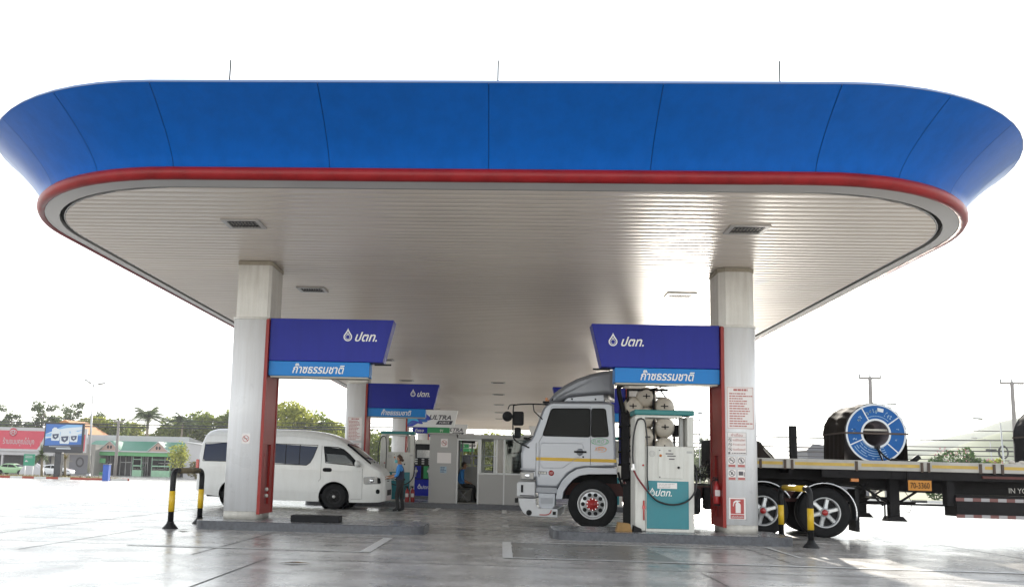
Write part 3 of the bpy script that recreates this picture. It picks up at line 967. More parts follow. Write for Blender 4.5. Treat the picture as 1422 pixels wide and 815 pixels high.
# four little pictogram plates
for (x, z, mark, lab) in ((4.19, 1.43, 'cigarette', 'no smoking plate, upper left of the four small pictograms'), (4.36, 1.43, 'phone', 'no phone plate, upper right of the four small pictograms'),
                          (4.19, 1.20, 'engine', 'banning plate, lower left of the four small pictograms'), (4.36, 1.20, 'bus', 'dark vehicle plate, lower right of the four small pictograms')):
    t = thing('pictogram_plate', lab, 'sign', (x, YN, z), 'small pictogram plates on the column')
    b = MB(); b.box(x - .075, x + .075, YN - .004, YN - .0005, z - .105, z + .10); build('plate', b, 'notice_paper', t)
    p = MB(); frame(p, x - .073, x + .073, z - .103, z + .098, YN - .0055, .003, 1)
    if mark == 'bus':
        p.add([(x - .05, YN - .0055, z - .01), (x + .03, YN - .0055, z - .01), (x + .03, YN - .0055, z + .06), (x - .05, YN - .0055, z + .06)], [(0, 1, 2, 3)], 1)
        p.add([(x + .042, YN - .0055, z - .03), (x + .056, YN - .0055, z - .03), (x + .056, YN - .0055, z + .05), (x + .042, YN - .0055, z + .05)], [(0, 1, 2, 3)], 1)
    else: ban(p, x, z + .025, .058, YN - .0055, 1, 1, mark)
    p.add([(x - .062, YN - .0055, z - .092), (x + .062, YN - .0055, z - .092), (x + .062, YN - .0055, z - .048), (x - .062, YN - .0055, z - .048)], [(0, 1, 2, 3)], 0)
    build('print', p, ['notice_red', 'notice_ink'], t, fixn=False)
# fire extinguisher sign
t = thing('extinguisher_sign', 'red and white fire extinguisher sign low on the front right column', 'sign', (4.28, YN, .6))
b = MB(); b.box(4.115, 4.435, YN - .005, YN - .0005, .395, .80); build('plate', b, 'notice_paper', t)
p = MB(); frame(p, 4.118, 4.432, .398, .797, YN - .0065, .005, 1)
p.add([(4.155, YN - .0065, .50), (4.395, YN - .0065, .50), (4.395, YN - .0065, .765), (4.155, YN - .0065, .765)], [(0, 1, 2, 3)], 0)
p.add([(4.155, YN - .0065, .415), (4.395, YN - .0065, .415), (4.395, YN - .0065, .488), (4.155, YN - .0065, .488)], [(0, 1, 2, 3)], 0)
sil = [(4.245, .515), (4.335, .515), (4.335, .665), (4.315, .695), (4.295, .70), (4.295, .715), (4.335, .725), (4.33, .74), (4.25, .742), (4.21, .715), (4.198, .64), (4.208, .63), (4.225, .69), (4.255, .715), (4.262, .70), (4.245, .68)]
p.add([(x, YN - .008, z) for x, z in sil], [list(range(len(sil)))], 2)
build('print', p, ['ext_red', 'notice_ink', 'notice_paper'], t, fixn=False)
build('lettering', text_at('เครื่องดับเพลิง', 4.275, YN - .008, .452, .05, width=.21), 'notice_paper', t, fixn=False)
# no-smoking sticker on the left column and on the kiosk
def sticker(x, z, y, r, label):
    t = thing('no_smoking_sticker', label, 'sticker', (x, y, z), 'round no smoking stickers')
    b = MB(); b.box(x - r * 1.25, x + r * 1.25, y - .004, y - .0005, z - r * 1.5, z + r * 1.5); build('backing', b, 'notice_paper', t)
    p = MB(); ban(p, x, z, r, y - .0055, 0, 1, 'cigarette'); build('print', p, ['notice_red', 'notice_ink'], t, fixn=False)
sticker(-4.79, 1.64, YN, .062, 'small round no smoking sticker on the front left column')
# ================================================================== gas dispenser with teal top
def bez(pts, n=10):
    """smooth curve through points (Catmull-Rom)"""
    P = [Vector(p) for p in pts]; out = []
    for i in range(len(P) - 1):
        p0 = P[max(i - 1, 0)]; p1 = P[i]; p2 = P[i + 1]; p3 = P[min(i + 2, len(P) - 1)]
        for k in range(n):
            t = k / n
            out.append(.5 * ((2 * p1) + (-p0 + p2) * t + (2 * p0 - 5 * p1 + 4 * p2 - p3) * t * t + (-p0 + 3 * p1 - 3 * p2 + p3) * t ** 3))
    out.append(P[-1])
    return out
def gas_dispenser(label, loc):
    root = thing('gas_dispenser', label, 'fuel pump', loc, 'teal topped gas dispensers')
    W = .53
    K = dict(world=False)
    b = MB(); b.box(-W, -W + .19, -.02, .55, 0, 2.07); build('post', b, 'pump_white', root, bev=.03, **K)
    b = MB(); b.box(W - .115, W, 0, .5, 1.53, 2.07); build('post', b, 'pump_white', root, bev=.008, **K)
    b = MB(); b.box(W - .21, W - .15, .2, .30, 1.53, 2.07); build('inner_post', b, 'pump_grey', root, **K)
    b = MB(); b.box(-W - .01, W + .01, -.03, .56, 2.09, 2.185); build('top_cover', b, 'teal_dark', root, bev=.02, **K)
    b = MB(); b.box(-W + .03, W - .25, .01, .52, 2.05, 2.088); build('top_tray', b, 'pump_white', root, **K)
    b = MB(); b.box(-W + .192, W, .0, .54, 0, 1.528); build('body', b, 'pump_white', root, bev=.008, **K)
    b = MB(); b.box(-W + .21, W - .10, -.014, -.002, .055, .905); build('teal_panel', b, 'teal', root, bev=.006, **K)
    d = MB(); d.box(-.112, .335, -.016, -.002, .95, 1.49); dr = build('service_door', d, 'pump_white', root, bev=.006, **K)
    kn = MB(); kn.lathe([(.022, 0), (.022, .02), (.012, .026), (0, .026)], (.25, -.016, 1.15), (0, -1, 0), 12); build('knob', kn, 'rubber', dr, **K)
    p = MB()
    for z, x0, x1 in ((1.385, .02, .16), (1.345, .05, .20), (1.29, .08, .18), (1.44, .07, .12)): p.add([(x0, -.0175, z), (x1, -.0175, z), (x1, -.0175, z + .02), (x0, -.0175, z + .02)], [(0, 1, 2, 3)])
    for x, z in ((-.085, 1.455), (-.085, .975)): p.lathe([(.0, .003), (.012, .003), (.012, 0)], (x, -.0165, z), (0, -1, 0), 10)
    build('door_print', p, 'notice_ink', dr, fixn=False, **K)
    p = MB(); p.lathe([(0, .003), (.025, .003), (.025, 0)], (-.07, -.0165, 1.36), (0, -1, 0), 12); build('orange_button', p, 'amber', dr, **K)
    p = MB(); n = 20
    strip(p, [(-.22 + .055 * math.cos(2 * pi * k / n), 1.39 + .055 * math.sin(2 * pi * k / n)) for k in range(n)], [(-.22 + .045 * math.cos(2 * pi * k / n), 1.39 + .045 * math.sin(2 * pi * k / n)) for k in range(n)], -.0025)
    frame(p, -.25, -.19, 1.365, 1.415, -.0025, .008)
    p.add([(.40, -.0025, 1.41), (.50, -.0025, 1.41), (.50, -.0025, 1.45), (.40, -.0025, 1.45)], [(0, 1, 2, 3)])
    build('stickers', p, 'pump_grey', root, fixn=False, **K)
    nb = MB(); nb.box(-.13, .22, -.0185, -.0145, .77, .875); nn = build('paper_note', nb, 'notice_paper', root, **K)
    p = MB(); r_ = random.Random(3); lines(p, -.11, .2, .78, .865, 3, -.0195, r_, h=.4); build('print', p, 'pump_grey', nn, fixn=False, **K)
    build('drop_emblem', drop_logo(-.22, -.0165, .71, .15), 'sign_white', root, fixn=False, **K)
    build('lettering', text_at('ปตท.', -.02, -.0165, .695, .125, shear=.3, width=.29, bold=.014), 'sign_white', root, fixn=False, **K)
    h = MB(); h.tube(bez([(-.42, -.04, 2.02), (-.50, -.10, 1.97), (-.57, -.12, 1.7), (-.585, -.1, 1.35), (-.565, -.09, 1.15)]), .016, 8); build('hose', h, 'hose', root, **K)
    h = MB(); h.tube(bez([(-.42, -.04, 2.02), (-.36, -.09, 1.95), (-.325, -.1, 1.6), (-.325, -.1, 1.0), (-.30, -.09, .74)]), .014, 8); build('hose', h, 'hose', root, **K)
    h = MB(); h.tube(bez([(-.58, -.1, 1.12), (-.50, -.12, .95), (-.34, -.13, .73)]), .017, 8); build('hose', h, 'hose_red', root, **K)
    h = MB(); h.tube(bez([(-.34, -.13, .73), (-.15, -.14, .55), (.12, -.14, .49), (.38, -.12, .56), (.54, -.06, .76), (.57, .0, 1.05), (.56, .1, 1.2)]), .017, 8); build('hose', h, 'hose', root, **K)
    nz = MB(); nz.tube([(-.575, -.1, 1.20), (-.565, -.1, 1.10)], [.028, .034], 10); nz.box(-.615, -.535, -.12, -.07, 1.08, 1.13); build('nozzle', nz, 'steel', root, bev=.006, **K)
    v = MB(); v.cyl((-.375, -.035, .20), (-.375, -.035, .55), .014, n=8); v.box(-.40, -.35, -.05, -.02, .40, .46); build('valve_pipe', v, 'red_lamp', root, **K)
    v = MB(); v.lathe([(0, .02), (.018, .02), (.018, 0)], (-.385, -.02, 1.18), (0, -1, 0), 10); build('switch', v, 'red_lamp', root, **K)
    return root
d1 = gas_dispenser('teal topped white gas dispenser standing before the silver truck', (2.95, 16.22, .15))
d2 = copy_tree(d1); d2.location = (-3.30, 27.9, .15)
d2['label'] = 'teal topped gas dispenser behind the standing attendant'
d3 = copy_tree(d1); d3.location = (3.3, 28.3, .15)
d3['label'] = 'teal topped gas dispenser of the second row hidden behind the truck cab'

# liquid fuel pumps further back
def fuel_pump(label, loc):
    root = thing('fuel_pump', label, 'fuel pump', loc, 'blue fuel pumps further back')
    K = dict(world=False)
    b = MB(); b.box(-.5, .5, 0, .5, 0, .62); build('base_cabinet', b, 'sign_navy', root, bev=.01, **K)
    b = MB(); b.box(-.46, .46, .05, .45, .62, 1.98); build('upper_cabinet', b, 'dark_metal', root, bev=.01, **K)
    b = MB(); b.box(-.52, .52, -.02, .52, 1.98, 2.14); build('head', b, 'pump_white', root, bev=.01, **K)
    for x, c in ((-.27, 'sign_navy'), (.22, 'green_sign')):
        b = MB(); b.box(x - .19, x + .19, -.01, .048, .66, 1.13); build('nozzle_bay', b, c, root, **K)
        h = MB(); h.tube([(x, -.05, .72), (x + .02, -.07, .95), (x, -.03, 1.08)], [.02, .03, .03], 8); h.box(x - .05, x + .07, -.1, -.04, .9, .98); build('nozzle', h, 'steel', root, **K)
    b = MB(); b.box(-.25, .3, .03, .048, 1.45, 1.75); build('display', b, 'lamp_lens', root, **K)
    p = MB()
    for i in range(3):
        for j in range(3): p.box(-.32 + .26 * i, -.22 + .26 * i, .038, .046, 1.2 + .085 * j, 1.25 + .085 * j)
    build('price_rows', p, 'pump_grey', root, **K)
    build('drop_emblem', drop_logo(-.12, -.004, .36, .2), 'sign_white', root, fixn=False, **K)
    build('lettering', text_at('ปตท.', .12, -.004, .33, .13, shear=.3), 'sign_white', root, fixn=False, **K)
    for s in (-1, 1):
        h = MB(); h.tube(bez([(s * .55, .1, 2.0), (s * .66, 0, 1.6), (s * .62, -.05, .9), (s * .3, -.06, .9)]), .016, 8); build('hose', h, 'hose', root, **K)
    return root
f1 = fuel_pump('blue based fuel pump with blue and green nozzles left of the kiosk', (-3.02, 34.2, .15))
island(-4.6, -1.6, 33.8, 35.1, 'short island under the blue fuel pump beyond the kiosk')
for k, (x, y) in enumerate(((-3.0, 41.2), (2.9, 41.2), (-3.5, 53.7), (2.9, 53.7), (-4.0, 66.2), (3.2, 66.2))):
    f = copy_tree(f1); f.location = (x, y, .15)
    f['label'] = '%s fuel pump under the %s canopy row on the %s' % (('dark', 'far', 'small looking')[k // 2], words[2 + k // 2], 'left' if x < 0 else 'right')

# extinguishers, blocks, kerb hoops
def extinguisher(label, loc, s=1.0):
    root = thing('fire_extinguisher', label, 'fire extinguisher', loc, 'red fire extinguishers')
    K = dict(world=False)
    b = MB(); b.lathe([(0, 0), (.07 * s, 0), (.075 * s, .02), (.075 * s, .36 * s), (.05 * s, .43 * s), (.022 * s, .46 * s), (.022 * s, .49 * s)], (0, 0, 0), (0, 0, 1), 20); build('cylinder', b, 'ext_red', root, **K)
    b = MB(); b.cyl((0, 0, .49 * s), (0, 0, .53 * s), .03 * s, n=10); b.box(-.09 * s, .03 * s, -.012, .012, .53 * s, .55 * s); b.box(-.08 * s, .03 * s, -.01, .01, .56 * s, .575 * s); build('valve', b, 'dark_metal', root, **K)
    b = MB(); b.tube(bez([(-.03 * s, 0, .51 * s), (-.10 * s, -.02, .48 * s), (-.115 * s, -.03, .3 * s), (-.10 * s, -.03, .15 * s)]), .011 * s, 8); build('hose', b, 'hose', root, **K)
    b = MB(); b.add([(-.055 * s, -.0765 * s, .17 * s), (.055 * s, -.0765 * s, .17 * s), (.055 * s, -.0765 * s, .30 * s), (-.055 * s, -.0765 * s, .30 * s)], [(0, 1, 2, 3)]); build('label_plate', b, 'notice_paper', root, fixn=False, **K)
    return root
e1 = extinguisher('red extinguisher hung in the niche of the front right column', (3.975, 16.62, .66), .85)
br = MB(); br.box(3.93, 4.032, 16.60, 16.64, .63, .658)
tag(build('bracket', br, 'dark_metal', e1))
e2 = copy_tree(e1); e2.location = (-2.90, 27.55, .15); e2.scale = (1.0,) * 3; e2['label'] = 'red extinguisher standing on the island left of the kiosk'
for c in list(e2.children):
    if c.name.startswith('bracket'): bpy.data.objects.remove(c)
e3 = copy_tree(e2); e3.location = (-2.74, 27.66, .15); e3['label'] = 'second red extinguisher closest to the grey kiosk wall'
# little white valve labels in the left column's niche
t = thing('valve_box', 'two small white valves in the red niche of the front left column', 'valve', (-4.47, 16.86, .62))
for z in (.70, .58):
    b = MB(); b.lathe([(0, 0), (.035, 0), (.035, .05), (.02, .06), (0, .06)], (-4.51, 16.86, z), (1, 0, 0), 12); build('valve', b, 'pump_white', t)

bb = MB(); bb.box(-3.80, -2.92, 16.05, 16.45, .15, .27)
single('rubber_block', bb, 'rubber_block', 'long black block lying on the front left island', 'block', (-3.2, 16.25, .15), bev=.012)

wc = thing('wheel_chock', 'small yellow worn wheel chock at the truck front wheel', 'wheel chock', (2.18, 16.1, .15))
b = MB(); b.prism([(2.06, .15), (2.34, .15), (2.30, .29), (2.10, .31)], 'y', 15.98, 16.2); build('wedge', b, 'wood', wc, bev=.006)
b = MB(); b.prism([(2.36, .15), (2.52, .15), (2.50, .21), (2.37, .265)], 'y', 16.0, 16.18); build('grip', b, 'rubber', wc, bev=.006)

def hoop(x, y0, y1, h, label, cols):
    """kerb hoop: two legs and a top bar as one bent tube cut into painted lengths"""
    root = thing('guard_hoop', label, 'barrier', (x, (y0 + y1) / 2, 0), 'black and yellow guard hoops')
    r = .050; q = .14
    path_ = [(x, y0, .0), (x, y0, h - q)] + [(x, y0 + q - q * math.cos(a), h - q + q * math.sin(a)) for a in (R(18), R(36), R(54), R(72), R(90))]
    back = [(x, y1 - q + q * math.cos(a), h - q + q * math.sin(a)) for a in (R(90), R(72), R(54), R(36), R(18), 0)] + [(x, y1, 0)]
    full = path_ + back
    b = MB(); b.tube(full, r, 14); build('tube', b, 'guard_black', root)
    for yy in (y0, y1):
        b = MB(); b.cyl((x, yy, .30), (x, yy, .66), r + .004, n=14); build('yellow_band', b, 'guard_yellow', root)
        b = MB(); b.lathe([(.135, .0), (.135, .012), (.07, .09), (.056, .13), (.050, .13)], (x, yy, 0), (0, 0, 1), 16); build('foot', b, 'guard_black', root)
    b = MB(); b.cyl((x, y0 + q + .1, h), (x, y1 - q - .1, h), r + .004, n=14); build('top_band', b, cols, root)
hoop(-5.83, 15.58, 17.1, 1.02, 'black and yellow guard hoop with worn top beside the left island', 'guard_worn')
hoop(5.28, 15.5, 17.1, .985, 'black and yellow guard hoop with bright yellow top beside truck wheels', 'guard_yellow')
# litter
lt = MB(); lt.add([(-5.55, 15.15, .012), (-5.42, 15.12, .03), (-5.33, 15.22, .02), (-5.45, 15.27, .014)], [(0, 1, 2, 3)])
lt.add([(-5.55, 15.15, .009), (-5.42, 15.12, .027), (-5.33, 15.22, .017), (-5.45, 15.27, .011)], [(3, 2, 1, 0)])
single('paper_scrap', lt, 'notice_paper', 'scrap of white paper on the floor beside the left guard hoop', 'litter', (-5.45, 15.2, .012))
lt = MB(); pts = [(-2.62, 10.62, .01), (-2.45, 10.56, .028), (-2.24, 10.63, .012), (-2.42, 10.68, .02)]
lt.add(pts, [(0, 1, 2, 3)]); lt.add([(p_[0], p_[1], p_[2] - .003) for p_ in pts], [(3, 2, 1, 0)])
single('dead_leaf', lt, 'wood', 'dry curled leaf on the shaded floor in the foreground', 'leaf', (-2.4, 10.62, .012))

# ================================================================== kiosk
KY, KB, KZ, KT = 27.30, 29.6, .15, 2.26
kiosk = thing('attendant_kiosk', 'grey attendant kiosk with open door and see-through windows', 'kiosk', (-.4, 28.4, KZ))
KX0, KX1 = -2.22, 1.30
b = MB(); b.box(KX0, -1.38, KY, KY + .08, KZ, KT - .02); b.box(-.68, KX1, KY, KY + .08, KZ, 1.05); b.box(KX0, KX0 + .08, KY + .08, KB - .08, KZ, KT - .02); b.box(KX1 - .08, KX1, KY + .08, KB - .08, KZ, KT - .02)
build('wall', b, 'kiosk_grey', kiosk, bev=.006)
b = MB(); b.box(KX0, -1.36, KB - .08, KB, KZ, KT - .02); b.box(-1.36, KX1, KB - .08, KB, KZ, .95)
build('back_wall', b, 'kiosk_white', kiosk)
b = MB(); b.box(-1.34, KX1 + .06, KY - .06, KB + .06, KT - .13, KT); b.box(KX0 - .05, -1.342, KY - .06, KB + .06, KT - .02, KT + .025)
build('roof', b, 'kiosk_grey', kiosk, bev=.008)
fr = MB()
def fb(x0, x1, z0, z1, y=KY + .02, d=.06): fr.box(x0, x1, y, y + d, z0, z1)
fb(-1.378, -1.33, KZ, KT - .131); fb(-.73, -.681, KZ, KT - .131); fb(-1.33, -.73, KT - .19, KT - .131)
fb(-.68, -.62, 1.052, KT - .131); fb(-.18, -.115, 1.052, KT - .131); fb(.055, .12, 1.052, KT - .131); fb(KX1 - .05, KX1, 1.052, KT - .131)
fb(-.62, KX1 - .05, 1.052, 1.10, KY - .004, .09)
fb(.07, .11, KZ, 1.05, KY - .012, .01)
for x in (-.24,): fb(x, x + .05, 1.10, KT - .131)
build('window_frame', fr, 'kiosk_frame', kiosk)
fr = MB()
for x in (-1.33, -1.0, -.66, -.60, -.17, .3, .8, 1.2): fr.box(x, x + .05, KB - .07, KB - .01, .951, KT - .131)
for z in (1.62, 1.32): fr.box(-1.33, 1.2, KB - .075, KB - .005, z, z + .05)
build('back_window_frame', fr, 'kiosk_frame', kiosk)
g = MB(); g.box(-.62, -.24, KY + .045, KY + .05, 1.10, KT - .131); build('window_pane', g, 'clear_glass', kiosk)
g = MB(); g.box(-.115, .055, KY + .045, KY + .05, 1.10, KT - .131); build('window_pane', g, 'kiosk_dark', kiosk)
g = MB(); g.box(.12, KX1 - .05, KY + .045, KY + .05, 1.10, KT - .131); build('window_pane', g, 'tint_glass', kiosk)
cu = MB()
def curtain_or_reflection(x0, x1, z0, z1, y, n=18, a=.035):
    vs = []
    for i in range(n + 1):
        x = x0 + (x1 - x0) * i / n; yy = y + a * math.sin(i * 1.9)
        vs += [(x, yy, z0), (x, yy, z1)]
    m = MB(); m.add(vs, [(2 * i, 2 * i + 2, 2 * i + 3, 2 * i + 1) for i in range(n)], 0, True); return m
build('curtain_or_reflection', curtain_or_reflection(.13, 1.2, 1.06, 2.1, KY + .22), 'brown_reflection', kiosk, fixn=False)  # no real curtain: brown sheet imitates the dark reflection in this pane
build('curtain_or_reflection', curtain_or_reflection(-.28, -.06, 1.1, 1.62, KY + 1.4, 8), 'curtain_blue', kiosk, fixn=False)
b = MB(); b.box(-1.29, -.62, KB - .06, KB - .02, KZ, 1.3); build('inner_door', b, 'kiosk_white', kiosk)
b = MB(); b.box(-1.28, -1.02, KB - .10, KB - .085, 1.38, 1.66); b.box(-.90, -.70, KB - .10, KB - .085, 1.34, 1.55); build('notice_sheet', b, 'screen_dark', kiosk)
b = MB(); b.box(-.6, .9, KB - .7, KB - .12, .86, .90); b.box(-.6, -.56, KB - .68, KB - .14, KZ, .86); b.box(.84, .88, KB - .68, KB - .14, KZ, .86); build('counter', b, 'kiosk_grey', kiosk)
b = MB(); b.box(-.55, -.2, KB - .5, KB - .2, .90, 1.18); b.box(-.1, .2, KB - .5, KB - .2, .90, 1.08); build('counter_boxes', b, 'kiosk_grey', kiosk, bev=.01)
b = MB(); b.box(-1.98, -1.55, KY - .008, KY - .001, 1.36, 1.68); build('notice_sheet', b, 'notice_paper', kiosk)
b = MB(); b.box(-1.88, -1.68, KY - .008, KY - .001, 1.06, 1.26); nn = build('notice_sheet', b, 'paper_blue', kiosk)
p = MB(); r_ = random.Random(5); lines(p, -1.865, -1.695, 1.07, 1.25, 4, KY - .0095, r_, h=.45); build('print', p, 'screen_dark', nn, fixn=False)
sticker(-1.77, 1.98, KY, .085, 'round no smoking sticker on the grey kiosk wall')
lt = MB(); lt.box(-1.28, -.85, 28.2, 28.5, 2.03, 2.09); build('ceiling_lamp', lt, 'dark_metal', kiosk)
# the island edge runs on under the kiosk: floor of the kiosk
b = MB(); b.box(KX0 + .085, KX1 - .085, KY + .082, KB - .082, KZ + .002, KZ + .012); build('floor_mat', b, 'orange_floor' if 'orange_floor' in MT else 'shop_wall', kiosk)
# ================================================================== people
def skin_body(name, joints, edges, mats, matfn, parent, sub=2):
    """one continuous body grown over a joint skeleton. joints: {name: (pos, radius)}"""
    names = list(joints); idx = {n: i for i, n in enumerate(names)}
    me = bpy.data.meshes.new(name)
    me.from_pydata([joints[n][0] for n in names], [(idx[a], idx[b]) for a, b in edges], [])
    ob = bpy.data.objects.new(name, me); COL.objects.link(ob)
    ob.modifiers.new('skin', 'SKIN').use_smooth_shade = True
    for i, n in enumerate(names):
        r = joints[n][1]
        me.skin_vertices[0].data[i].radius = r if isinstance(r, tuple) else (r, r)
        me.skin_vertices[0].data[i].use_root = (n == 'pelvis')
    s = ob.modifiers.new('sub', 'SUBSURF'); s.levels = sub; s.render_levels = sub
    dg = bpy.context.evaluated_depsgraph_get()
    m2 = bpy.data.meshes.new_from_object(ob.evaluated_get(dg))
    bpy.data.objects.remove(ob); bpy.data.meshes.remove(me)
    m2.materials.clear()
    for x in mats: m2.materials.append(MT[x])
    for p in m2.polygons:
        p.material_index = matfn(p.center); p.use_smooth = True
    o = bpy.data.objects.new(name, m2); COL.objects.link(o); o.parent = parent
    return o

def hand(j, e, side, wrist, d, up, k=1.0):
    """palm and five fingers from a wrist along direction d"""
    d = Vector(d).normalized(); up = Vector(up).normalized(); sd_ = d.cross(up)
    w0 = Vector(wrist); P = 'p' + side
    j[P] = (tuple(w0 + d * .055 * k), .026 * k); e.append(('wr' + side, P))
    for i, (o, L) in enumerate(((-.026, .058), (-.009, .068), (.009, .064), (.025, .050))):
        a = P + 'f%d' % i
        j[a + 'a'] = (tuple(w0 + d * .085 * k + sd_ * o * k), .0105 * k); e.append((P, a + 'a'))
        j[a + 'b'] = (tuple(w0 + d * (.085 + L * .55) * k + sd_ * o * 1.1 * k - up * .010 * k), .009 * k); e.append((a + 'a', a + 'b'))
        j[a + 'c'] = (tuple(w0 + d * (.085 + L) * k + sd_ * o * 1.1 * k - up * .030 * k), .0075 * k); e.append((a + 'b', a + 'c'))
    a = P + 't'
    j[a + 'a'] = (tuple(w0 + d * .045 * k - sd_ * .040 * k), .011 * k); e.append((P, a + 'a'))
    j[a + 'b'] = (tuple(w0 + d * .085 * k - sd_ * .052 * k - up * .01 * k), .009 * k); e.append((a + 'a', a + 'b'))

def head_bits(root, c, face, hair_mat, mask=None, k=1.0, bun=False):
    """hair, face details round a head centred at c looking along face (unit x/y vector)"""
    f = Vector((face[0], face[1], 0)).normalized(); s = Vector((-f.y, f.x, 0)); u = Vector((0, 0, 1)); c = Vector(c)
    mat = Matrix((( s.x, f.x, 0, c.x), (s.y, f.y, 0, c.y), (s.z, f.z, 1, c.z), (0, 0, 0, 1)))
    h = MB(); ls = []
    nu, nv = 20, 9
    for j_ in range(nv + 1):
        t = j_ / nv; ring_ = []
        for i in range(nu):
            a = 2 * pi * i / nu
            front = math.sin(a)          # +1 at the face
            low = -.55 if front < .2 else .38 + .25 * (front - .2)
            z = .118 * k * (1 - t) + low * .105 * k * t if t > 0 else .118 * k
            zz = max(-1, min(1, z / (.122 * k)))
            rr = math.sqrt(max(.0, 1 - zz * zz))
            wob = 1 + .03 * math.sin(a * 5 + j_)
            ring_.append((.082 * k * rr * math.cos(a) * wob, (.094 * rr * math.sin(a) - .014 - (.010 if front > .2 else 0) * t) * k * wob, z * .95 + .012 * k))
        ls.append(ring_)
    h.loops(ls, True, False, 0, True)
    if bun: h.ball((0, -.105 * k, -.02 * k), .04 * k, 10, 6)
    h.xf(mat); build('hair', h, hair_mat, root, fixn=False)
    e_ = MB()
    for sx in (-1, 1): e_.ball((sx * .031 * k, .088 * k, .012 * k), (.011 * k, .006 * k, .006 * k), 8, 5)
    for sx in (-1, 1): e_.box(sx * .031 * k - .016 * k, sx * .031 * k + .016 * k, .084 * k, .093 * k, .028 * k, .033 * k)
    e_.xf(mat); build('eyes_and_brows', e_, 'hair', root)
    n_ = MB()
    for sx in (-1, 1): n_.ball((sx * .080 * k, -.005 * k, -.005 * k), (.010 * k, .02 * k, .03 * k), 8, 6)
    n_.prism([(.085 * k, .012 * k), (.112 * k, -.022 * k), (.085 * k, -.03 * k)], 'x', -.012 * k, .012 * k)
    n_.xf(mat); build('nose_and_ears', n_, 'skin', root)
    m_ = MB()
    if mask:
        def fn(a, v):
            an = R(18 + 144 * a); z = .0 - .085 * v; rr = 1.06 - .22 * (v - .4) ** 2
            return (.074 * k * math.cos(an) * rr, (.098 * math.sin(an) * rr + .012 * math.sin(pi * v) * math.sin(an)) * k, (z - .012) * k)
        m_.grid(fn, 12, 6); m_.xf(mat); build('face_mask', m_, mask, root, fixn=False)
    else:
        m_.box(-.022 * k, .022 * k, .084 * k, .093 * k, -.054 * k, -.046 * k); m_.xf(mat); build('mouth', m_, 'hose_red', root)

# standing attendant at the van's nose, facing left, reaching to the filler
att = thing('person', 'attendant in blue sleeves, navy vest and face mask standing at the van', 'person', (-2.76, 24.15, 0))
def standing():
    x0, y0 = -2.76, 24.15
    j = {}; e = []
    def J(n, dx, dy, z, r): j[n] = ((x0 + dx, y0 + dy, z), r)
    J('pelvis', .02, 0, .80, (.135, .15)); J('waist', .015, 0, .94, (.12, .135)); J('chest', .0, 0, 1.13, (.125, .15)); J('neckb', .005, 0, 1.245, (.075, .085)); J('neck', -.012, 0, 1.29, .05)
    J('headl', -.03, 0, 1.36, (.072, .075)); J('headm', -.03, 0, 1.42, (.09, .082)); J('headt', -.02, 0, 1.485, (.065, .06))
    e += [('pelvis', 'waist'), ('waist', 'chest'), ('chest', 'neckb'), ('neckb', 'neck'), ('neck', 'headl'), ('headl', 'headm'), ('headm', 'headt')]
    for s, sy in (('n', -1), ('f', 1)):
        J('hip' + s, .02, sy * .085, .73, .092); J('kn' + s, .0 + sy * .05, sy * .09, .42, .064); J('an' + s, .05 + sy * .06, sy * .09, .085, .042); J('he' + s, .07 + sy * .06, sy * .09, .04, .038); J('to' + s, -.10 + sy * .06, sy * .10, .032, .033)
        e += [('pelvis', 'hip' + s), ('hip' + s, 'kn' + s), ('kn' + s, 'an' + s), ('an' + s, 'he' + s), ('an' + s, 'to' + s)]
        J('sh' + s, .0, sy * .165, 1.20, .062); J('el' + s, -.02 - (.03 if sy < 0 else .08), sy * .20, .97, .046); J('wr' + s, -.24 - (.0 if sy < 0 else .04), sy * .14, .90 + (.0 if sy < 0 else .05), .029)
        e += [('chest', 'sh' + s), ('sh' + s, 'el' + s), ('el' + s, 'wr' + s)]
        hand(j, e, s, j['wr' + s][0], (-1, 0, -.1), (0, 0, 1), .95)
    def mf(c):
        dy = abs(c.y - y0); dx = c.x - x0
        if c.z > 1.275: return 0
        if c.z < .09: return 3
        if c.z < .86 and not (dx < -.14 and c.z > .80): return 3
        if dx < -.12 and c.z < 1.02: return 0
        if dy > .175 and c.z > .93: return 1
        if c.z > 1.10 and dy > .06: return 1
        if c.z > 1.20: return 1
        return 2
    return j, e, mf
j_, e_, mf_ = standing()
off = Vector(att.location)
j_ = {n: (tuple(Vector(p) - off), r) for n, (p, r) in j_.items()}
skin_body('body', j_, e_, ['skin', 'shirt_blue', 'vest_navy', 'trouser_black'], lambda c: mf_(c + off), att)
head_bits(att, (-2.80, 24.15, 1.405), (-1, -.12), 'hair_brown', 'mask_teal', 1.0, True)
b = MB(); b.lathe([(.128, .845), (.137, .85), (.137, .89), (.128, .895)], (-2.745, 24.15, 0), (0, 0, 1), 20); build('belt', b, 'rubber', att)

# seated attendant in the kiosk doorway, facing right
sx, sy = -1.17, 27.95
chair = thing('folding_chair', 'dark folding chair in the kiosk doorway under the seated attendant', 'chair', (sx, sy, .162))
b = MB(); b.box(sx - .22, sx + .20, sy - .2, sy + .2, .56, .59); build('seat', b, 'chair_grey', chair, bev=.01)
b = MB(); b.box(sx - .26, sx - .235, sy - .2, sy + .2, .78, .98); build('backrest', b, 'chair_grey', chair, bev=.01)
for q in (-1, 1):
    b = MB(); b.tube([(sx - .26, sy + q * .19, .98), (sx - .18, sy + q * .19, .58), (sx + .16, sy + q * .19, .17)], .012, 8); build('leg', b, 'galv', chair)
    b = MB(); b.tube([(sx + .15, sy + q * .17, .56), (sx - .20, sy + q * .17, .17)], .012, 8); build('leg', b, 'galv', chair)
sit = thing('person', 'attendant in blue shirt sitting on a chair inside the kiosk doorway', 'person', (sx, sy, .59))
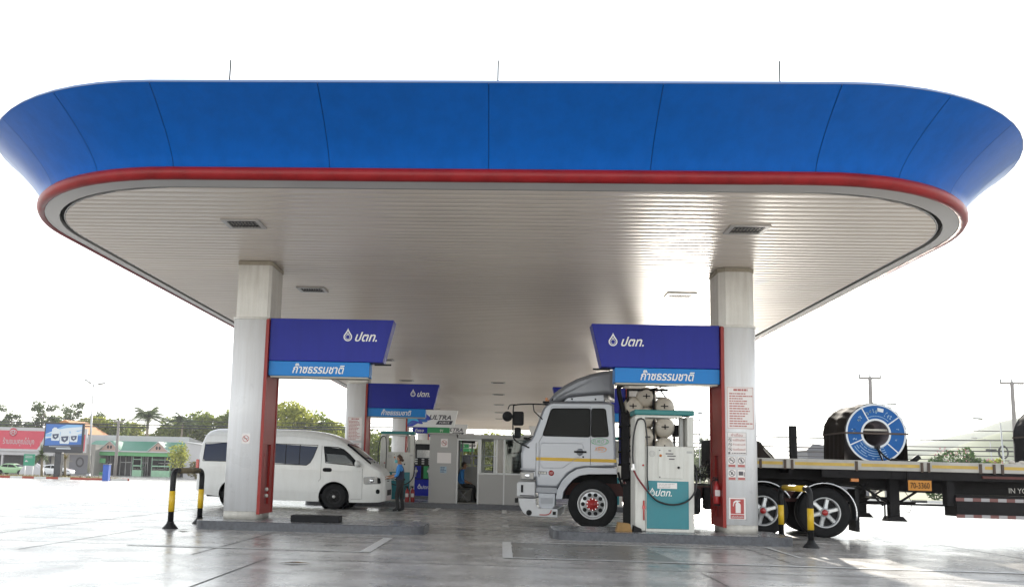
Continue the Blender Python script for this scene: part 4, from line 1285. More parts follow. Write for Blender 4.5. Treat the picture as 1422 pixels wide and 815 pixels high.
def seated():
    j = {}; e = []
    def J(n, dx, dy, z, r): j[n] = ((sx + dx, sy + dy, z), r)
    J('pelvis', -.10, 0, .70, (.12, .15)); J('waist', -.12, 0, .84, (.115, .135)); J('chest', -.09, 0, 1.03, (.125, .155)); J('neckb', -.05, 0, 1.155, (.07, .08)); J('neck', -.015, 0, 1.20, .05)
    J('headl', .02, 0, 1.255, (.07, .072)); J('headm', .02, 0, 1.32, (.088, .08)); J('headt', .01, 0, 1.385, (.062, .06))
    e += [('pelvis', 'waist'), ('waist', 'chest'), ('chest', 'neckb'), ('neckb', 'neck'), ('neck', 'headl'), ('headl', 'headm'), ('headm', 'headt')]
    for s, q in (('n', -1), ('f', 1)):
        J('hip' + s, .02, q * .09, .685, .088); J('kn' + s, .34, q * .11, .66, .066); J('an' + s, .30 + .03 * q, q * .11, .25, .042); J('he' + s, .28 + .03 * q, q * .11, .205, .036); J('to' + s, .43 + .03 * q, q * .12, .197, .033)
        e += [('pelvis', 'hip' + s), ('hip' + s, 'kn' + s), ('kn' + s, 'an' + s), ('an' + s, 'he' + s), ('an' + s, 'to' + s)]
        J('sh' + s, -.075, q * .17, 1.11, .062); J('el' + s, -.04, q * .22, .87, .045); J('wr' + s, .15, q * .15, .775, .029)
        e += [('chest', 'sh' + s), ('sh' + s, 'el' + s), ('el' + s, 'wr' + s)]
        hand(j, e, s, j['wr' + s][0], (1, 0, -.2), (0, 0, 1), .95)
    def mf(c):
        dx = c.x - sx
        if c.z > 1.185: return 0
        if c.z < .745 and not (dx > .2 and c.z > .735): return 2
        if dx > .03 and c.z < .90: return 0
        return 1
    return j, e, mf
j_, e_, mf2_ = seated()
off2 = Vector(sit.location)
j_ = {n: (tuple(Vector(p) - off2), r) for n, (p, r) in j_.items()}
skin_body('body', j_, e_, ['skin', 'vest_navy' if False else 'shirt_blue', 'trouser_black'], lambda c: mf2_(c + off2), sit)
head_bits(sit, (sx + .02, sy, 1.305), (1, -.1), 'hair', None, .98)
# ================================================================== wheels
def wheel(parent, c, r, wd, style, out=-1, dual=False):
    """c: hub centre on the outer face plane; out: -1 faces the camera side"""
    cx, cy, cz = c; ax = (0, out, 0)
    def prof(w_): 
        return [(r * .60, -w_ / 2), (r * .66, -w_ / 2 * 1.02), (r * .88, -w_ / 2), (r * .965, -w_ * .43), (r * .995, -w_ * .34), (r, 0), (r * .995, w_ * .34), (r * .965, w_ * .43), (r * .88, w_ / 2), (r * .66, w_ / 2 * 1.02), (r * .60, w_ / 2 * .9)]
    b = MB(); o = (cx, cy - out * wd / 2, cz)
    b.lathe(prof(wd), o, ax, 48)
    for q in (-.22, 0, .22):       # circumferential grooves
        b.lathe([(r * 1.001, q * wd - .008), (r * .98, q * wd), (r * 1.001, q * wd + .008)], o, ax, 48)
    if dual: b.lathe(prof(wd), (cx, cy - out * wd * 1.65, cz), ax, 40)
    w_ = build('wheel', b, 'tyre', parent)
    f = MB(); n = 48
    rr = r * .605
    def P(rad, ang, d): return (cx + rad * math.cos(ang), cy + out * d, cz + rad * math.sin(ang))
    if style == 'van':
        f.lathe([(rr, -.02), (rr * .96, -.005), (rr * .90, -.03), (rr * .78, -.035), (rr * .72, -.015), (rr * .4, -.012), (rr * .33, .012), (rr * .12, .018), (0, .018)], (cx, cy, cz), ax, 32)
        build('rim', f, 'dark_metal', w_)
        k = MB(); k.lathe([(rr * .22, .012), (rr * .2, .03), (0, .034)], (cx, cy, cz), ax, 18); build('hub_cap', k, 'steel', w_)
        for i in range(8):
            a = 2 * pi * i / 8
            h = MB()
            h.lathe([(.028, .002), (.026, -.004), (0, -.004)], P(rr * .58, a, -.008), ax, 8)
            build('rim_hole', h, 'rubber', w_)
        return w_
    if style == 'front':
        f.lathe([(rr * 1.0, -.03), (rr * 1.02, .0), (rr * .97, .012), (rr * .90, -.02), (rr * .86, -.05), (rr * .80, -.05), (rr * .42, -.015), (rr * .38, .0), (0, .0)], (cx, cy, cz), ax, 40)
        build('rim', f, 'rim_paint', w_)
        k = MB()
        for i in range(10):
            a = 2 * pi * i / 10
            k.lathe([(0, .004), (.038, .004), (.044, -.012)], P(rr * .64, a, -.026), ax, 12)
        build('rim_holes', k, 'rubber', w_)
        k = MB(); k.lathe([(rr * .42, -.002), (rr * .42, .02), (rr * .34, .035), (rr * .20, .05), (rr * .16, .10), (0, .105)], (cx, cy, cz), ax, 24); build('hub', k, 'ext_red', w_)
        k = MB()
        for i in range(10):
            a = 2 * pi * (i + .5) / 10; p = P(rr * .37, a, .025); q_ = P(rr * .37, a, .05); k.cyl(p, q_, .012, n=6)
        build('wheel_nuts', k, 'chrome', w_)
    else:
        f.lathe([(rr, -.03), (rr * 1.02, 0), (rr * .97, .012), (rr * .91, -.015), (rr * .88, -.11)], (cx, cy, cz), ax, 40)
        for i in range(6):
            a = 2 * pi * i / 6 + .28
            d0, d1 = rr * .20, rr * .93
            for (h0, h1) in ((.055, .042),):
                vs = []
                for (rad, hw, dep) in ((d0, h0, -.02), (d1 * .6, h0 * .8, -.035), (d1, h1 * 1.15, -.045)):
                    cdir = Vector((math.cos(a), 0, math.sin(a))); tdir = Vector((-math.sin(a), 0, math.cos(a)))
                    for s_, dd in ((-1, -.03), (-.6, 0), (.6, 0), (1, -.03)):
                        p = Vector((cx, cy, cz)) + cdir * rad + tdir * hw * s_ + Vector((0, out * (dep + dd), 0)); vs.append(tuple(p))
                f.add(vs, [(k * 4 + i_, k * 4 + i_ + 1, k * 4 + i_ + 5, k * 4 + i_ + 4) for k in range(2) for i_ in range(3)])
        f.lathe([(rr * .30, -.03), (rr * .28, -.008), (0, -.004)], (cx, cy, cz), ax, 24)
        build('rim', f, 'rim_paint', w_)
        k = MB(); k.lathe([(rr * .89, -.12), (0, -.12)], (cx, cy, cz), ax, 24); build('rim_back', k, 'rubber', w_)
        k = MB(); k.lathe([(rr * .20, -.004), (rr * .19, .03), (rr * .13, .045), (0, .047)], (cx, cy, cz), ax, 20); build('hub', k, 'ext_red', w_)
    return w_

# ================================================================== body shells
def lerp_tab(tab):
    def f(x):
        if x <= tab[0][0]: return tab[0][1]
        for (a, b), (c, d) in zip(tab, tab[1:]):
            if x <= c: return b + (d - b) * (x - a) / (c - a)
        return tab[-1][1]
    return f
def smooth_tab(tab):
    xs = [t[0] for t in tab]; ys = [t[1] for t in tab]; n = len(tab)
    d = [(ys[i + 1] - ys[i]) / (xs[i + 1] - xs[i]) for i in range(n - 1)]
    m = [d[0]] + [0 if d[i - 1] * d[i] <= 0 else 2 * d[i - 1] * d[i] / (d[i - 1] + d[i]) for i in range(1, n - 1)] + [d[-1]]
    def f(x):
        if x <= xs[0]: return ys[0]
        if x >= xs[-1]: return ys[-1]
        for i in range(n - 1):
            if x <= xs[i + 1]:
                h = xs[i + 1] - xs[i]; t = (x - xs[i]) / h
                return ys[i] * (1 + 2 * t) * (1 - t) ** 2 + m[i] * h * t * (1 - t) ** 2 + ys[i + 1] * t * t * (3 - 2 * t) + m[i + 1] * h * t * t * (t - 1)
    return f
class Shell:
    """road vehicle body: x along, side(x, z) half width; place() puts local points into the world"""
    def __init__(s, L, top, sill, wid, prof, arches, rc, place):
        s.L, s.top, s.sill, s.wid, s.prof, s.arches, s.rc, s.place = L, top, sill, wid, prof, arches, rc, place
    def zb(s, x):
        z = s.sill(x)
        for cx, cz, r in s.arches:
            if abs(x - cx) < r: z = max(z, cz + math.sqrt(r * r - (x - cx) ** 2))
        return z
    def side(s, x, z): return s.wid(x) * s.prof(z)
    def sec(s, x, t):
        """t 0..1: from the sill up the side, round the shoulder, to the roof centre"""
        zt = s.top(x); rc = s.rc(x); zs = zt - rc; zb = min(s.zb(x), zs - .02)
        if t <= .6:
            z = zb + (zs - zb) * t / .6
            return s.side(x, z), z
        y0 = s.side(x, zs); rx = min(rc * 1.25, y0 * .9)
        if t <= .85:
            a = (t - .6) / .25 * pi / 2
            return y0 - rx * (1 - math.cos(a)), zs + rc * .93 * math.sin(a)
        q = (t - .85) / .15
        return (y0 - rx) * (1 - q), zs + rc * (.93 + .07 * (1 - (1 - q) ** 2))
    def body(s, nx=110, nt=30):
        mb = MB(); xs = sorted(set([s.L * i / nx for i in range(nx + 1)] + [c[0] + c[2] * q for c in s.arches for q in (-1.001, -.999, -.97, -.9, .9, .97, .999, 1.001)]))
        ls = []
        for x in xs:
            h = [s.sec(x, i / nt) for i in range(nt + 1)]
            ring_ = [s.place(x, -y, z) for y, z in h] + [s.place(x, y, z) for y, z in reversed(h[:-1])]
            ls.append(ring_)
        mb.loops(ls, False, False, 0, True)
        mb.add(ls[0], [list(range(len(ls[0])))]); mb.add(ls[-1], [list(range(len(ls[-1])))])
        return mb
    def patch(s, poly, sgn=-1, off=.004, n=10, m=12):
        """convex outline in (x, z) laid on the side of the body"""
        mb = MB(); z0 = min(p[1] for p in poly); z1 = max(p[1] for p in poly); vs = []
        for j in range(n + 1):
            z = z0 + (z1 - z0) * j / n; zz = min(max(z, z0 + 1e-4), z1 - 1e-4); xs = []
            for a, b in zip(poly, poly[1:] + poly[:1]):
                if (a[1] - zz) * (b[1] - zz) <= 0 and a[1] != b[1]: xs.append(a[0] + (b[0] - a[0]) * (zz - a[1]) / (b[1] - a[1]))
            xa, xb = min(xs), max(xs)
            for i in range(m + 1):
                x = xa + (xb - xa) * i / m; vs.append(s.place(x, sgn * (s.side(x, z) + off), z))
        mb.add(vs, [(j * (m + 1) + i, j * (m + 1) + i + 1, (j + 1) * (m + 1) + i + 1, (j + 1) * (m + 1) + i) for j in range(n) for i in range(m)], 0, True)
        return mb
    def line(s, pts, sgn=-1, r=.006, off=.0, n=6):
        P_ = []
        for a, b in zip(pts, pts[1:]):
            for k in range(n): P_.append((a[0] + (b[0] - a[0]) * k / n, a[1] + (b[1] - a[1]) * k / n))
        P_.append(pts[-1])
        return MB().tube([s.place(x, sgn * (s.side(x, z) + off), z) for x, z in P_], r, 6)
    def top_patch(s, x0, x1, t0, off=.005, nx=12, nt=10):
        mb = MB(); vs = []
        for i in range(nx + 1):
            x = x0 + (x1 - x0) * i / nx
            row = []
            for k in range(nt + 1):
                y, z = s.sec(x, t0 + (1 - t0) * k / nt); row.append((y, z))
            full = [(-y, z) for y, z in row] + [(y, z) for y, z in reversed(row[:-1])]
            for y, z in full: vs.append(s.place(x + off * .6, y, z + off))
        m = 2 * nt + 1
        mb.add(vs, [(i * m + k, i * m + k + 1, (i + 1) * m + k + 1, (i + 1) * m + k) for i in range(nx) for k in range(m - 1)], 0, True)
        return mb
def roundpoly(poly, r=.04, n=4):
    """round the corners of a polygon"""
    out = []; N = len(poly)
    for i in range(N):
        p = Vector(poly[i]); a = Vector(poly[i - 1]); b = Vector(poly[(i + 1) % N])
        da = (a - p); db = (b - p); q = min(r, da.length * .45, db.length * .45)
        A = p + da.normalized() * q; B = p + db.normalized() * q
        for k in range(n + 1):
            t = k / n; out.append(tuple(A * (1 - t) ** 2 + p * 2 * t * (1 - t) + B * t * t))
    return out

# ------------------------------------------------------------------ minibus
VX, VY, VK = -8.50, 25.30, 1.026
van = thing('minibus', 'white high roof minibus parked behind the front left column', 'minibus', (VX + 2.6, VY, 0))
pv = lambda x, y, z: (VX + x * VK, VY + y, z)
vtop = smooth_tab([(0, 1.05), (.04, 1.55), (.12, 1.93), (.25, 2.10), (.5, 2.165), (1.6, 2.19), (2.8, 2.18), (3.45, 2.115), (3.8, 2.0), (4.08, 1.84), (4.45, 1.55), (4.78, 1.285), (4.86, 1.235), (5.0, 1.15), (5.09, 1.04), (5.14, .90), (5.17, .74), (5.18, .58)])
vsill = smooth_tab([(0, .44), (.2, .33), (.6, .28), (1.2, .21), (4.4, .20), (5.0, .22), (5.18, .27)])
vwid = smooth_tab([(0, .80), (.10, .86), (.35, .895), (.8, .90), (4.2, .90), (4.6, .89), (4.85, .868), (5.05, .815), (5.14, .74), (5.18, .64)])
def vprof(z):
    if z > 1.12: return 1 - .105 * ((z - 1.12) / 1.05) ** 1.5
    if z < .6: return 1 - .05 * ((.6 - z) / .4) ** 2
    return 1.0
vrc = lerp_tab([(0, .25), (.3, .24), (3.4, .24), (4.1, .16), (5.0, .10), (5.18, .06)])
vs_ = Shell(5.18, vtop, vsill, vwid, vprof, [(3.80, .34, .415), (1.07, .34, .415)], vrc, pv)
build('body', vs_.body(), 'van_white', van, fixn=True)
fl = MB(); fl.box(VX + .3, VX + 4.9 * VK, VY - .78, VY + .78, .26, .40); build('underbody', fl, 'chassis', van)
for x, r in ((3.80, .41), (1.07, .41)):
    for q in (-1, 1):
        ub = MB(); y0 = VY + q * .50; ub.lathe([(r * VK, 0), (r * VK, .36)], (VX + x * VK, y0, .34), (0, q, 0), 24); ub.lathe([(r * VK, 0), (0, 0)], (VX + x * VK, y0, .34), (0, q, 0), 24); build('wheel_housing', ub, 'seal', van)
for q in (-1, 1):
    qq = lambda pts, r=.05: roundpoly(pts, r)
    win = 'blue_glass'
    for pts in ([(.16, 1.24), (.20, 1.74), (.88, 1.76), (.88, 1.24)], [(.96, 1.23), (.96, 1.76), (1.78, 1.765), (1.78, 1.22)]):
        w_ = build('side_window', vs_.patch(qq(pts, .07), q, .005), win, van, fixn=False)
        build('rubber_seal', vs_.line(pts + pts[:1], q, .009, .002), 'seal', w_)
    pts = [(1.86, 1.21), (1.86, 1.765), (3.31, 1.745), (3.20, 1.42), (3.12, 1.26), (3.02, 1.185)]
    w_ = build('side_window', vs_.patch(pts, q, .005), win, van, fixn=False)
    build('rubber_seal', vs_.line(pts + pts[:1], q, .009, .002), 'seal', w_)
    for x in (2.44, 2.82): build('window_divider', vs_.line([(x, 1.20), (x, 1.745)], q, .010, .004), 'seal', w_)
    pts = [(3.545, 1.27), (3.475, 1.715), (3.86, 1.70), (4.02, 1.645), (4.20, 1.50), (4.49, 1.195)]
    w_ = build('door_window', vs_.patch(pts, q, .006), 'dark_glass', van, fixn=False)
    build('rubber_seal', vs_.line(pts + pts[:1], q, .012, .002), 'seal', w_)
    rf = build('reflection_shade', vs_.patch([(3.60, 1.26), (3.56, 1.52), (4.05, 1.50), (4.34, 1.22)], q, .0075), 'tint_glass', w_, fixn=False)
    door = build('door_seam', vs_.line([(3.42, 1.74), (3.42, .82), (3.36, .76)], q, .004, .001), 'seam', van)
    build('door_seam', vs_.line([(4.55, 1.13), (4.56, .30), (4.26, .29)], q, .004, .001), 'seam', van)
    build('door_seam', vs_.line([(1.80, 1.80), (1.80, .24)], q, .003, .001), 'seam', van)
    build('crease', vs_.line([(.10, 1.07), (3.4, 1.04), (4.5, 1.06)], q, .006, -.002, 10), 'van_white', van)
    build('crease', vs_.line([(1.36, .47), (3.36, .44)], q, .006, -.002, 10), 'van_white', van)
    build('drip_rail', vs_.line([(.14, 1.955), (2.4, 1.985), (3.45, 1.925), (4.0, 1.74)], q, .010, .0, 10), 'van_white', van)
    h = MB().tube([vs_.place(x, q * (vs_.side(x, 1.07) + d), 1.075) for x, d in ((3.505, .0), (3.53, .035), (3.67, .035), (3.70, .0))], .016, 8)
    dh = build('door_handle', h, 'seal', van)
    h = vs_.patch(rrect(3.47, 3.72, 1.02, 1.13, .05), q, .004); build('handle_recess', h, 'seal', van, fixn=False)
    # mirror
    m_ = MB(); c = vs_.place(4.42, q * (vs_.side(4.4, 1.2) + .14), 1.26); m_.ball(c, (.07, .115, .10), 12, 8); m_.tube([vs_.place(4.46, q * vs_.side(4.46, 1.2), 1.2), c], .028, 8)
    build('wing_mirror', m_, 'van_white', van)
    # wheel arch lips
    for cx in (3.80, 1.07):
        pts = [(cx + .43 * math.cos(R(a)), .34 + .43 * math.sin(R(a))) for a in range(-12, 193, 12)]
        build('arch_lip', vs_.line(pts, q, .018, -.006, 2), 'van_white', van)
    # head and tail lamps
    hp = vs_.patch(roundpoly([(4.60, .70), (4.58, .90), (4.98, .925), (5.055, .72)], .04), q, .008)
    hl = build('headlight', hp, 'lamp_glass', van, fixn=False)
    b = MB(); b.ball(vs_.place(4.80, q * (vs_.side(4.8, .8) - .01), .81), (.075, .03, .07), 12, 8); build('lamp_bowl', b, 'chrome', hl)
    b = vs_.patch(roundpoly([(4.965, .73), (4.955, .90), (5.03, .88), (5.06, .74)], .02), q, .010); build('indicator', b, 'dark_glass', hl, fixn=False)
    b = MB(); b.box(VX - .035, VX + .05, VY + q * .80 - .06, VY + q * .80 + .06, .95, 1.28); build('tail_light', b, 'red_lamp', van, bev=.02)
    fg = vs_.patch(rrect(4.93, 5.03, .45, .58, .045), q, .006); build('fog_lamp', fg, 'dark_glass', van, fixn=False)
    for cx in (3.80, 1.07): wheel(van, (VX + cx * VK, VY + q * .875, .345), .345, .21, 'van', q)
build('windscreen', vs_.top_patch(4.10, 4.76, .70), 'dark_glass', van, fixn=False)
g = MB()
for z in (.80, .86): g.tube([vs_.place(5.13 - abs(y) * .08 + .03, y, z) for y in (-.5, -.25, 0, .25, .5)], .014, 6)
build('grille', g, 'seal', van)
b = MB(); b.add([vs_.place(x, y, z) for x, y, z in ((5.188, -.45, .40), (5.188, .45, .40), (5.185, .45, .56), (5.185, -.45, .56))], [(0, 1, 2, 3)]); build('bumper_intake', b, 'seal', van, fixn=False)
b = MB()
for y in (-.35, .25): b.tube([vs_.place(4.80, y, 1.30), vs_.place(4.72, y + .55, 1.345)], .008, 6)
build('wiper', b, 'seal', van)

# ------------------------------------------------------------------ truck tractor
TX, TY = 1.93, 18.86
truck = thing('truck', 'silver truck tractor with roof deflector and cream gas cylinders behind the cab', 'truck', (TX, TY, 0))
W = 2.42
def side_loops(poly, y0=0.0, y1=W, ins=.035, steps=3):
    """flat sided body from an (x, z) outline with rounded long edges"""
    c = Vector((sum(p[0] for p in poly) / len(poly), sum(p[1] for p in poly) / len(poly)))
    def inset(d):
        out = []; N = len(poly)
        for i in range(N):
            p = Vector(poly[i]); a = Vector(poly[i - 1]); b = Vector(poly[(i + 1) % N])
            n1 = Vector((-(p - a).y, (p - a).x)); n2 = Vector((-(b - p).y, (b - p).x))
            n1 = n1.normalized() if n1.length > 1e-6 else Vector((0, 0)); n2 = n2.normalized() if n2.length > 1e-6 else n1
            n = (n1 + n2); n = n.normalized() if n.length > 1e-6 else n1
            k = 1 / max(.45, n.dot(n1))
            out.append(tuple(p + n * d * k))
        return out
    area = sum(a[0] * b[1] - b[0] * a[1] for a, b in zip(poly, poly[1:] + poly[:1]))
    sg = 1 if area > 0 else -1
    ls = []
    for k in range(steps + 1):
        a = pi / 2 * k / steps; ls.append((y0 + ins * (1 - math.sin(a)), ins * (1 - math.cos(a))))
    ls = [(y0 + ins * (1 - math.cos(pi / 2 * (1 - k / steps))) * 0 + ins * (1 - math.cos(pi / 2 * k / steps)), ins * (1 - math.sin(pi / 2 * k / steps))) for k in range(steps + 1)]
    seq = ls + [(y1 - (y - y0), d) for y, d in reversed(ls)]
    mb = MB(); L = []
    for y, d in seq:
        q = inset(sg * d); L.append([(TX + 0 + p[0] - TX, TY + y, p[1]) for p in q])
    mb.loops(L, True, True, 0, True)
    return mb
# cab shell with its windscreen rake
cab = [(.42, 1.02), (.405, 1.55), (.47, 1.74), (.60, 1.84), (.66, 1.93), (.87, 2.52), (.95, 2.62), (1.06, 2.665), (2.26, 2.67), (2.37, 2.62), (2.42, 1.36), (2.44, 1.30), (2.02, 1.28), (1.76, 1.27), (1.57, 1.23), (1.42, 1.13), (1.30, .98), (1.20, .84), (.74, .84), (.72, 1.02)]
build('cab', side_loops(cab, 0, W, .05), 'cab_silver', truck)
def sidepoly(poly, y, mi=0, mb=None):
    mb = mb or MB(); mb.add([(p[0], TY + y, p[1]) for p in poly], [list(range(len(poly)))], mi); return mb
def sideline(pts, y, r=.006):
    return MB().tube([(p[0], TY + y, p[1]) for p in pts], r, 6)
for y, s in ((-.003, -1), (W + .003, 1)):
    wp = roundpoly([(.865, 1.935), (1.055, 2.515), (1.87, 2.525), (1.87, 1.925)], .05)
    d = build('door_window', sidepoly(wp, y), 'dark_glass', truck, fixn=False); build('window_seal', sideline(wp + wp[:1], y, .012), 'seal', d)
    wp = roundpoly([(1.90, 1.925), (1.90, 2.525), (2.19, 2.525), (2.26, 1.94)], .05)
    d = build('rear_side_window', sidepoly(wp, y), 'dark_glass', truck, fixn=False); build('window_seal', sideline(wp + wp[:1], y, .012), 'seal', d)
    st = [(.73, 1.405), (2.425, 1.395), (2.422, 1.465), (.735, 1.475)]
    build('yellow_stripe', sidepoly(st, y), 'yellow_stripe', truck, fixn=False)
    build('door_seam', sideline([(.80, 1.05), (.79, 1.80), (.86, 1.92), (1.05, 2.56), (1.88, 2.565), (1.885, 1.33)], y, .005), 'seam', truck)
    build('door_seam', sideline([(.73, 1.04), (.73, 1.78)], y, .005), 'seam', truck)
    build('panel_crease', sideline([(.86, 1.78), (1.70, 1.78), (1.74, 1.70), (1.66, 1.52), (1.30, 1.26), (.88, 1.25), (.82, 1.33), (.82, 1.72), (.86, 1.78)], y + .003 * (-s), .006), 'cab_silver', truck)
    h = MB(); n = 20
    h.lathe([(.075, .0), (.070, .006), (0, .006)], (1.66, TY + y, 1.60), (0, s, 0), n); hd = build('handle_dish', h, 'cab_silver_dark', truck)
    h = MB(); yy = sorted((TY + y + s * .02, TY + y + s * .045)); h.box(1.54, 1.80, yy[0], yy[1], 1.585, 1.625); build('handle', h, 'seal', hd, bev=.008)
    p = MB(); p.ball((1.73, TY + y, 1.50), (.02, .008, .02), 8, 6); build('door_lock', p, 'seal', hd)
# badges on the door as seen in the photograph
b = sidepoly([(.78, 1.115), (.96, 1.115), (.96, 1.175), (.78, 1.175)], -.004); o = build('model_badge', b, 'seal', truck, fixn=False)
b = sidepoly([(.79, 1.123), (.95, 1.123), (.95, 1.167), (.79, 1.167)], -.006); build('badge_face', b, 'pump_white', o, fixn=False)
b = text_at('FT', .87, TY - .008, 1.145, .03, width=.09); build('lettering', b, 'seal', o, fixn=False)
b = MB(); b.lathe([(0, .004), (.058, .004), (.058, 0)], (1.06, TY - .002, 1.145), (0, -1, 0), 20); o = build('round_badge', b, 'ext_red', truck)
b = text_at('13', 1.06, TY - .009, 1.145, .05); build('lettering', b, 'pump_white', o, fixn=False)
b = text_at('EURO 3', 2.08, TY - .006, 1.83, .075, shear=.3, width=.32); o = build('green_badge', b, 'green_sign', truck, fixn=False)
b = MB(); strip(b, [(2.08 + .19 * math.cos(2 * pi * k / 24), 1.83 + .075 * math.sin(2 * pi * k / 24)) for k in range(24)], [(2.08 + .18 * math.cos(2 * pi * k / 24), 1.83 + .062 * math.sin(2 * pi * k / 24)) for k in range(24)], TY - .005); build('badge_ring', b, 'green_sign', o, fixn=False)
b = text_at('380', 2.06, TY - .006, 1.67, .075, shear=.2, width=.19); o = build('amber_badge', b, 'amber', truck, fixn=False)
b = MB(); strip(b, [(2.10 + .12 * math.cos(2 * pi * k / 24), 1.665 + .06 * math.sin(2 * pi * k / 24)) for k in range(24)], [(2.09 + .11 * math.cos(2 * pi * k / 24), 1.66 + .048 * math.sin(2 * pi * k / 24)) for k in range(24)], TY - .005); build('badge_ring', b, 'amber', o, fixn=False)
# roof fairing and air deflector
df = [(.98, 2.67), (.99, 2.73), (1.10, 2.87), (1.30, 3.03), (1.55, 3.17), (1.85, 3.28), (2.12, 3.34), (2.36, 3.375), (2.37, 2.84), (2.16, 2.84), (1.80, 2.80), (1.45, 2.765), (1.28, 2.70), (1.24, 2.675)]
build('air_deflector', side_loops(df, .10, W - .10, .09, 4), 'cab_silver_dark', truck)
lf_ = [(1.30, 2.675), (1.38, 2.76), (1.60, 2.795), (1.95, 2.825), (2.16, 2.84), (2.18, 2.675)]
o = build('lower_fairing', side_loops(lf_, .06, W - .06, .02, 2), 'cab_silver', truck)
b = MB()
for x in (1.48, 1.98): b.lathe([(0, .006), (.02, .006), (.02, 0)], (x, TY + .058, 2.73), (0, -1, 0), 10)
build('fixing_bolts', b, 'seal', o)
b = MB(); b.box(.83, 1.0, TY + .3, TY + W - .3, 2.655, 2.70); build('sun_visor', b, 'dark_glass', truck, bev=.01)
b = MB()
for k in range(5): b.box(.90 + .02 * k, .95 + .02 * k, TY + .15 + .5 * k, TY + .25 + .5 * k, 2.69, 2.76)
build('roof_lamps', b, 'amber', truck)
# windscreen, front face
b = MB(); b.add([(.654, TY + .12, 1.96), (.654, TY + W - .12, 1.96), (.848, TY + W - .16, 2.50), (.848, TY + .16, 2.50)], [(0, 1, 2, 3)]); build('windscreen', b, 'dark_glass', truck, fixn=False)
b = MB()
for z in (1.15, 1.27, 1.39, 1.5): b.box(.385, .408, TY + .35, TY + W - .35, z, z + .07)
build('front_grille', b, 'seal', truck)
b = MB(); b.box(.44, .52, TY + .15, TY + W - .15, 1.86, 1.90); b.tube([(.50, TY + .3, 1.88), (.66, TY + .9, 1.99)], .012, 6); b.tube([(.50, TY + 1.2, 1.88), (.66, TY + 1.8, 1.99)], .012, 6); build('wipers', b, 'seal', truck)
# wheel arch: flared fender from step to rear of the cab
cxw, czw = 1.93, .49
arch_o = [(1.16, .60), (1.19, .80), (1.30, 1.00), (1.44, 1.145), (1.60, 1.245), (1.80, 1.285), (2.44, 1.285)]
arch_i = [(1.30, .60), (1.33, .76), (1.42, .90), (1.53, 1.02), (1.66, 1.10), (1.84, 1.135), (2.44, 1.15)]
b = MB(); n = len(arch_o)
L = [[(p[0], TY + y, p[1]) for p in arch_o] + [(p[0], TY + y, p[1]) for p in reversed(arch_i)] for y in (-.045, .5)]
b.loops(L, True, False, 0, False)
for y in (-.045, .5): b.add([(p[0], TY + y, p[1]) for p in arch_o] + [(p[0], TY + y, p[1]) for p in arch_i], [(i, i + 1, n + i + 1, n + i) for i in range(n - 1)])
build('fender', b, 'cab_silver', truck, bev=.012)
b = MB(); b.loops([[(p[0], TY + y, p[1]) for p in arch_i] for y in (.0, .75)], False, False, 0, True); b.add([(p[0], TY + .75, p[1]) for p in arch_i] + [(2.44, TY + .75, .6)], [list(range(len(arch_i) + 1))]); build('wheel_housing', b, 'rubber', truck, fixn=False)
# steps under the door, bumper, lamps
b = MB(); b.box(.74, 1.19, TY + .0, TY + .4, .72, .845); build('step_panel', b, 'cab_silver_dark', truck, bev=.012)
b = MB(); b.prism([(.80, .46), (.785, .72), (1.15, .72), (1.14, .46), (1.08, .38), (.86, .38)], 'y', TY + .02, TY + .4); st_ = build('step', b, 'cab_silver', truck, bev=.012)
b = MB(); b.box(.84, 1.10, TY + .012, TY + .019, .50, .62); build('step_hollow', b, 'cab_silver_dark', st_)
b = MB(); b.prism([(.33, .62), (.325, .92), (.38, .955), (.73, .955), (.73, .62)], 'y', TY - .02, TY + W + .02); bp_ = build('upper_bumper', b, 'bumper_white', truck, bev=.035, segs=3)
b = MB(); b.box(.42, .47, TY - .027, TY - .021, .72, .88); b.box(.40, .70, TY - .026, TY - .021, .645, .665); build('bumper_recess', b, 'seal', bp_)
b = MB(); b.prism([(.36, .60), (.40, .42), (.47, .30), (.58, .225), (1.20, .215), (1.21, .40), (.80, .40), (.75, .45), (.74, .60)], 'y', TY - .025, TY + W + .025); lb_ = build('lower_bumper', b, 'bumper_white', truck, bev=.018)
b = MB(); b.tube(bez([(.82, TY - .028, .265), (.98, TY - .03, .27), (1.05, TY - .03, .31), (1.07, TY - .028, .37)]), .012, 6); build('red_stripe', b, 'ext_red', lb_)
b = MB(); b.lathe([(0, .004), (.055, .004), (.06, 0)], (.60, TY - .027, .30), (0, -1, 0), 16); b.box(1.10, 1.17, TY - .03, TY - .026, .27, .34); build('fog_lamp', b, 'seal', lb_)
b = MB(); b.box(.29, .35, TY - .01, TY + .12, .50, .60); build('bumper_end', b, 'seal', truck, bev=.01)
for y0 in (-.012, W - .35):
    b = MB(); b.box(.40, .70, TY + y0, TY + y0 + .36, .985, 1.165); hl = build('headlight', b, 'lamp_glass', truck, bev=.03, segs=3)
    b = MB(); b.box(.395, .71, TY + y0 - .006, TY + y0 + .366, 1.168, 1.19); build('lamp_brow', b, 'seal', hl)
    b = MB(); b.ball((.55, TY + y0 + .01, 1.075), (.07, .02, .06), 12, 8); build('lamp_bowl', b, 'chrome', hl)
b = MB(); b.box(.40, .73, TY - .004, TY + .3, 1.20, 1.235); build('corner_strip', b, 'cab_silver_dark', truck)
b = MB(); b.box(.425, .60, TY + .003, TY + .30, 1.24, 1.72); build('corner_panel', b, 'cab_silver_dark', truck, bev=.02)
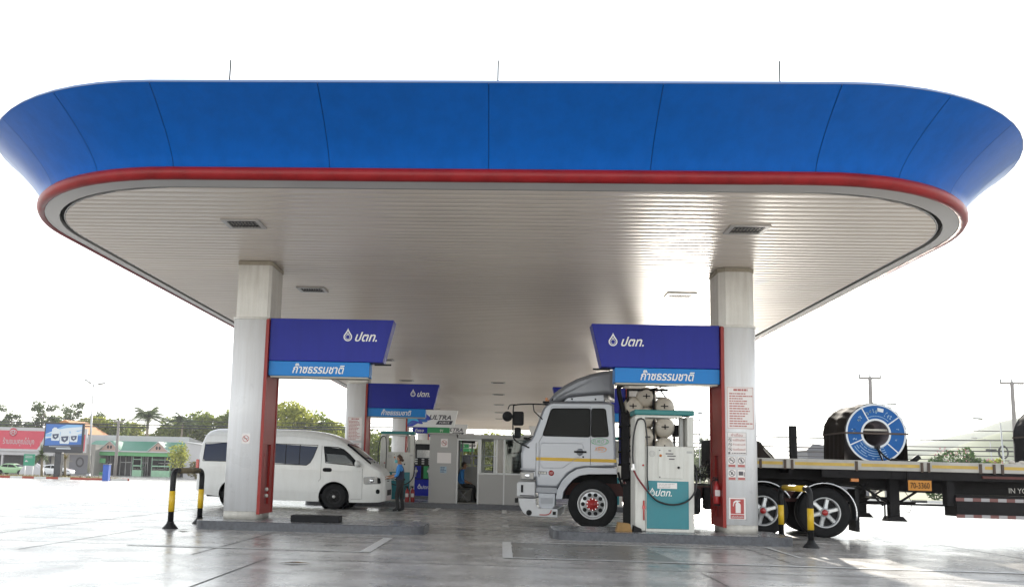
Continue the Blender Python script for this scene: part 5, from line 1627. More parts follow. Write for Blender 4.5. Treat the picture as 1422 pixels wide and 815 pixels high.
# mirrors on bent tube arms
for y, s in ((.0, -1),):
    Y = lambda d: TY + y + s * d
    m_ = MB(); m_.tube(bez([(.98, Y(.0), 2.60), (.62, Y(.12), 2.60), (.30, Y(.2), 2.57), (.25, Y(.2), 2.50), (.25, Y(.2), 2.0), (.30, Y(.2), 1.82), (.52, Y(.06), 1.70), (.60, Y(-.05), 1.66)], 8), .015, 8)
    m_.tube(bez([(.30, Y(.2), 2.575), (.18, Y(.24), 2.56), (.14, Y(.25), 2.47)], 6), .012, 8)
    m_.tube([(.66, Y(.1), 2.60), (.68, Y(.05), 2.45), (.86, Y(.0), 2.28)], .012, 8)
    arm = build('mirror_arm', m_, 'seal', truck)
    b = MB(); b.box(.245, .475, Y(.2) - .05, Y(.2) + .05, 2.13, 2.43); build('mirror', b, 'seal', arm, bev=.04, segs=4)
    b = MB(); b.box(.275, .42, Y(.2) - .05, Y(.2) + .05, 1.86, 2.09); build('mirror', b, 'seal', arm, bev=.04, segs=4)
    if s < 0: b = MB(); b.ball((.13, Y(.25), 2.32), (.11, .06, .11), 16, 10); build('round_mirror', b, 'seal', arm)
# back of the cab: snorkel, exhaust, rack with cylinders
b = MB(); b.tube(bez([(2.60, TY + .2, 1.0), (2.58, TY + .2, 2.3), (2.50, TY + .2, 2.75), (2.47, TY + .2, 3.0), (2.56, TY + .2, 3.06)]), [.05] * 41, 10); build('snorkel', b, 'rubber', truck)
b = MB(); b.box(2.52, 2.70, TY + .06, TY + .5, 1.05, 2.45); build('air_cleaner', b, 'chassis', truck, bev=.03)
b = MB()
for z in (1.05, 1.35, 1.62, 1.9, 2.15): b.tube([(2.46, TY + .1, z), (2.74, TY + .06, z + .04)], .022, 8)
for y in (.35, .8): b.tube(bez([(2.46, TY + y, 1.2), (2.56, TY + y, .9), (2.72, TY + y, 1.1), (2.74, TY + y, 1.9)]), .025, 8)
build('pipes', b, 'rubber', truck)
rk = MB()
for x in (2.66, 3.20, 3.74):
    for y in (.22, 2.2): rk.box(x - .025, x + .025, TY + y - .025, TY + y + .025, .98, 2.95 if x < 3.5 else 2.35)
for z in (.98, 1.66, 2.96): rk.box(2.64, 3.50 if z > 2.5 else 3.76, TY + .2, TY + .245, z - .03, z + .02); rk.box(2.64, 3.50 if z > 2.5 else 3.76, TY + 2.175, TY + 2.22, z - .03, z + .02)
rk.box(2.64, 3.76, TY + .2, TY + 2.2, .94, .96)
rk.box(3.60, 3.80, TY + .3, TY + .6, 1.98, 2.22)
rk.tube([(3.35, TY + .3, 2.96), (3.78, TY + .3, 2.3)], .014, 6); rk.tube([(3.05, TY + .25, 2.95), (3.45, TY + .25, 3.05)], .012, 6)
rack = build('cylinder_rack', rk, 'chassis', truck)
b = MB(); b.box(2.47, 2.60, TY + .8, TY + 2.1, 1.35, 2.85); build('rear_bulkhead', b, 'sign_navy', truck)
for x, z in ((3.05, 2.81), (3.06, 2.38), (3.05, 1.95), (3.42, 2.60), (3.43, 2.165), (3.42, 1.74), (2.77, 2.60), (2.78, 2.17), (2.77, 1.75), (3.05, 1.52), (3.42, 1.31)):
    b = MB(); r = .215
    b.lathe([(.02, -.03), (.03, -.01), (.07, .0), (.13, .03), (.18, .085), (r, .17), (r, 1.75), (.18, 1.84), (.13, 1.90), (.06, 1.93), (0, 1.93)], (x, TY + .15, z), (0, 1, 0), 28)
    c = build('gas_cylinder', b, 'cyl_cream', truck)
    b = MB(); b.cyl((x, TY + .13, z), (x, TY + .06, z), .018, n=8); b.box(x - .075, x + .075, TY + .07, TY + .085, z - .008, z + .012); b.box(x - .012, x + .012, TY + .065, TY + .09, z - .05, z + .05); build('valve', b, 'dark_metal', c)
# chassis
b = MB()
for y in (.72, 1.52): b.box(1.0, 7.2, TY + y, TY + y + .09, .68, .95)
for x in (1.4, 2.9, 3.9, 5.0, 5.96, 7.0): b.box(x, x + .1, TY + .8, TY + 1.52, .72, .92)
build('chassis_frame', b, 'chassis_red', truck)
b = MB(); b.prism(rrect(3.0, 4.15, .36, .92, .1), 'y', TY + .12, TY + .66); build('fuel_tank', b, 'dark_metal', truck)
b = MB(); b.box(4.22, 4.62, TY + .14, TY + .62, .48, .93); build('battery_box', b, 'chassis', truck, bev=.015)
b = MB(); b.box(3.9, 4.4, TY + .66, TY + 1.7, .96, 1.0); b.prism([(5.2, .96), (5.3, 1.18), (6.5, 1.18), (6.9, .99), (6.9, .96)], 'y', TY + .75, TY + 1.65); build('fifth_wheel', b, 'chassis', truck)
b = MB(); r_ = random.Random(8)
for k in range(3):
    pts = []
    for i in range(90):
        t = i / 89; a = t * 2 * pi * 11
        pts.append((3.75 + t * .75, TY + .6 + .3 * k + .06 * math.cos(a), 1.42 + .07 * math.sin(a) - .30 * math.sin(pi * t) + .08 * k))
    b.tube(pts, .010, 5)
for k in range(5): b.tube(bez([(3.78 + .05 * k, TY + .5, 1.5), (3.9 + .08 * k, TY + .45, 1.25 - .04 * k), (4.1 + .05 * k, TY + .5, 1.15), (4.4, TY + .55, 1.35 - .06 * k)]), .012, 6)
build('coiled_air_hoses', b, 'hose', truck)
b = MB(); b.box(2.56, 2.82, TY + .02, TY + .045, .07, .95); build('mud_flap', b, 'rubber', truck)
b = MB(); b.box(7.13, 7.20, TY + .02, TY + .62, .14, .98); build('mud_flap', b, 'rubber', truck)
for q in (-1, 1):
    yo = TY + .02 if q < 0 else TY + W - .02
    wheel(truck, (1.93, yo, .515), .515, .28, 'front', q)
    wheel(truck, (5.36, yo, .495), .50, .26, 'rear', q, True)
    wheel(truck, (6.55, yo, .495), .50, .26, 'rear', q, True)
for cx in (5.36, 6.55):
    f = MB(); n = 20; a0, a1 = (R(28), R(172)) if cx < 6 else (R(-12), R(152))
    L = []
    for rr_, in ((.575,), (.60,)):
        for yy in (-.01, .64): L.append([(cx + rr_ * math.cos(a0 + (a1 - a0) * i / n), TY + yy, .49 + rr_ * math.sin(a0 + (a1 - a0) * i / n)) for i in range(n + 1)])
    f.loops([L[0], L[1], L[3], L[2], L[0]], False, False, 0, True); fd = build('rear_fender', f, 'dark_metal', truck)
    e_ = MB(); e_.tube([(cx + .595 * math.cos(a0 + (a1 - a0) * i / n), TY - .015, .49 + .595 * math.sin(a0 + (a1 - a0) * i / n)) for i in range(n + 1)], .016, 8); build('fender_edge', e_, 'alu', fd)
b = MB()
for x in (1.93, 5.36, 6.55): b.cyl((x, TY + .3, .495), (x, TY + 2.1, .495), .09, n=10)
build('axles', b, 'chassis', truck)
truck.rotation_euler = (0, 0, R(-7.5))

# ------------------------------------------------------------------ semi trailer
LY0 = 18.02
trailer = thing('flatbed_trailer', 'long flatbed trailer with white and yellow side rail on landing legs', 'trailer', (8.0, LY0 + 1.2, 0))
TL0, TL1 = 4.55, 16.6
def tz(x): return 0.0
b = MB(); b.box(TL0, TL1, LY0 + .03, LY0 + 2.42, 1.42, 1.50); build('deck', b, 'wood' if False else 'chassis', trailer)
b = MB(); b.box(TL0, TL1, LY0, LY0 + .028, 1.36, 1.555); rl = build('side_rail', b, 'rail_white', trailer, bev=.006)
x = TL0 + .1; k = 0
ys_ = MB()
cuts = [4.65, 5.62, 5.86, 7.02, 7.16, 8.29, 8.53, 9.42, 9.55, 9.70, 9.92, 11.1, 11.3, 12.4, 12.6, 13.8, 14.0, 15.2, 15.4, 16.5]
for a, c in zip(cuts[::2], cuts[1::2]): ys_.box(a, c, LY0 - .004, LY0 - .0008, 1.43, 1.492)
build('yellow_stripe', ys_, 'rail_yellow', rl)
pk = MB()
for x in (5.18, 5.66, 5.80, 7.06, 8.33, 8.46, 9.46, 9.72, 9.88, 11.15, 12.45, 13.85): pk.box(x - .022, x + .022, LY0 - .03, LY0 - .0045, 1.345, 1.535)
build('stake_pocket', pk, 'strap', rl)
b = MB(); b.box(TL0, TL1, LY0 + 2.425, LY0 + 2.45, 1.36, 1.555); build('side_rail', b, 'rail_white', trailer)
b = MB()
for y in (.62, 1.70):
    b.prism([(TL0, 1.15), (TL0, 1.42), (TL1, 1.42), (TL1, .92), (9.3, .92), (8.2, .95), (7.0, 1.06), (6.2, 1.15)], 'y', LY0 + y, LY0 + y + .12)
for x in [TL0 + .2 + 1.0 * i for i in range(12)]: b.box(x, x + .08, LY0 + .03, LY0 + 2.42, 1.27, 1.415)
build('main_beams', b, 'chassis', trailer)
b = MB(); b.box(6.4, TL1, LY0 + .04, LY0 + .07, 1.20, 1.355); build('side_valance', b, 'chassis', trailer)
for y in (.32, 1.95):
    b = MB(); b.box(7.83, 8.02, LY0 + y, LY0 + y + .17, .46, 1.40); lg = build('landing_leg', b, 'chassis', trailer, bev=.008)
    b = MB(); b.prism([(7.74, .36), (7.80, .46), (8.05, .46), (8.14, .36)], 'y', LY0 + y - .06, LY0 + y + .23); build('foot', b, 'chassis', lg)
    b = MB(); b.tube([(7.82, LY0 + y + .08, .72), (7.25, LY0 + y + .08, 1.08)], .025, 6); b.tube([(8.02, LY0 + y + .08, .72), (8.55, LY0 + y + .08, 1.06)], .025, 6); b.tube([(7.35, LY0 + y + .08, 1.08), (7.72, LY0 + y + .08, .66)], .02, 6); b.tube([(7.0, LY0 + y + .08, .70), (9.1, LY0 + y + .08, .70)], .022, 6); b.tube([(7.05, LY0 + y + .08, .70), (7.45, LY0 + y + .08, 1.1)], .022, 6); b.tube([(7.72, LY0 + y, .70), (7.72, LY0 + y, .40)], .018, 6); build('brace', b, 'chassis', lg)
b = MB(); b.cyl((7.92, LY0 + .4, .80), (7.92, LY0 + 2.0, .80), .03, n=8); b.tube(bez([(8.1, LY0 + .25, .95), (8.2, LY0 + .22, .75), (8.15, LY0 + .2, .55), (8.05, LY0 + .2, .6)]), .006, 5); build('crank_shaft', b, 'chassis', trailer)
b = MB(); b.box(8.05, 8.50, LY0 - .012, LY0 - .002, .985, 1.185); pt = build('number_plate', b, 'plate_orange', trailer)
build('lettering', text_at('70-3360', 8.275, LY0 - .016, 1.085, .115, width=.37), 'seal', pt, fixn=False)
b = MB(); b.box(8.04, 8.51, LY0 - .002, LY0 + .03, .97, 1.36); build('plate_holder', b, 'chassis', trailer)
b = MB(); b.box(6.95, 7.10, LY0 + .0, LY0 + .05, 1.13, 1.19); build('marker_lamp', b, 'amber', trailer)
b = MB(); b.box(9.0, 11.6, LY0 + .05, LY0 + .55, .50, .92); tb = build('tool_box', b, 'chassis', trailer, bev=.01)
for z in (.80, .475):
    m_ = MB(); n = 16
    for i in range(n):
        x = 8.98 + 2.6 * i / n; m_.add([(x, LY0 + .038, z), (x + 2.6 / n, LY0 + .038, z), (x + 2.6 / n, LY0 + .038, z + .065), (x, LY0 + .038, z + .065)], [(0, 1, 2, 3)], i % 2)
    build('reflective_strip', m_, ['reflect_red', 'reflect_white'], tb, fixn=False)
b = MB(); b.tube([(9.0, LY0 + .1, .90), (9.0, LY0 + .1, .72)], .03, 8); b.box(8.85, 8.99, LY0 + .1, LY0 + .3, .70, 1.2); b.box(8.88, 8.93, LY0 + .09, LY0 + .099, 1.0, 1.1); build('air_valve', b, 'chassis', trailer)
build('lettering', text_at('IN YONG', 10.28, LY0 + .036, 1.03, .10, width=.55), 'rail_white', trailer, fixn=False)
b = MB(); b.box(9.5, 10.3, LY0 + .0, LY0 + .04, 1.25, 1.30); build('rusty_bar', b, 'chassis_red', trailer)
b = MB(); b.box(5.795, 5.925, LY0 + .04, LY0 + .15, 1.50, 2.21); build('stake_post', b, 'chassis', trailer, bev=.006)
b = MB(); b.box(TL0, TL0 + .06, LY0 + .05, LY0 + 2.4, 1.50, 1.95); build('headboard', b, 'chassis', trailer)
for x in (13.1, 14.4, 15.7):
    for q in (-1, 1): wheel(trailer, (x, LY0 + (.05 if q < 0 else 2.4), .495), .50, .26, 'rear', q, True)

# ------------------------------------------------------------------ loads on the trailer
def coil(x, yn, r, ri, ln, label, wrap='tarp', face=True):
    zc = 1.502 + r
    root = thing('steel_coil', label, 'steel coil', (x, yn + ln / 2, 1.502), 'steel coils on the flatbed')
    c = (x, yn, zc); ax = (0, 1, 0)
    b = MB(); b.lathe([(ri, 0), (r * .985, 0), (r, .02), (r, ln - .02), (r * .985, ln), (ri, ln), (ri, 0)], c, ax, 64)
    build('coil_body', b, 'coil_inner' if face else wrap, root)
    n = 96
    if face:
        def annulus(r0, r1, d, mat, a0=0, a1=2 * pi, name='face_ring', par=root, nn=n):
            m_ = MB(); vs = []
            for i in range(nn + 1):
                a = a0 + (a1 - a0) * i / nn
                vs += [(x + r0 * math.cos(a), yn - d, zc + r0 * math.sin(a)), (x + r1 * math.cos(a), yn - d, zc + r1 * math.sin(a))]
            m_.add(vs, [(2 * i, 2 * i + 1, 2 * i + 3, 2 * i + 2) for i in range(nn)])
            return build(name, m_, mat, par, fixn=False)
        fc = annulus(ri * .98, r * .99, .004, 'coil_blue')
        annulus(r * .935, r * .995, .006, 'coil_white', par=fc); annulus(ri * .98, ri * 1.13, .006, 'coil_white', par=fc)
        m_ = MB()
        for a in (118, 36, 205, 318, -78):
            a_ = R(a); cd = Vector((math.cos(a_), 0, math.sin(a_))); td = Vector((-math.sin(a_), 0, math.cos(a_))); o = Vector((x, yn - .007, zc))
            p0 = o + cd * ri * 1.05; p1 = o + cd * r * .97; t = td * .012
            m_.add([tuple(p0 - t), tuple(p1 - t), tuple(p1 + t), tuple(p0 + t)], [(0, 1, 2, 3)])
        build('divider', m_, 'coil_white', fc, fixn=False)
        # printed marks round the face
        m_ = MB(); r_ = random.Random(12)
        def mark(a, rad, w_, h_, mi=0):
            a_ = R(a); cd = Vector((math.cos(a_), 0, math.sin(a_))); td = Vector((-math.sin(a_), 0, math.cos(a_))); o = Vector((x, yn - .008, zc)) + cd * rad
            m_.add([tuple(o - td * w_ - cd * h_), tuple(o + td * w_ - cd * h_), tuple(o + td * w_ + cd * h_), tuple(o - td * w_ + cd * h_)], [(0, 1, 2, 3)], mi)
        for a in (142, 134): 
            for k in range(4): mark(a + r_.uniform(-2, 2), r * .70 + r_.uniform(-.04, .04), .006 + r_.random() * .016, .006 + r_.random() * .02)
        for a in (112, 104, 96, 88): 
            for k in range(5): mark(a + r_.uniform(-2, 2), r * .74 + r_.uniform(-.03, .03), .005 + r_.random() * .015, .004 + r_.random() * .016)
        for k in range(13): mark(112 - k * 5.4, r * .58, .014, .007)
        for a in (62, 54, 47, 12, -18, 172, 178, 196):
            for k in range(4): mark(a + r_.uniform(-2, 2), r * .72 + r_.uniform(-.05, .05), .004 + r_.random() * .01, .004 + r_.random() * .012)
        for rad in (.52, .60, .68, .76, .84):
            for k in range(16):
                if r_.random() < .86: mark(214 + k * 5.3, r * rad, .021, .008)
        mark(78, r * .80, .062, .036, 1)
        build('printed_marks', m_, ['coil_pale', 'coil_white'], fc, fixn=False)
    # dark tarpaulin over the coil
    rnd_ = random.Random(int(x * 10)); ph = [rnd_.uniform(0, 6) for _ in range(6)]
    def fn(u, v):
        a = R(-38 + 256 * u); y = yn + .03 + (ln - .02) * v
        rr = r + .012 + .010 * math.sin(9 * v + ph[0] + 3 * u) + .014 * (math.sin(23 * a + ph[1] + 4 * v) * .5 + .5) * (1 if v < .5 else .6)
        X, Z = x + rr * math.cos(a), zc + rr * math.sin(a)
        if math.sin(a) < 0:
            X = x + math.copysign(r + .012 + .02 * (-math.sin(a)) + .012 * math.sin(31 * v + ph[2]), math.cos(a)); 
            Z = max(1.512, zc + r * math.sin(a) * 1.5)
        return (X, y, Z)
    b = MB(); b.grid(fn, 110, 22); build('tarpaulin', b, wrap, root, fixn=False)
    def fb_(u, v):
        a = R(-38 + 256 * u); rr = (r + .02) * v; Z = zc + rr * math.sin(a)
        return (x + rr * math.cos(a), yn + ln + .012, max(1.512, Z))
    b = MB(); b.grid(fb_, 40, 4); build('tarpaulin_back', b, wrap, root, fixn=False)
    # strap round its middle
    b = MB(); b.box(x - r - .035, x + r + .035, yn - .022, yn - .010, zc - .018, zc + .018); b.box(x - r - .045, x - r - .033, yn - .02, yn + ln, zc - .018, zc + .018)
    build('strap', b, 'strap', root)
    return root
coil(7.58, 18.30, .605, .265, 1.18, 'big coil with blue printed end ring under a dark tarpaulin', 'tarp')
coil(11.62, 18.30, .64, .27, 1.2, 'dark covered coil cut off at the right edge', 'tarp_grey', False)
# bar and ties in the eye of the first coil
b = MB(); b.box(7.30, 7.86, 18.36, 18.40, 2.16, 2.20)
eye = single('timber_bar', b, 'rope_pale', 'pale timber bar across the eye of the blue coil', 'timber', (7.58, 18.38, 2.16))
b = MB()
pts_ = bez([(7.58, 18.27, 1.86), (7.60, 18.2, 1.75), (7.74, 18.16, 1.60), (7.95, 18.14, 1.53)])
b.tube(pts_, .018, 6); b.tube(bez([(7.56, 18.27, 1.86), (7.62, 18.22, 1.66), (7.64, 18.15, 1.53)]), .016, 6)
b.box(7.90, 8.02, 18.08, 18.22, 1.505, 1.57); b.tube([(7.80, 18.15, 1.60), (8.35, 18.12, 1.53)], .014, 6)
b.tube([(7.7, 18.12, 1.55), (8.5, 18.06, 1.515)], .010, 6)
b.box(7.53, 7.63, 18.24, 18.272, 1.80, 1.87)
single('tie_chain', b, 'dark_metal', 'black tie chain and tensioner in front of the blue coil', 'chain', (7.8, 18.15, 1.505))
b = MB(); b.cyl((8.20, 18.16, 1.54), (8.34, 18.12, 1.66), .05, n=12); b.box(8.12, 8.4, 18.1, 18.2, 1.505, 1.535)
single('strap_roll', b, 'rubber', 'rolled dark strap lying right of the blue coil', 'strap', (8.25, 18.15, 1.505))
def hump(x0, x1, y0, y1, h, label, seed, mat='tarp'):
    rnd_ = random.Random(seed); ph = [rnd_.uniform(0, 6) for _ in range(6)]
    def fn(u, v):
        k = (1 - abs(2 * u - 1) ** 3.2) * (1 - abs(2 * v - 1) ** 4)
        return (x0 + (x1 - x0) * u, y0 + (y1 - y0) * v, 1.503 + h * k * (1 + .10 * math.sin(9 * u + ph[0] + 5 * v) + .06 * math.sin(19 * u + ph[1] - 9 * v)))
    b = MB(); b.grid(fn, 40, 20)
    root = thing('covered_load', label, 'load', ((x0 + x1) / 2, (y0 + y1) / 2, 1.503))
    build('tarpaulin', b, mat, root, fixn=False)
    s_ = MB()
    for x in (x0 + .3 * (x1 - x0), x0 + .62 * (x1 - x0)): s_.tube(bez([(x + .25, y0 + .02, 1.53), (x + .1, y0 + .15, 1.515 + h * .55), (x, y0 + .45, 1.53 + h * 1.02)]), .016, 6)
    build('tie_rope', s_, 'rope_pale', root)
hump(4.68, 5.62, 18.25, 19.6, .40, 'low dark tarpaulin bundle with pale ropes behind the column', 3)
rg = MB(); r_ = random.Random(6)
for k in range(7): rg.ball((10.18 + .09 * k, 18.18 + r_.uniform(-.03, .05), 1.545 + r_.uniform(0, .05)), (.07, .05, .035 + r_.random() * .02), 8, 6)
single('cloth_padding', rg, 'rope_pale', 'pale crumpled cloth padding under the right hand coil', 'padding', (10.4, 18.2, 1.505))
# ================================================================== beyond the forecourt
_f = 1222.77
def at(px, py, Y):
    """point of the plan at depth Y seen at a pixel of the 1422 px wide survey photograph"""
    d = _F + _R2 * ((px - 637.2) / _f) + _U2 * ((495.2 - py) / _f)
    return Vector((0, 0, 1.15)) + d * (Y / d.y)

# ------------------------------------------------------------------ trees
def leaf_cloud(mb, c, r, n, size, rnd, flat=.8):
    for _ in range(n):
        while True:
            p = Vector((rnd.uniform(-1, 1), rnd.uniform(-1, 1), rnd.uniform(-1, 1)))
            if .15 < p.length < 1: break
        p = p.normalized() * (p.length ** .45)
        o = Vector(c) + Vector((p.x * r[0], p.y * r[1], p.z * r[2]))
        while True:
            u = Vector((rnd.uniform(-1, 1), rnd.uniform(-1, 1), rnd.uniform(-1, 1)))
            if .1 < u.length < 1: break
        u.normalize(); v = u.cross(Vector((rnd.uniform(-1, 1), rnd.uniform(-1, 1), rnd.uniform(-1, 1))))
        v = v.normalized() if v.length > .05 else u.orthogonal().normalized()
        L = size * rnd.uniform(.6, 1.4); W_ = L * .42
        mb.add([tuple(o - u * L), tuple(o + v * W_), tuple(o + u * L), tuple(o - v * W_)], [(0, 1, 2, 3)])
def tree_meshes(kind, seed):
    rnd = random.Random(seed); tk = MB(); cr = MB()
    H = 1.0
    if kind == 'bushy':      # unit tree: height 10
        tk.tube(bez([(0, 0, 0), (.1, .05, 1.6), (-.05, .1, 3.4), (.1, 0, 5.4)]), [.26 - .004 * i for i in range(31)], 8)
        for k in range(9):
            a = k * 2.4 + rnd.random(); z = 2.2 + k * .45; L = rnd.uniform(1.6, 2.8)
            e = (L * math.cos(a), L * math.sin(a), z + rnd.uniform(1.0, 2.4)); tk.tube(bez([(0, 0, z), (e[0] * .5, e[1] * .5, z + .5), e], 5), [.11, .10, .09, .085, .08, .07, .06, .05, .04, .035, .03], 6)
        for k in range(44):
            a = rnd.uniform(0, 2 * pi); q = rnd.random(); z = 2.4 + 6.8 * q; rr = 2.9 * math.sqrt(max(.05, 1 - ((q - .38) / .68) ** 2)) * math.sqrt(rnd.random())
            s = rnd.uniform(.75, 1.35); leaf_cloud(cr, (rr * math.cos(a), rr * math.sin(a), z), (s, s, s * .75), 100, .25, rnd)
    elif kind == 'sparse':
        tk.tube(bez([(0, 0, 0), (.15, .0, 2.5), (-.1, .1, 5), (.1, 0, 7.8)]), [.20 - .005 * i for i in range(31)], 8)
        for k in range(12):
            a = k * 2.4 + rnd.random(); z = 3.4 + k * .42; L = rnd.uniform(1.0, 2.3)
            e = (L * math.cos(a), L * math.sin(a), z + rnd.uniform(.6, 1.6)); tk.tube(bez([(0, 0, z), (e[0] * .5, e[1] * .5, z + .2), e], 4), [.07, .065, .06, .055, .05, .04, .03, .025, .02], 6)
            for q in range(3):
                f = rnd.uniform(.5, 1.2); s = rnd.uniform(.45, .95)
                leaf_cloud(cr, (e[0] * f, e[1] * f, z + (e[2] - z) * f), (s, s, s * .6), 60, .19, rnd)
        leaf_cloud(cr, (.1, 0, 8.6), (.8, .8, .8), 70, .20, rnd)
    elif kind == 'palm':     # unit coconut palm: crown at 8
        tk.tube(bez([(0, 0, 0), (.25, 0, 3), (.15, .1, 6), (0, 0, 8)]), [.20 - .002 * i for i in range(31)], 8)
        for k in range(22):
            a = k * 2 * pi / 22 * 3.0 + rnd.uniform(-.2, .2); up = rnd.uniform(-.15, 1.25); L = rnd.uniform(2.4, 3.4)
            pts = []
            for i in range(11):
                t = i / 10; h = L * t * math.cos(up) * 1.0; z = 8 + L * t * math.sin(up) - 1.75 * t * t
                pts.append(Vector((h * math.cos(a), h * math.sin(a), z)))
            sd_ = Vector((-math.sin(a), math.cos(a), 0))
            for i in range(10):
                for q in (.0, .33, .66):
                    p = pts[i].lerp(pts[i + 1], q); t = (i + q) / 10
                    ll = .85 * math.sin(pi * min(1, t * .9 + .1)) ** .6
                    dirv = (pts[i + 1] - pts[i]).normalized()
                    for s in (-1, 1):
                        tip = p + sd_ * s * ll * .75 + dirv * ll * .4 + Vector((0, 0, -ll * .45))
                        w_ = dirv * .045
                        cr.add([tuple(p - w_), tuple(p + w_), tuple(tip)], [(0, 1, 2)])
            cr.tube(pts, .03, 4)
    return tk, cr
_tm = {}
def tree(kind, variant, loc, h, wd, label, leaf, name='tree', group='trees behind the shops'):
    key = (kind, variant, leaf)
    unit = {'bushy': 9.6, 'sparse': 9.3, 'palm': 10.6}[kind]
    if key not in _tm:
        tk, cr = tree_meshes(kind, variant)
        root = thing(name, label, 'palm' if kind == 'palm' else 'tree', loc, group)
        build('trunk', tk, 'bark_pale' if kind != 'bushy' else 'bark', root, world=False)
        build('crown', cr, leaf, root, world=False, fixn=False)
        _tm[key] = root; o = root
    else:
        o = copy_tree(_tm[key]); o.location = loc; o['label'] = label
    o.scale = (wd, wd, h / unit); o.rotation_euler = (0, 0, random.uniform(0, 6.28))
    return o
def tree_at(kind, variant, px, top, Y, wd, label, leaf, **k):
    p = at(px, top, Y); z0 = gz(Y) - .1
    return tree(kind, variant, (p.x, Y, z0), p.z - z0, wd, label, leaf, **k)
T = tree_at
T('sparse', 1, 18, 568, 152, .9, 'thin dark tree farthest left above the pink shop', 'leaf_dark')
T('sparse', 2, 62, 558, 150, 1.25, 'tall thin dark tree above the billboard left corner', 'leaf_dark')
T('sparse', 3, 103, 562, 148, 1.1, 'thin round topped tree just left of the lamp post', 'leaf_dark')
T('bushy', 11, 40, 586, 158, 1.2, 'dark bushy tree behind the pink shop sign', 'leaf_dark')
T('bushy', 12, 2, 584, 160, 1.2, 'dark bushy tree cut by the left edge of the photo', 'leaf_dark')
T('bushy', 13, 85, 580, 156, 1.2, 'green bushy tree behind the billboard', 'leaf_mid')
T('bushy', 14, 118, 583, 150, 1.15, 'yellow green bushy tree behind the lamp post', 'leaf_yellow')
T('bushy', 14, 142, 582, 152, 1.1, 'yellow green bushy tree right of the lamp post', 'leaf_yellow')
T('sparse', 2, 138, 572, 160, .9, 'small pointed dark tree top right of the lamp post', 'leaf_dark')
T('bushy', 13, 166, 583, 152, 1.2, 'green bushy tree behind the dark utility pole', 'leaf_mid')
T('bushy', 14, 184, 589, 156, 1.2, 'yellow green tree left of the coconut palm', 'leaf_yellow')
T('bushy', 11, 228, 589, 160, 1.2, 'dark bushy tree right behind the coconut palm', 'leaf_mid')
T('bushy', 13, 246, 580, 156, 1.25, 'mixed green tree above the right end of the green roof', 'leaf_mid')
T('bushy', 15, 270, 570, 152, 1.35, 'tall bushy tree left of the minibus roof', 'leaf_mid')
T('bushy', 15, 300, 569, 150, 1.3, 'tall bushy tree rising beside the front left column', 'leaf_mid')
T('palm', 1, 208, 552, 140, 1.5, 'tall coconut palm standing over the green shop roof', 'leaf_palm', name='palm_tree', group=None)
T('palm', 2, 256, 562, 142, 1.2, 'smaller palm rising out of the trees left of the minibus', 'leaf_palm', name='palm_tree', group=None)
T('bushy', 16, 330, 568, 150, 1.3, 'bushy tree hidden behind the front left column', 'leaf_mid')
T('bushy', 14, 388, 566, 140, 1.2, 'yellow green tree right of the red column side', 'leaf_yellow')
T('bushy', 14, 412, 562, 136, 1.25, 'tallest yellow green tree over the minibus roof', 'leaf_yellow')
T('bushy', 13, 436, 572, 140, 1.2, 'green tree over the minibus, right of the tallest', 'leaf_mid')
T('bushy', 14, 458, 586, 140, 1.1, 'lower yellow green tree over the minibus windscreen', 'leaf_yellow')
T('bushy', 16, 482, 590, 145, 1.1, 'green tree behind the column with the rule sheets', 'leaf_mid')
T('bushy', 13, 516, 598, 140, 1.0, 'green tree seen beneath the second light blue sign', 'leaf_mid')
T('bushy', 16, 536, 602, 145, 1.0, 'dark green tree behind the second teal dispenser', 'leaf_mid')
T('bushy', 14, 560, 606, 150, 1.0, 'yellow green tree behind the third left column', 'leaf_yellow')
T('bushy', 14, 646, 606, 118, 1.1, 'yellow green tree seen through the kiosk doorway', 'leaf_yellow', group='trees beyond the canopy end')
T('bushy', 13, 668, 606, 122, 1.1, 'green tree seen through the kiosk between door and window', 'leaf_mid', group='trees beyond the canopy end')
T('bushy', 14, 690, 604, 118, 1.1, 'yellow green tree seen through the kiosk window', 'leaf_yellow', group='trees beyond the canopy end')
T('bushy', 13, 716, 603, 124, 1.1, 'green tree peeping over the kiosk roof near the truck mirrors', 'leaf_mid', group='trees beyond the canopy end')
T('bushy', 16, 742, 602, 122, 1.1, 'green tree behind the truck windscreen', 'leaf_mid', group='trees beyond the canopy end')
T('bushy', 13, 960, 622, 170, 1.2, 'hazy green tree right of the teal dispenser', 'leaf_far', group='trees beyond the truck')
T('bushy', 16, 985, 619, 160, 1.2, 'hazy green tree left of the front right column', 'leaf_far', group='trees beyond the truck')
T('sparse', 2, 977, 606, 165, .5, 'narrow pointed tree between the dispenser and right column', 'leaf_dark', group='trees beyond the truck')
T('bushy', 13, 1070, 640, 120, .9, 'low green tree seen under the trailer beside the column', 'leaf_far', group='trees beyond the truck')
for k, (px, Y) in enumerate(((1100, 100), (1128, 96), (1150, 104))):
    T('bushy', 14, px, 656, Y, .55, ('low green shrub under the trailer near the column', 'low green shrub under the trailer near the stake post', 'low green shrub under the trailer left of the coil')[k], 'leaf_mid', name='shrub', group='shrubs seen under the trailer')

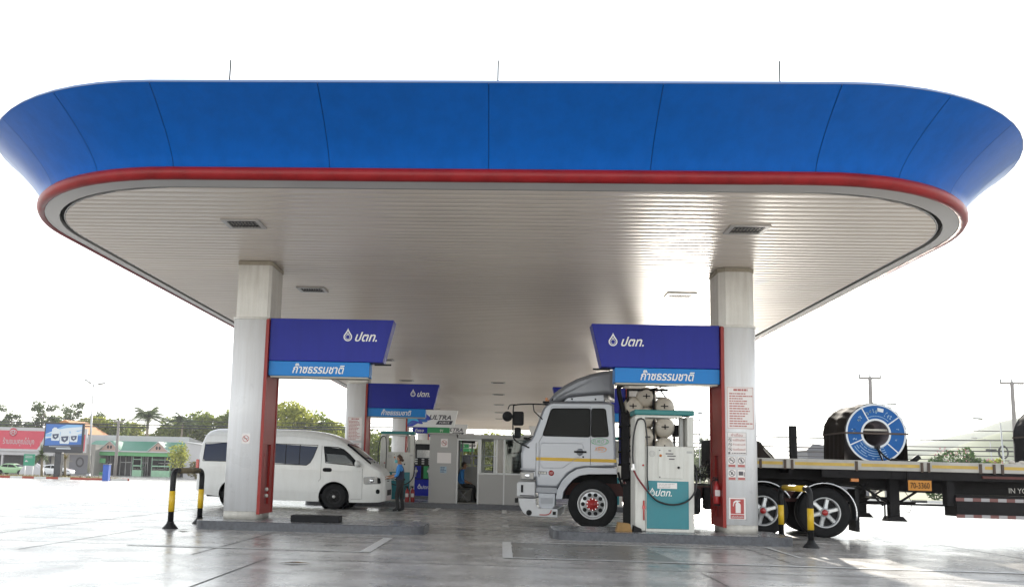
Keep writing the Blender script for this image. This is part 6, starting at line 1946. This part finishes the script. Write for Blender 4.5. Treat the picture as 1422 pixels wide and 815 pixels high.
def belt(x0, x1, y, h, n, leaf, name, label, seed):
    rnd = random.Random(seed); m = MB(); ph = [rnd.uniform(0, 6) for _ in range(5)]
    for k in range(n):
        x = rnd.uniform(x0, x1); hh = h * (.72 + .16 * math.sin(x * .31 + ph[0]) + .12 * math.sin(x * .83 + ph[1])); z = gz(y) + hh * rnd.random() ** .8
        leaf_cloud(m, (x, y + rnd.uniform(-2, 2), z), (1.1, 1.0, .7), 26, .34, rnd)
    tag(build(name, m, leaf, fixn=False), label, 'wood', kind='stuff')
belt(-100, -14, 166, 6.6, 900, 'leaf_mid', 'wood', 'green wood behind the shops seen as one mass', 1)
belt(-12, 22, 132, 5.6, 330, 'leaf_mid', 'wood', 'green wood beyond the far canopy end', 2)
belt(26, 130, 190, 5.0, 600, 'leaf_far', 'wood', 'hazy green wood beyond the flatbed', 3)
def bush(px0, px1, top, Y, label, leaf, flower=None, n=2600):
    a = at(px0, 650, Y); b_ = at(px1, 650, Y); t = at((px0 + px1) / 2, top, Y); z0 = gz(Y)
    c = ((a.x + b_.x) / 2, Y, z0); rnd = random.Random(int(px0)); R_ = (b_.x - a.x) / 2; H = t.z - z0
    root = thing('flowering_bush' if flower else 'bush', label, 'bush', c)
    m = MB()
    for k in range(34):
        an = rnd.uniform(0, 2 * pi); q = math.sqrt(rnd.random()); el = rnd.random()
        x = R_ * .95 * q * math.cos(an); y = R_ * .6 * q * math.sin(an); z = H * (.12 + .78 * el ** .6 * math.sqrt(max(.05, 1 - q * q * .55)))
        leaf_cloud(m, (c[0] + x, c[1] + y, c[2] + z), (R_ * .30, R_ * .30, H * .17), n // 34, .17, rnd)
    build('foliage', m, leaf, root, fixn=False)
    s = MB()
    for k in range(5): s.tube([(c[0] + .1 * k - .2, Y, z0), (c[0] + (k - 2) * .3 * R_, Y + .1, z0 + H * .6)], .03, 5)
    build('stem', s, 'bark', root)
    if flower:
        f = MB()
        for k in range(130):
            an = rnd.uniform(0, 2 * pi); q = rnd.random(); z = H * (.45 + .55 * rnd.random()); rr = R_ * .95 * math.sqrt(max(0, 1 - (z / H * .9) ** 2))
            o = Vector((c[0] + rr * math.cos(an), Y + rr * .7 * math.sin(an), z0 + z)); s_ = .04
            f.add([tuple(o + Vector((-s_, 0, -s_))), tuple(o + Vector((s_, 0, -s_))), tuple(o + Vector((s_, .02, s_))), tuple(o + Vector((-s_, .02, s_)))], [(0, 1, 2, 3)])
        build('blossom', f, flower, root, fixn=False)
bush(1284, 1366, 622, 70, 'big round bush with pink blossom behind the flatbed', 'leaf_bush', 'petal', 5200)
bush(1360, 1402, 637, 72, 'small pale yellow bush right of the big round bush', 'leaf_yellow', 'petal', 2400)
bush(262, 286, 636, 118, 'dry spindly bush before the white shed', 'leaf_dry', None, 700)
bush(232, 262, 612, 121, 'tall yellowish shrub at the right end of the green shop', 'leaf_yellow', None, 1000)

# ------------------------------------------------------------------ shops across the road
GS = -.9
sh = thing('shop_building', 'long green roofed shop with two gables across the road', 'building', (-55, 132, GS))
X0, X1, SY = -62.6, -48.0, 130
b = MB(); b.box(X0, X1, SY + 3.2, SY + 9, GS, 2.9)
for x in (X0, -58.3, -55.1, -52.2, X1 - .25): b.box(x, x + .25, SY, SY + 3.2, GS, 2.45)
build('wall', b, 'shop_dark', sh)
b = MB(); b.add([(X0 - .3, SY - .6, 2.75), (X1 + .3, SY - .6, 2.75), (X1 + .3, SY + 4.5, 4.35), (X0 - .3, SY + 4.5, 4.35)], [(0, 1, 2, 3)]); b.add([(X0 - .3, SY + 4.5, 4.35), (X1 + .3, SY + 4.5, 4.35), (X1 + .3, SY + 9.6, 2.75), (X0 - .3, SY + 9.6, 2.75)], [(0, 1, 2, 3)])
b.add([(X1 + .1, SY - .3, 2.74), (X1 + .1, SY + 9.3, 2.74), (X1 + .1, SY + 4.5, 4.3)], [(0, 1, 2)]); b.add([(X0 - .1, SY - .3, 2.74), (X0 - .1, SY + 9.3, 2.74), (X0 - .1, SY + 4.5, 4.3)], [(0, 1, 2)])
build('roof', b, 'roof_green', sh, fixn=False)
b = MB(); b.box(X0 - .35, X1 + .35, SY - .68, SY - .58, 2.62, 2.80); build('gutter', b, 'shop_white', sh)
b = MB(); b.box(X0, X1 - 1.2, SY - .5, SY - .35, 2.05, 2.60); build('fascia', b, 'fascia_green', sh)
for gx in (-58.4, -51.0):
    b = MB(); b.prism([(gx - 1.45, 2.82), (gx + 1.45, 2.82), (gx, 4.12)], 'y', SY - .62, SY + 3.6); g = build('gable', b, 'gable_pink', sh)
    b = MB(); 
    for s in (-1, 1): b.prism([(gx, 4.13), (gx + s * 1.62, 2.70), (gx + s * 1.62, 2.84), (gx, 4.27)], 'y', SY - .75, SY + 3.7)
    build('gable_roof', b, 'roof_green', g)
    b = MB()
    for s in (-1, 1): b.prism([(gx, 4.14), (gx + s * 1.62, 2.71), (gx + s * 1.62, 2.83), (gx, 4.26)], 'y', SY - .79, SY - .752)
    build('barge_board', b, 'shop_white', g)
    b = MB()
    for s in (-1, 1): b.prism([(gx + s * .22 + .16 * math.cos(2 * pi * k / 12), 3.3 + .26 * math.sin(2 * pi * k / 12)) for k in range(12)], 'y', SY - .66, SY - .62)
    build('gable_window', b, 'shop_dark', g)
# shop fronts: glass, counters, goods
for k, (xa, xb) in enumerate(((-62.3, -60.1), (-59.9, -58.5), (-57.9, -55.3), (-54.7, -53.6), (-52.0, -49.0))):
    b = MB(); b.box(xa, xb, SY + 2.4, SY + 2.5, GS + (.05 if k in (0, 2) else .9), 2.0); w_ = build('shop_window', b, 'shop_glass' if k % 2 else 'shop_dark', sh)
    b = MB(); n = 3
    for i in range(n + 1): x = xa + (xb - xa) * i / n; b.box(x - .04, x + .04, SY + 2.3, SY + 2.39, GS + .05, 2.0)
    b.box(xa, xb, SY + 2.3, SY + 2.39, 1.05, 1.15); build('window_frame', b, 'kiosk_frame', w_)
for xa, xb in ((-54.9, -53.5), (-52.0, -49.2)):
    b = MB(); b.box(xa, xb, SY - .2, SY + .6, GS, .0); b.box(xa, xb, SY - .2, SY + .6, .55, .72); b.box(xa, xa + .07, SY - .2, SY - .13, 0, 2.0); b.box(xb - .07, xb, SY - .2, SY - .13, 0, 2.0); b.box(xa, xb, SY - .2, SY - .13, 1.55, 1.62)
    build('counter', b, 'pale_green', sh)
    r_ = random.Random(3)
    gd = MB(); x = xa + .15
    while x < xb - .2: w2 = r_.uniform(.1, .3); gd.box(x, x + w2, SY - .1, SY + .3, .01, .01 + r_.uniform(.15, .45)); x += w2 + .05
    build('goods', gd, 'kiosk_dark', sh)
b = MB(); b.box(-61.5, -59.0, SY - .3, SY - .25, .9, 1.6); b.box(-61.9, -58.6, SY - .1, SY + .2, GS, GS + .45); build('awning_cloth', b, 'fascia_green', sh)
# pink shop
ps = thing('pink_shop', 'white shop with big pink lettered sign at the left edge', 'building', (-70, 126, GS))
b = MB(); b.box(-82, -65.2, 127.2, 134, GS, 5.0); b.box(-64.9, -59.9, 128, 134, GS, 3.6); build('wall', b, 'shop_wall', ps)
b = MB(); b.box(-81.5, -66.0, 127.1, 127.19, GS + .05, 1.65); build('shop_window', b, 'shop_dark', ps)
b = MB(); b.box(-82, -64.6, 124.9, 127.1, 1.75, 2.28); build('awning', b, 'shop_white', ps)
for x in (-81, -76.5, -72.3, -66): 
    b = MB(); b.box(x, x + .25, 125, 125.25, GS, 1.75); build('post', b, 'shop_white', ps)
b = MB(); b.box(-73.6, -59.7, 124.6, 124.85, 2.3, 5.72); sg_ = build('sign_board', b, 'shop_white', ps)
b = MB(); b.add([(-73.2, 124.59, 2.62), (-66.9, 124.59, 2.62), (-66.5, 124.59, 3.2), (-66.0, 124.59, 4.4), (-65.3, 124.59, 5.25), (-73.2, 124.59, 5.25)], [range(6)]); b.add([(-61.6, 124.59, 2.5), (-59.9, 124.59, 2.5), (-59.9, 124.59, 4.9), (-61.6, 124.59, 4.9)], [range(4)])
build('sign_face', b, 'shop_pink', sg_, fixn=False)
build('lettering', text_at('ร้านขนมคุณไข่มุก', -69.7, 124.56, 3.65, 1.25, width=4.6), 'shop_white', sg_, fixn=False)
b = MB(); b.lathe([(0, .02), (.62, .02), (.62, 0)], (-70.6, 124.58, 5.0), (0, -1, 0), 24); em = build('round_emblem', b, 'shop_pink', sg_)
b = MB(); n = 24
for r0, r1, z in ((.5, .42, 5.0), (.26, .16, 5.12), (.30, .22, 4.78)): strip(b, [(-70.6 + r0 * math.cos(2 * pi * k / n), z + .8 * r0 * math.sin(2 * pi * k / n)) for k in range(n)], [(-70.6 + r1 * math.cos(2 * pi * k / n), z + .8 * r1 * math.sin(2 * pi * k / n)) for k in range(n)], 124.545)
build('emblem_lines', b, 'shop_white', em, fixn=False)
b = MB()
for k in range(9):
    x = -65.2 + k * .42; b.add([(x, 124.58, 2.6 + .18 * k), (x + .16, 124.58, 2.6 + .18 * k), (x + .5, 124.58, 3.4 + .2 * k), (x + .3, 124.58, 3.45 + .2 * k)], [(0, 1, 2, 3)])
build('sign_swirl', b, 'screen_light', sg_, fixn=False)
b = MB(); b.box(-61.4, -61.0, 127.9, 127.99, .2, 2.2); 
b = MB(); b.box(-63.6, -60.4, 127.85, 127.99, GS + .1, 2.0); pn = build('grey_panel', b, 'shed_grey', ps)
b = MB(); n = 24; strip(b, [(-62 + .62 * math.cos(2 * pi * k / n), .95 + .75 * math.sin(2 * pi * k / n)) for k in range(n)], [(-62 + .4 * math.cos(2 * pi * k / n), .95 + .5 * math.sin(2 * pi * k / n)) for k in range(n)], 127.84); build('round_print', b, 'shop_dark', pn, fixn=False)
# long white roof behind, orange roof, shed
b = MB(); b.prism([(138, 3.0), (146, 3.0), (146, 4.6), (138, 5.3)], 'x', -69, -49.5); 
wr = single('long_shed', b, 'shop_white', 'long low white roof showing above the green shop', 'building', (-59, 142, GS))
b = MB(); b.prism([(-74.5, 5.2), (-65.5, 5.2), (-70, 7.6)], 'y', 138, 146); b.box(-74, -66, 138.5, 145.5, GS, 5.19)
single('orange_roof_house', b, 'orange_roof', 'house with orange tiled roof behind the pink sign', 'building', (-70, 142, GS))
ws = thing('white_shed', 'plain white shed with sloping roof right of the green shop', 'building', (-46.6, 134, GS))
b = MB(); b.prism([(-47.6, GS), (-41.5, GS), (-41.5, 3.2), (-44.8, 3.9), (-47.6, 4.3)], 'y', 131, 139); build('wall', b, 'shop_white', ws)
b = MB(); b.prism([(-47.75, 4.32), (-44.8, 3.93), (-41.3, 3.2), (-41.3, 3.3), (-44.8, 4.03), (-47.75, 4.42)], 'y', 130.8, 139.2); build('roof', b, 'galv', ws)
# grey building beyond the trailer, left of the coil
gb = thing('grey_shed', 'dull grey shed beyond the flatbed left of the blue coil', 'building', (36, 100, GS))
b = MB(); b.box(33.9, 40.5, 100, 106, GS, 4.3); build('wall', b, 'shed_grey', gb)
b = MB(); b.prism([(33.7, 4.31), (40.7, 4.31), (40.7, 4.6), (34.4, 5.0)], 'y', 99.7, 106.3); build('roof', b, 'shed_grey', gb)

# ------------------------------------------------------------------ cars in front of the shops
def car(label, x, y, mat, hatch=False, face=1):
    z0 = gz(y)
    root = thing('parked_car', label, 'car', (x, y, z0), 'cars parked before the shops')
    pc = lambda u, v, z: (x + face * (u - 2.2), y + v, z0 + z)
    top = smooth_tab([(0, .72), (.05, .95), (.35, 1.02), (.75, 1.08), (1.15, 1.32), (1.6, 1.43), (2.3, 1.44), (2.75, 1.32), (3.25, 1.02), (3.6, .93), (4.1, .83), (4.33, .70), (4.4, .52)])
    sill = smooth_tab([(0, .42), (.5, .26), (3.9, .24), (4.4, .30)])
    wid = smooth_tab([(0, .68), (.2, .80), (.8, .85), (3.6, .85), (4.1, .78), (4.33, .64), (4.4, .55)])
    pr = lambda z: 1 - (.20 * ((z - .85) / .6) ** 1.2 if z > .85 else 0) - (.06 * ((.5 - z) / .3) ** 2 if z < .5 else 0)
    S = Shell(4.4, top, sill, wid, pr, [(3.5, .30, .36), (.95, .30, .36)], lerp_tab([(0, .12), (1.1, .14), (2.6, .14), (3.4, .08), (4.4, .06)]), pc)
    build('body', S.body(60, 16), mat, root)
    for q in (-1, 1):
        build('side_window', S.patch([(.98, .97), (1.28, 1.30), (1.85, 1.34), (1.85, .96)], q, .008, 5, 6), 'dark_glass', root, fixn=False)
        build('side_window', S.patch([(1.92, .96), (1.92, 1.34), (2.4, 1.32), (2.98, 1.0), (2.98, .96)], q, .008, 5, 6), 'dark_glass', root, fixn=False)
        build('headlight', S.patch([(4.0, .58), (3.98, .76), (4.25, .72), (4.3, .60)], q, .008, 4, 4), 'lamp_glass', root, fixn=False)
        build('tail_light', S.patch([(.03, .70), (.05, .90), (.25, .90), (.25, .72)], q, .008, 4, 4), 'red_lamp', root, fixn=False)
        for cx in (3.5, .95): wheel(root, (x + face * (cx - 2.2), y + q * .83, z0 + .305), .305, .18, 'van', q)
    build('windscreen', S.top_patch(2.72, 3.22, .74), 'dark_glass', root, fixn=False)
    build('rear_window', S.top_patch(.80, 1.14, .74), 'dark_glass', root, fixn=False)
    return root
car('pale green taxi saloon parked before the pink shop', -61.9, 110, 'taxi_green')
car('white saloon parked behind the billboard post', -56.6, 110.5, 'car_white')
car('white car partly hidden behind the green road sign', -59.6, 114.5, 'car_white', face=-1)

# ------------------------------------------------------------------ verge with billboard, lamp post, sign
vg = MB(); Yk = 65.0
out = [(-90, 65), (-31.2, 65.0), (-29.4, 65.6), (-28.6, 66.6), (-29.4, 67.7), (-31.2, 68.4), (-90, 69)]
mt('verge', (.17, .16, .055), .95, nz=(.6, .4))
vg.add([(x, y, gz(y) + .15) for x, y in out], [range(len(out))])
structure('verge', vg, 'verge', fixn=False)
gr = MB(); r_ = random.Random(4)
for k in range(2600):
    x = r_.uniform(-60, -29.6); y = r_.uniform(65.3, 68.2); z = gz(y) + .15; h = r_.uniform(.05, .22); a = r_.uniform(0, 6.3)
    gr.add([(x - .02 * math.cos(a), y - .02 * math.sin(a), z), (x + .02 * math.cos(a), y + .02 * math.sin(a), z), (x + r_.uniform(-.06, .06), y + r_.uniform(-.06, .06), z + h)], [(0, 1, 2)])
tag(build('grass', gr, 'leaf_dry', fixn=False), 'short dry grass on the kerbed verge', 'grass', kind='stuff')
kb = MB()
x = -90.0; k = 0
while x < -31.3:
    kb.box(x, x + .92, 64.75, 65.0, gz(64.9) - .02, gz(64.9) + .155, k % 2); x += .92; k += 1
tip = [(-31.2, 65.0), (-29.4, 65.6), (-28.6, 66.6), (-29.4, 67.7), (-31.2, 68.4)]
for (a, c) in zip(tip, tip[1:]):
    k += 1; d = (Vector(c) - Vector(a)).normalized(); nn = Vector((d.y, -d.x)) * .25
    kb.prism([a, c, (c[0] + nn.x, c[1] + nn.y), (a[0] + nn.x, a[1] + nn.y)], 'z', gz(66) - .02, gz(66) + .155, k % 2)
single('striped_kerb', kb, ['kerb_white', 'kerb_red'], 'red and white striped kerb along the verge by the billboard', 'kerb', (-45, 64.9, gz(65)))
kb = MB(); x = 20.0; k = 0
while x < 60: kb.box(x, x + 1.0, 60.0, 60.25, gz(60) - .02, gz(60) + .17, k % 2); x += 1.0; k += 1
single('striped_kerb', kb, ['kerb_white', 'kerb_black'], 'black and white kerb seen under the flatbed', 'kerb', (40, 60, gz(60)))
g2 = MB(); g2.add([(20, 60.25, gz(60) + .15), (90, 60.25, gz(60) + .15), (90, 80, gz(80) + .15), (20, 80, gz(80) + .15)], [(0, 1, 2, 3)])
structure('lawn', g2, 'grass', fixn=False)

zb_ = gz(66) + .15
bbd = thing('led_billboard', 'large LED billboard on a dark post showing three white bottles', 'billboard', (-33.5, 66, zb_))
b = MB(); b.box(-33.95, -33.45, 65.9, 66.3, zb_, 1.72); build('post', b, 'billboard_black', bbd, bev=.02)
b = MB(); b.box(-34.86, -31.82, 65.8, 66.02, 1.72, 3.95); scr = build('cabinet', b, 'billboard_black', bbd, bev=.02)
sx0, sx1, sz0, sz1 = -34.76, -31.92, 2.22, 3.87
b = MB(); b.add([(sx0, 65.79, sz0), (sx1, 65.79, sz0), (sx1, 65.79, sz1), (sx0, 65.79, sz1)], [(0, 1, 2, 3)], 0)
n = 16
for k, (ph, hw, mi, amp) in enumerate(((.2, .42, 1, .35), (1.0, .26, 2, .30), (1.9, .22, 1, .28), (2.8, .12, 2, .22))):
    vs = []
    for i in range(n + 1):
        u = i / n; zc = sz0 + .55 + .75 * u + amp * math.sin(2.4 * u + ph); h = hw * (.35 + .65 * u)
        lo = max(sz0 + .02, min(sz1 - .02, zc - h)); hi = max(sz0 + .02, min(sz1 - .02, zc + h)); vs += [(sx0 + .02 + (sx1 - sx0 - .04) * u, 65.786 - .003 * k, lo), (sx0 + .02 + (sx1 - sx0 - .04) * u, 65.786 - .003 * k, hi)]
    b.add(vs, [(2 * i, 2 * i + 2, 2 * i + 3, 2 * i + 1) for i in range(n)], mi)
b.add([(sx0, 65.773, sz0), (sx1, 65.773, sz0), (sx1, 65.773, sz0 + .16), (sx0, 65.773, sz0 + .02)], [(0, 1, 2, 3)], 3)
build('screen', b, ['screen_blue', 'screen_light', 'screen_white', 'screen_dark'], scr, fixn=False)
b = MB()
for bx_, bz, s in ((-33.95, 2.62, 1.15), (-33.22, 2.40, 1.3), (-32.52, 2.55, 1.05)):
    o_ = [(-.26, 0), (.26, 0), (.29, .1), (.29, .62), (.20, .78), (.06, .80), (.06, .86), (-.12, .88), (-.26, .76), (-.29, .1)]
    b.add([(bx_ + p[0] * s, 65.768, bz + p[1] * s) for p in o_], [range(len(o_))], 0)
    m_ = [(-.22, .42), (.22, .46), (.20, .22), (.0, .08), (-.18, .18)]
    b.add([(bx_ + p[0] * s, 65.764, bz + p[1] * s) for p in m_], [range(len(m_))], 1)
    m_ = [(-.10, .32), (.10, .34), (.02, .20)]
    b.add([(bx_ + p[0] * s, 65.761, bz + p[1] * s) for p in m_], [range(len(m_))], 0)
build('pictured_bottles', b, ['screen_white', 'screen_dark'], scr, fixn=False)
b = MB(); r_ = random.Random(2); lines(b, -34.4, -32.6, 2.13, 2.22, 1, 65.788, r_, h=.5, ragged=.1); b.add([(-33.85, 65.788, 2.0), (-32.7, 65.788, 2.0), (-32.7, 65.788, 2.08), (-33.85, 65.788, 2.08)], [(0, 1, 2, 3)])
build('caption_marks', b, 'screen_white', scr, fixn=False)
lp = thing('street_lamp', 'tall grey twin arm street lamp right of the billboard', 'street lamp', (-31.55, 66.6, zb_))
b = MB(); b.cyl((-31.55, 66.6, zb_), (-31.70, 66.6, 7.05), .10, .05, 12); b.cyl((-31.55, 66.6, zb_), (-31.55, 66.6, zb_ + .3), .16, .14, 12); build('pole', b, 'galv', lp)
b = MB(); b.tube([(-31.70, 66.6, 6.9), (-31.95, 66.55, 7.15)], .03, 8); b.tube([(-31.70, 66.6, 6.9), (-31.2, 66.65, 7.12)], .03, 8); build('arm', b, 'galv', lp)
for x0, z0, x1, z1 in ((-31.9, 7.12, -32.45, 7.42), (-31.3, 7.05, -30.7, 7.2)):
    b = MB(); b.tube([(x0, 66.6, z0), (x1, 66.6, z1)], [.09, .07], 8); build('lamp_head', b, 'steel', lp)
rs = thing('road_sign', 'green road sign on two white posts left of the billboard', 'road sign', (-41.0, 75, gz(75)))
b = MB(); b.box(-41.35, -40.35, 74.95, 75.0, .62, 1.62); pn = build('panel', b, 'road_sign', rs, bev=.01)
b = MB(); r_ = random.Random(7); lines(b, -41.2, -40.5, 1.25, 1.52, 2, 74.945, r_, h=.4); b.add([(-41.25, 74.945, .95), (-40.9, 74.945, .95), (-41.1, 74.945, 1.12)], [(0, 1, 2)]); build('print', b, 'shop_white', pn, fixn=False)
for x in (-41.2, -40.5):
    b = MB(); b.cyl((x, 75.05, gz(75) - .02), (x, 75.05, .62), .04, n=8); build('post', b, 'kiosk_frame', rs)
bl = thing('blue_pillar', 'blue pillar box standing alone right of the verge', 'pillar', (-28.0, 62, gz(62)))
b = MB(); b.box(-28.27, -27.85, 61.8, 62.2, gz(62), .92); build('body', b, 'bollard_blue', bl, bev=.03)
b = MB(); b.box(-28.3, -27.82, 61.77, 62.23, .92, .99); build('cap', b, 'shed_grey', bl, bev=.01)
# rolled white sheet pile, small palms
b = MB(); 
def dfn(u, v):
    a = 2 * pi * u; return (-54.6 + 1.45 * math.cos(a) * math.sqrt(1 - v ** 2 * .9), 101 + .7 * math.sin(a), gz(101) + 1.35 * v ** .8 * (1 + .1 * math.sin(5 * a)))
b.grid(dfn, 24, 8); single('covered_heap', b, 'shop_white', 'white covered heap beside the billboard post', 'heap', (-54.6, 101, gz(101)), fixn=False)
def small_palm(px, top, base_px, Y, label, leaf, wd, trunk_h):
    p = at(px, top, Y); z0 = gz(Y) + .1; rnd = random.Random(int(px)); c = Vector((p.x, Y, z0 + trunk_h)); H = p.z - c.z
    root = thing('small_palm', label, 'palm', (p.x, Y, z0))
    t = MB(); t.tube([(p.x + .12, Y, z0), (p.x, Y, c.z)], [.10, .07], 8); build('trunk', t, 'bark_pale', root)
    m = MB()
    for k in range(26):
        a = k * 2.4; up = rnd.uniform(-.35, 1.45); L = H * rnd.uniform(.8, 1.1)
        pr_ = None
        sd_ = Vector((-math.sin(a), math.cos(a), 0))
        for i in range(8):
            t_ = i / 7; q = c + Vector((math.cos(a) * L * t_ * math.cos(up) * wd, math.sin(a) * L * t_ * math.cos(up) * wd, L * t_ * math.sin(up) - .45 * L * t_ * t_ * (1 if up < 1 else .2)))
            if pr_ is not None:
                for s in (-1, 1):
                    tip = q + sd_ * s * L * .22 * math.sin(pi * min(1, t_ * .8 + .15)) + (q - pr_) * 1.2
                    m.add([tuple(pr_), tuple(q), tuple(tip)], [(0, 1, 2)])
            pr_ = q
    build('fronds', m, leaf, root, fixn=False)
small_palm(60, 610, 64, 67.2, 'small green palm at the left side of the billboard', 'leaf_palm', .5, 1.75)
small_palm(91, 629, 88, 67.6, 'small dry leafed palm right of the billboard post', 'leaf_dry', 1.3, 1.45)

# ------------------------------------------------------------------ utility poles and wires
def upole(px, base_py, top_py, Y, label, arm=1.1, lean=0.0):
    t = at(px, top_py, Y); z0 = gz(Y)
    root = thing('utility_pole', label, 'utility pole', (t.x, Y, z0), 'utility poles along the road')
    b = MB(); b.cyl((t.x - lean, Y, z0 - .1), (t.x, Y, t.z), .24, .17, 8); build('pole', b, 'pole_concrete', root)
    b = MB(); b.box(t.x - arm, t.x + arm, Y - .06, Y + .06, t.z - .24, t.z - .04); build('crossarm', b, 'pole_concrete', root)
    for d in (-.95, 0.0, .95):
        b = MB(); b.lathe([(.03, -.03), (.05, .05), (.03, .10), (.06, .16), (.04, .24), (0, .26)], (t.x + d * arm, Y, t.z - .03), (0, 0, 1), 8); b.v = [(t.x + d * arm + (v[0] - t.x - d * arm) * 1.5, v[1], v[2]) for v in b.v]; build('insulator', b, 'wire', root)
    b = MB(); b.cyl((t.x, Y, t.z), (t.x, Y, t.z + 1.6), .012, .008, 5); build('lightning_spike', b, 'galv', root)
    return t
pA = upole(1405, 660, 530, 90, 'utility pole near the right edge with three insulators', 1.15, -.1)
pB = upole(1208, 640, 523, 88, 'utility pole rising behind the blue coil', 1.05)
pC = upole(165, 662, 584, 120, 'dark utility pole in front of the green roofed shop', .7)
b = MB(); t_ = at(1400, 628, 90); 
cc = thing('cable_coil', 'coil of spare cable hung on the right utility pole', 'cable', (t_.x - .6, 89.7, t_.z))
m_ = MB()
for k in range(3): m_.tube([(t_.x - .6 + (.38 + .05 * k) * math.cos(a), 89.7 + .03 * k, t_.z + (.55 + .05 * k) * math.sin(a)) for a in [2 * pi * i / 24 for i in range(24)]], .04, 6, closed=True)
build('cable_loops', m_, 'wire', cc)
m_ = MB(); m_.box(t_.x - 2.2, t_.x - 1.3, 89.6, 89.9, t_.z + .0, t_.z + .28); build('splice_box', m_, 'wire', cc)
m_ = MB(); m_.tube([(t_.x - 1.3, 89.75, t_.z + .14), (t_.x + .4, 89.9, t_.z + .14)], .03, 6); build('support_wire', m_, 'wire', cc)
def wire(label, p0, p1, sag, r, group):
    p0 = Vector(p0); p1 = Vector(p1); n = 24
    pts = [p0.lerp(p1, i / n) - Vector((0, 0, sag * 4 * (i / n) * (1 - i / n))) for i in range(n + 1)]
    b = MB(); b.tube(pts, r, 5)
    c = (p0 + p1) / 2; single('overhead_wire', b, 'wire', label, 'wire', tuple(c), group)
def wpx(y0, y1, Y, x0, x1, r, label, group, sag=.3):
    wire(label, at(x0, y0, Y), at(x1, y1, Y), sag, r, group)
for k, (ya, yb) in enumerate(((578, 600), (599, 611), (607, 621), (611, 627), (616, 634), (622, 640))):
    wpx(ya, yb, 90 + k * .4, 880, 1500, .06 if k in (1, 3) else .042, '%s of the six overhead wires behind the flatbed' % ('topmost', 'second', 'third', 'fourth', 'fifth', 'lowest')[k], 'wires behind the flatbed')
for k, (ya, yb) in enumerate(((576, 588), (583, 593), (587, 596))):
    wpx(ya, yb, 120, -60, 620, (.05, .075, .085)[k], '%s overhead wire in front of the trees on the left' % ('upper thin', 'middle', 'lower thick')[k], 'wires across the left trees')
def rlamp(px, py, Y, side, label, mast_px):
    h = at(px, py, Y); m_ = at(mast_px, py + 4, Y); z0 = gz(Y)
    root = thing('road_lamp', label, 'street lamp', (m_.x, Y, z0), 'road lamps behind the flatbed')
    b = MB(); b.cyl((m_.x + .25, Y, z0), (m_.x, Y, m_.z - .3), .09, .055, 8); b.tube(bez([(m_.x, Y, m_.z - .3), (m_.x - .1, Y, m_.z), (m_.x + (h.x - m_.x) * .5, Y, h.z - .05), (h.x, Y, h.z)], 6), .035, 6); build('pole', b, 'galv', root)
    b = MB(); b.tube([(h.x + .35, Y, h.z - .02), (h.x - .45, Y, h.z + .06)], [.10, .07], 8); build('lamp_head', b, 'steel', root)
rlamp(1358, 581, 78, -1, 'grey road lamp with long arm left of the right utility pole', 1389)
rlamp(1353, 608, 130, -1, 'distant dark lamp head over the hills behind the big bush', 1375)
rlamp(1239, 561, 84, -1, 'lamp head peeping over the top of the blue coil', 1222)
lpm = at(971, 575, 95); b = MB(); b.cyl((lpm.x, 95, gz(95)), (lpm.x, 95, at(971, 575, 95).z), .06, .04, 8); b.ball((lpm.x + .1, 95, lpm.z + .15), (.28, .18, .14), 10, 6)
single('slim_mast', b, 'galv', 'slim mast seen between the teal dispenser and right column', 'mast', (lpm.x, 95, gz(95)))
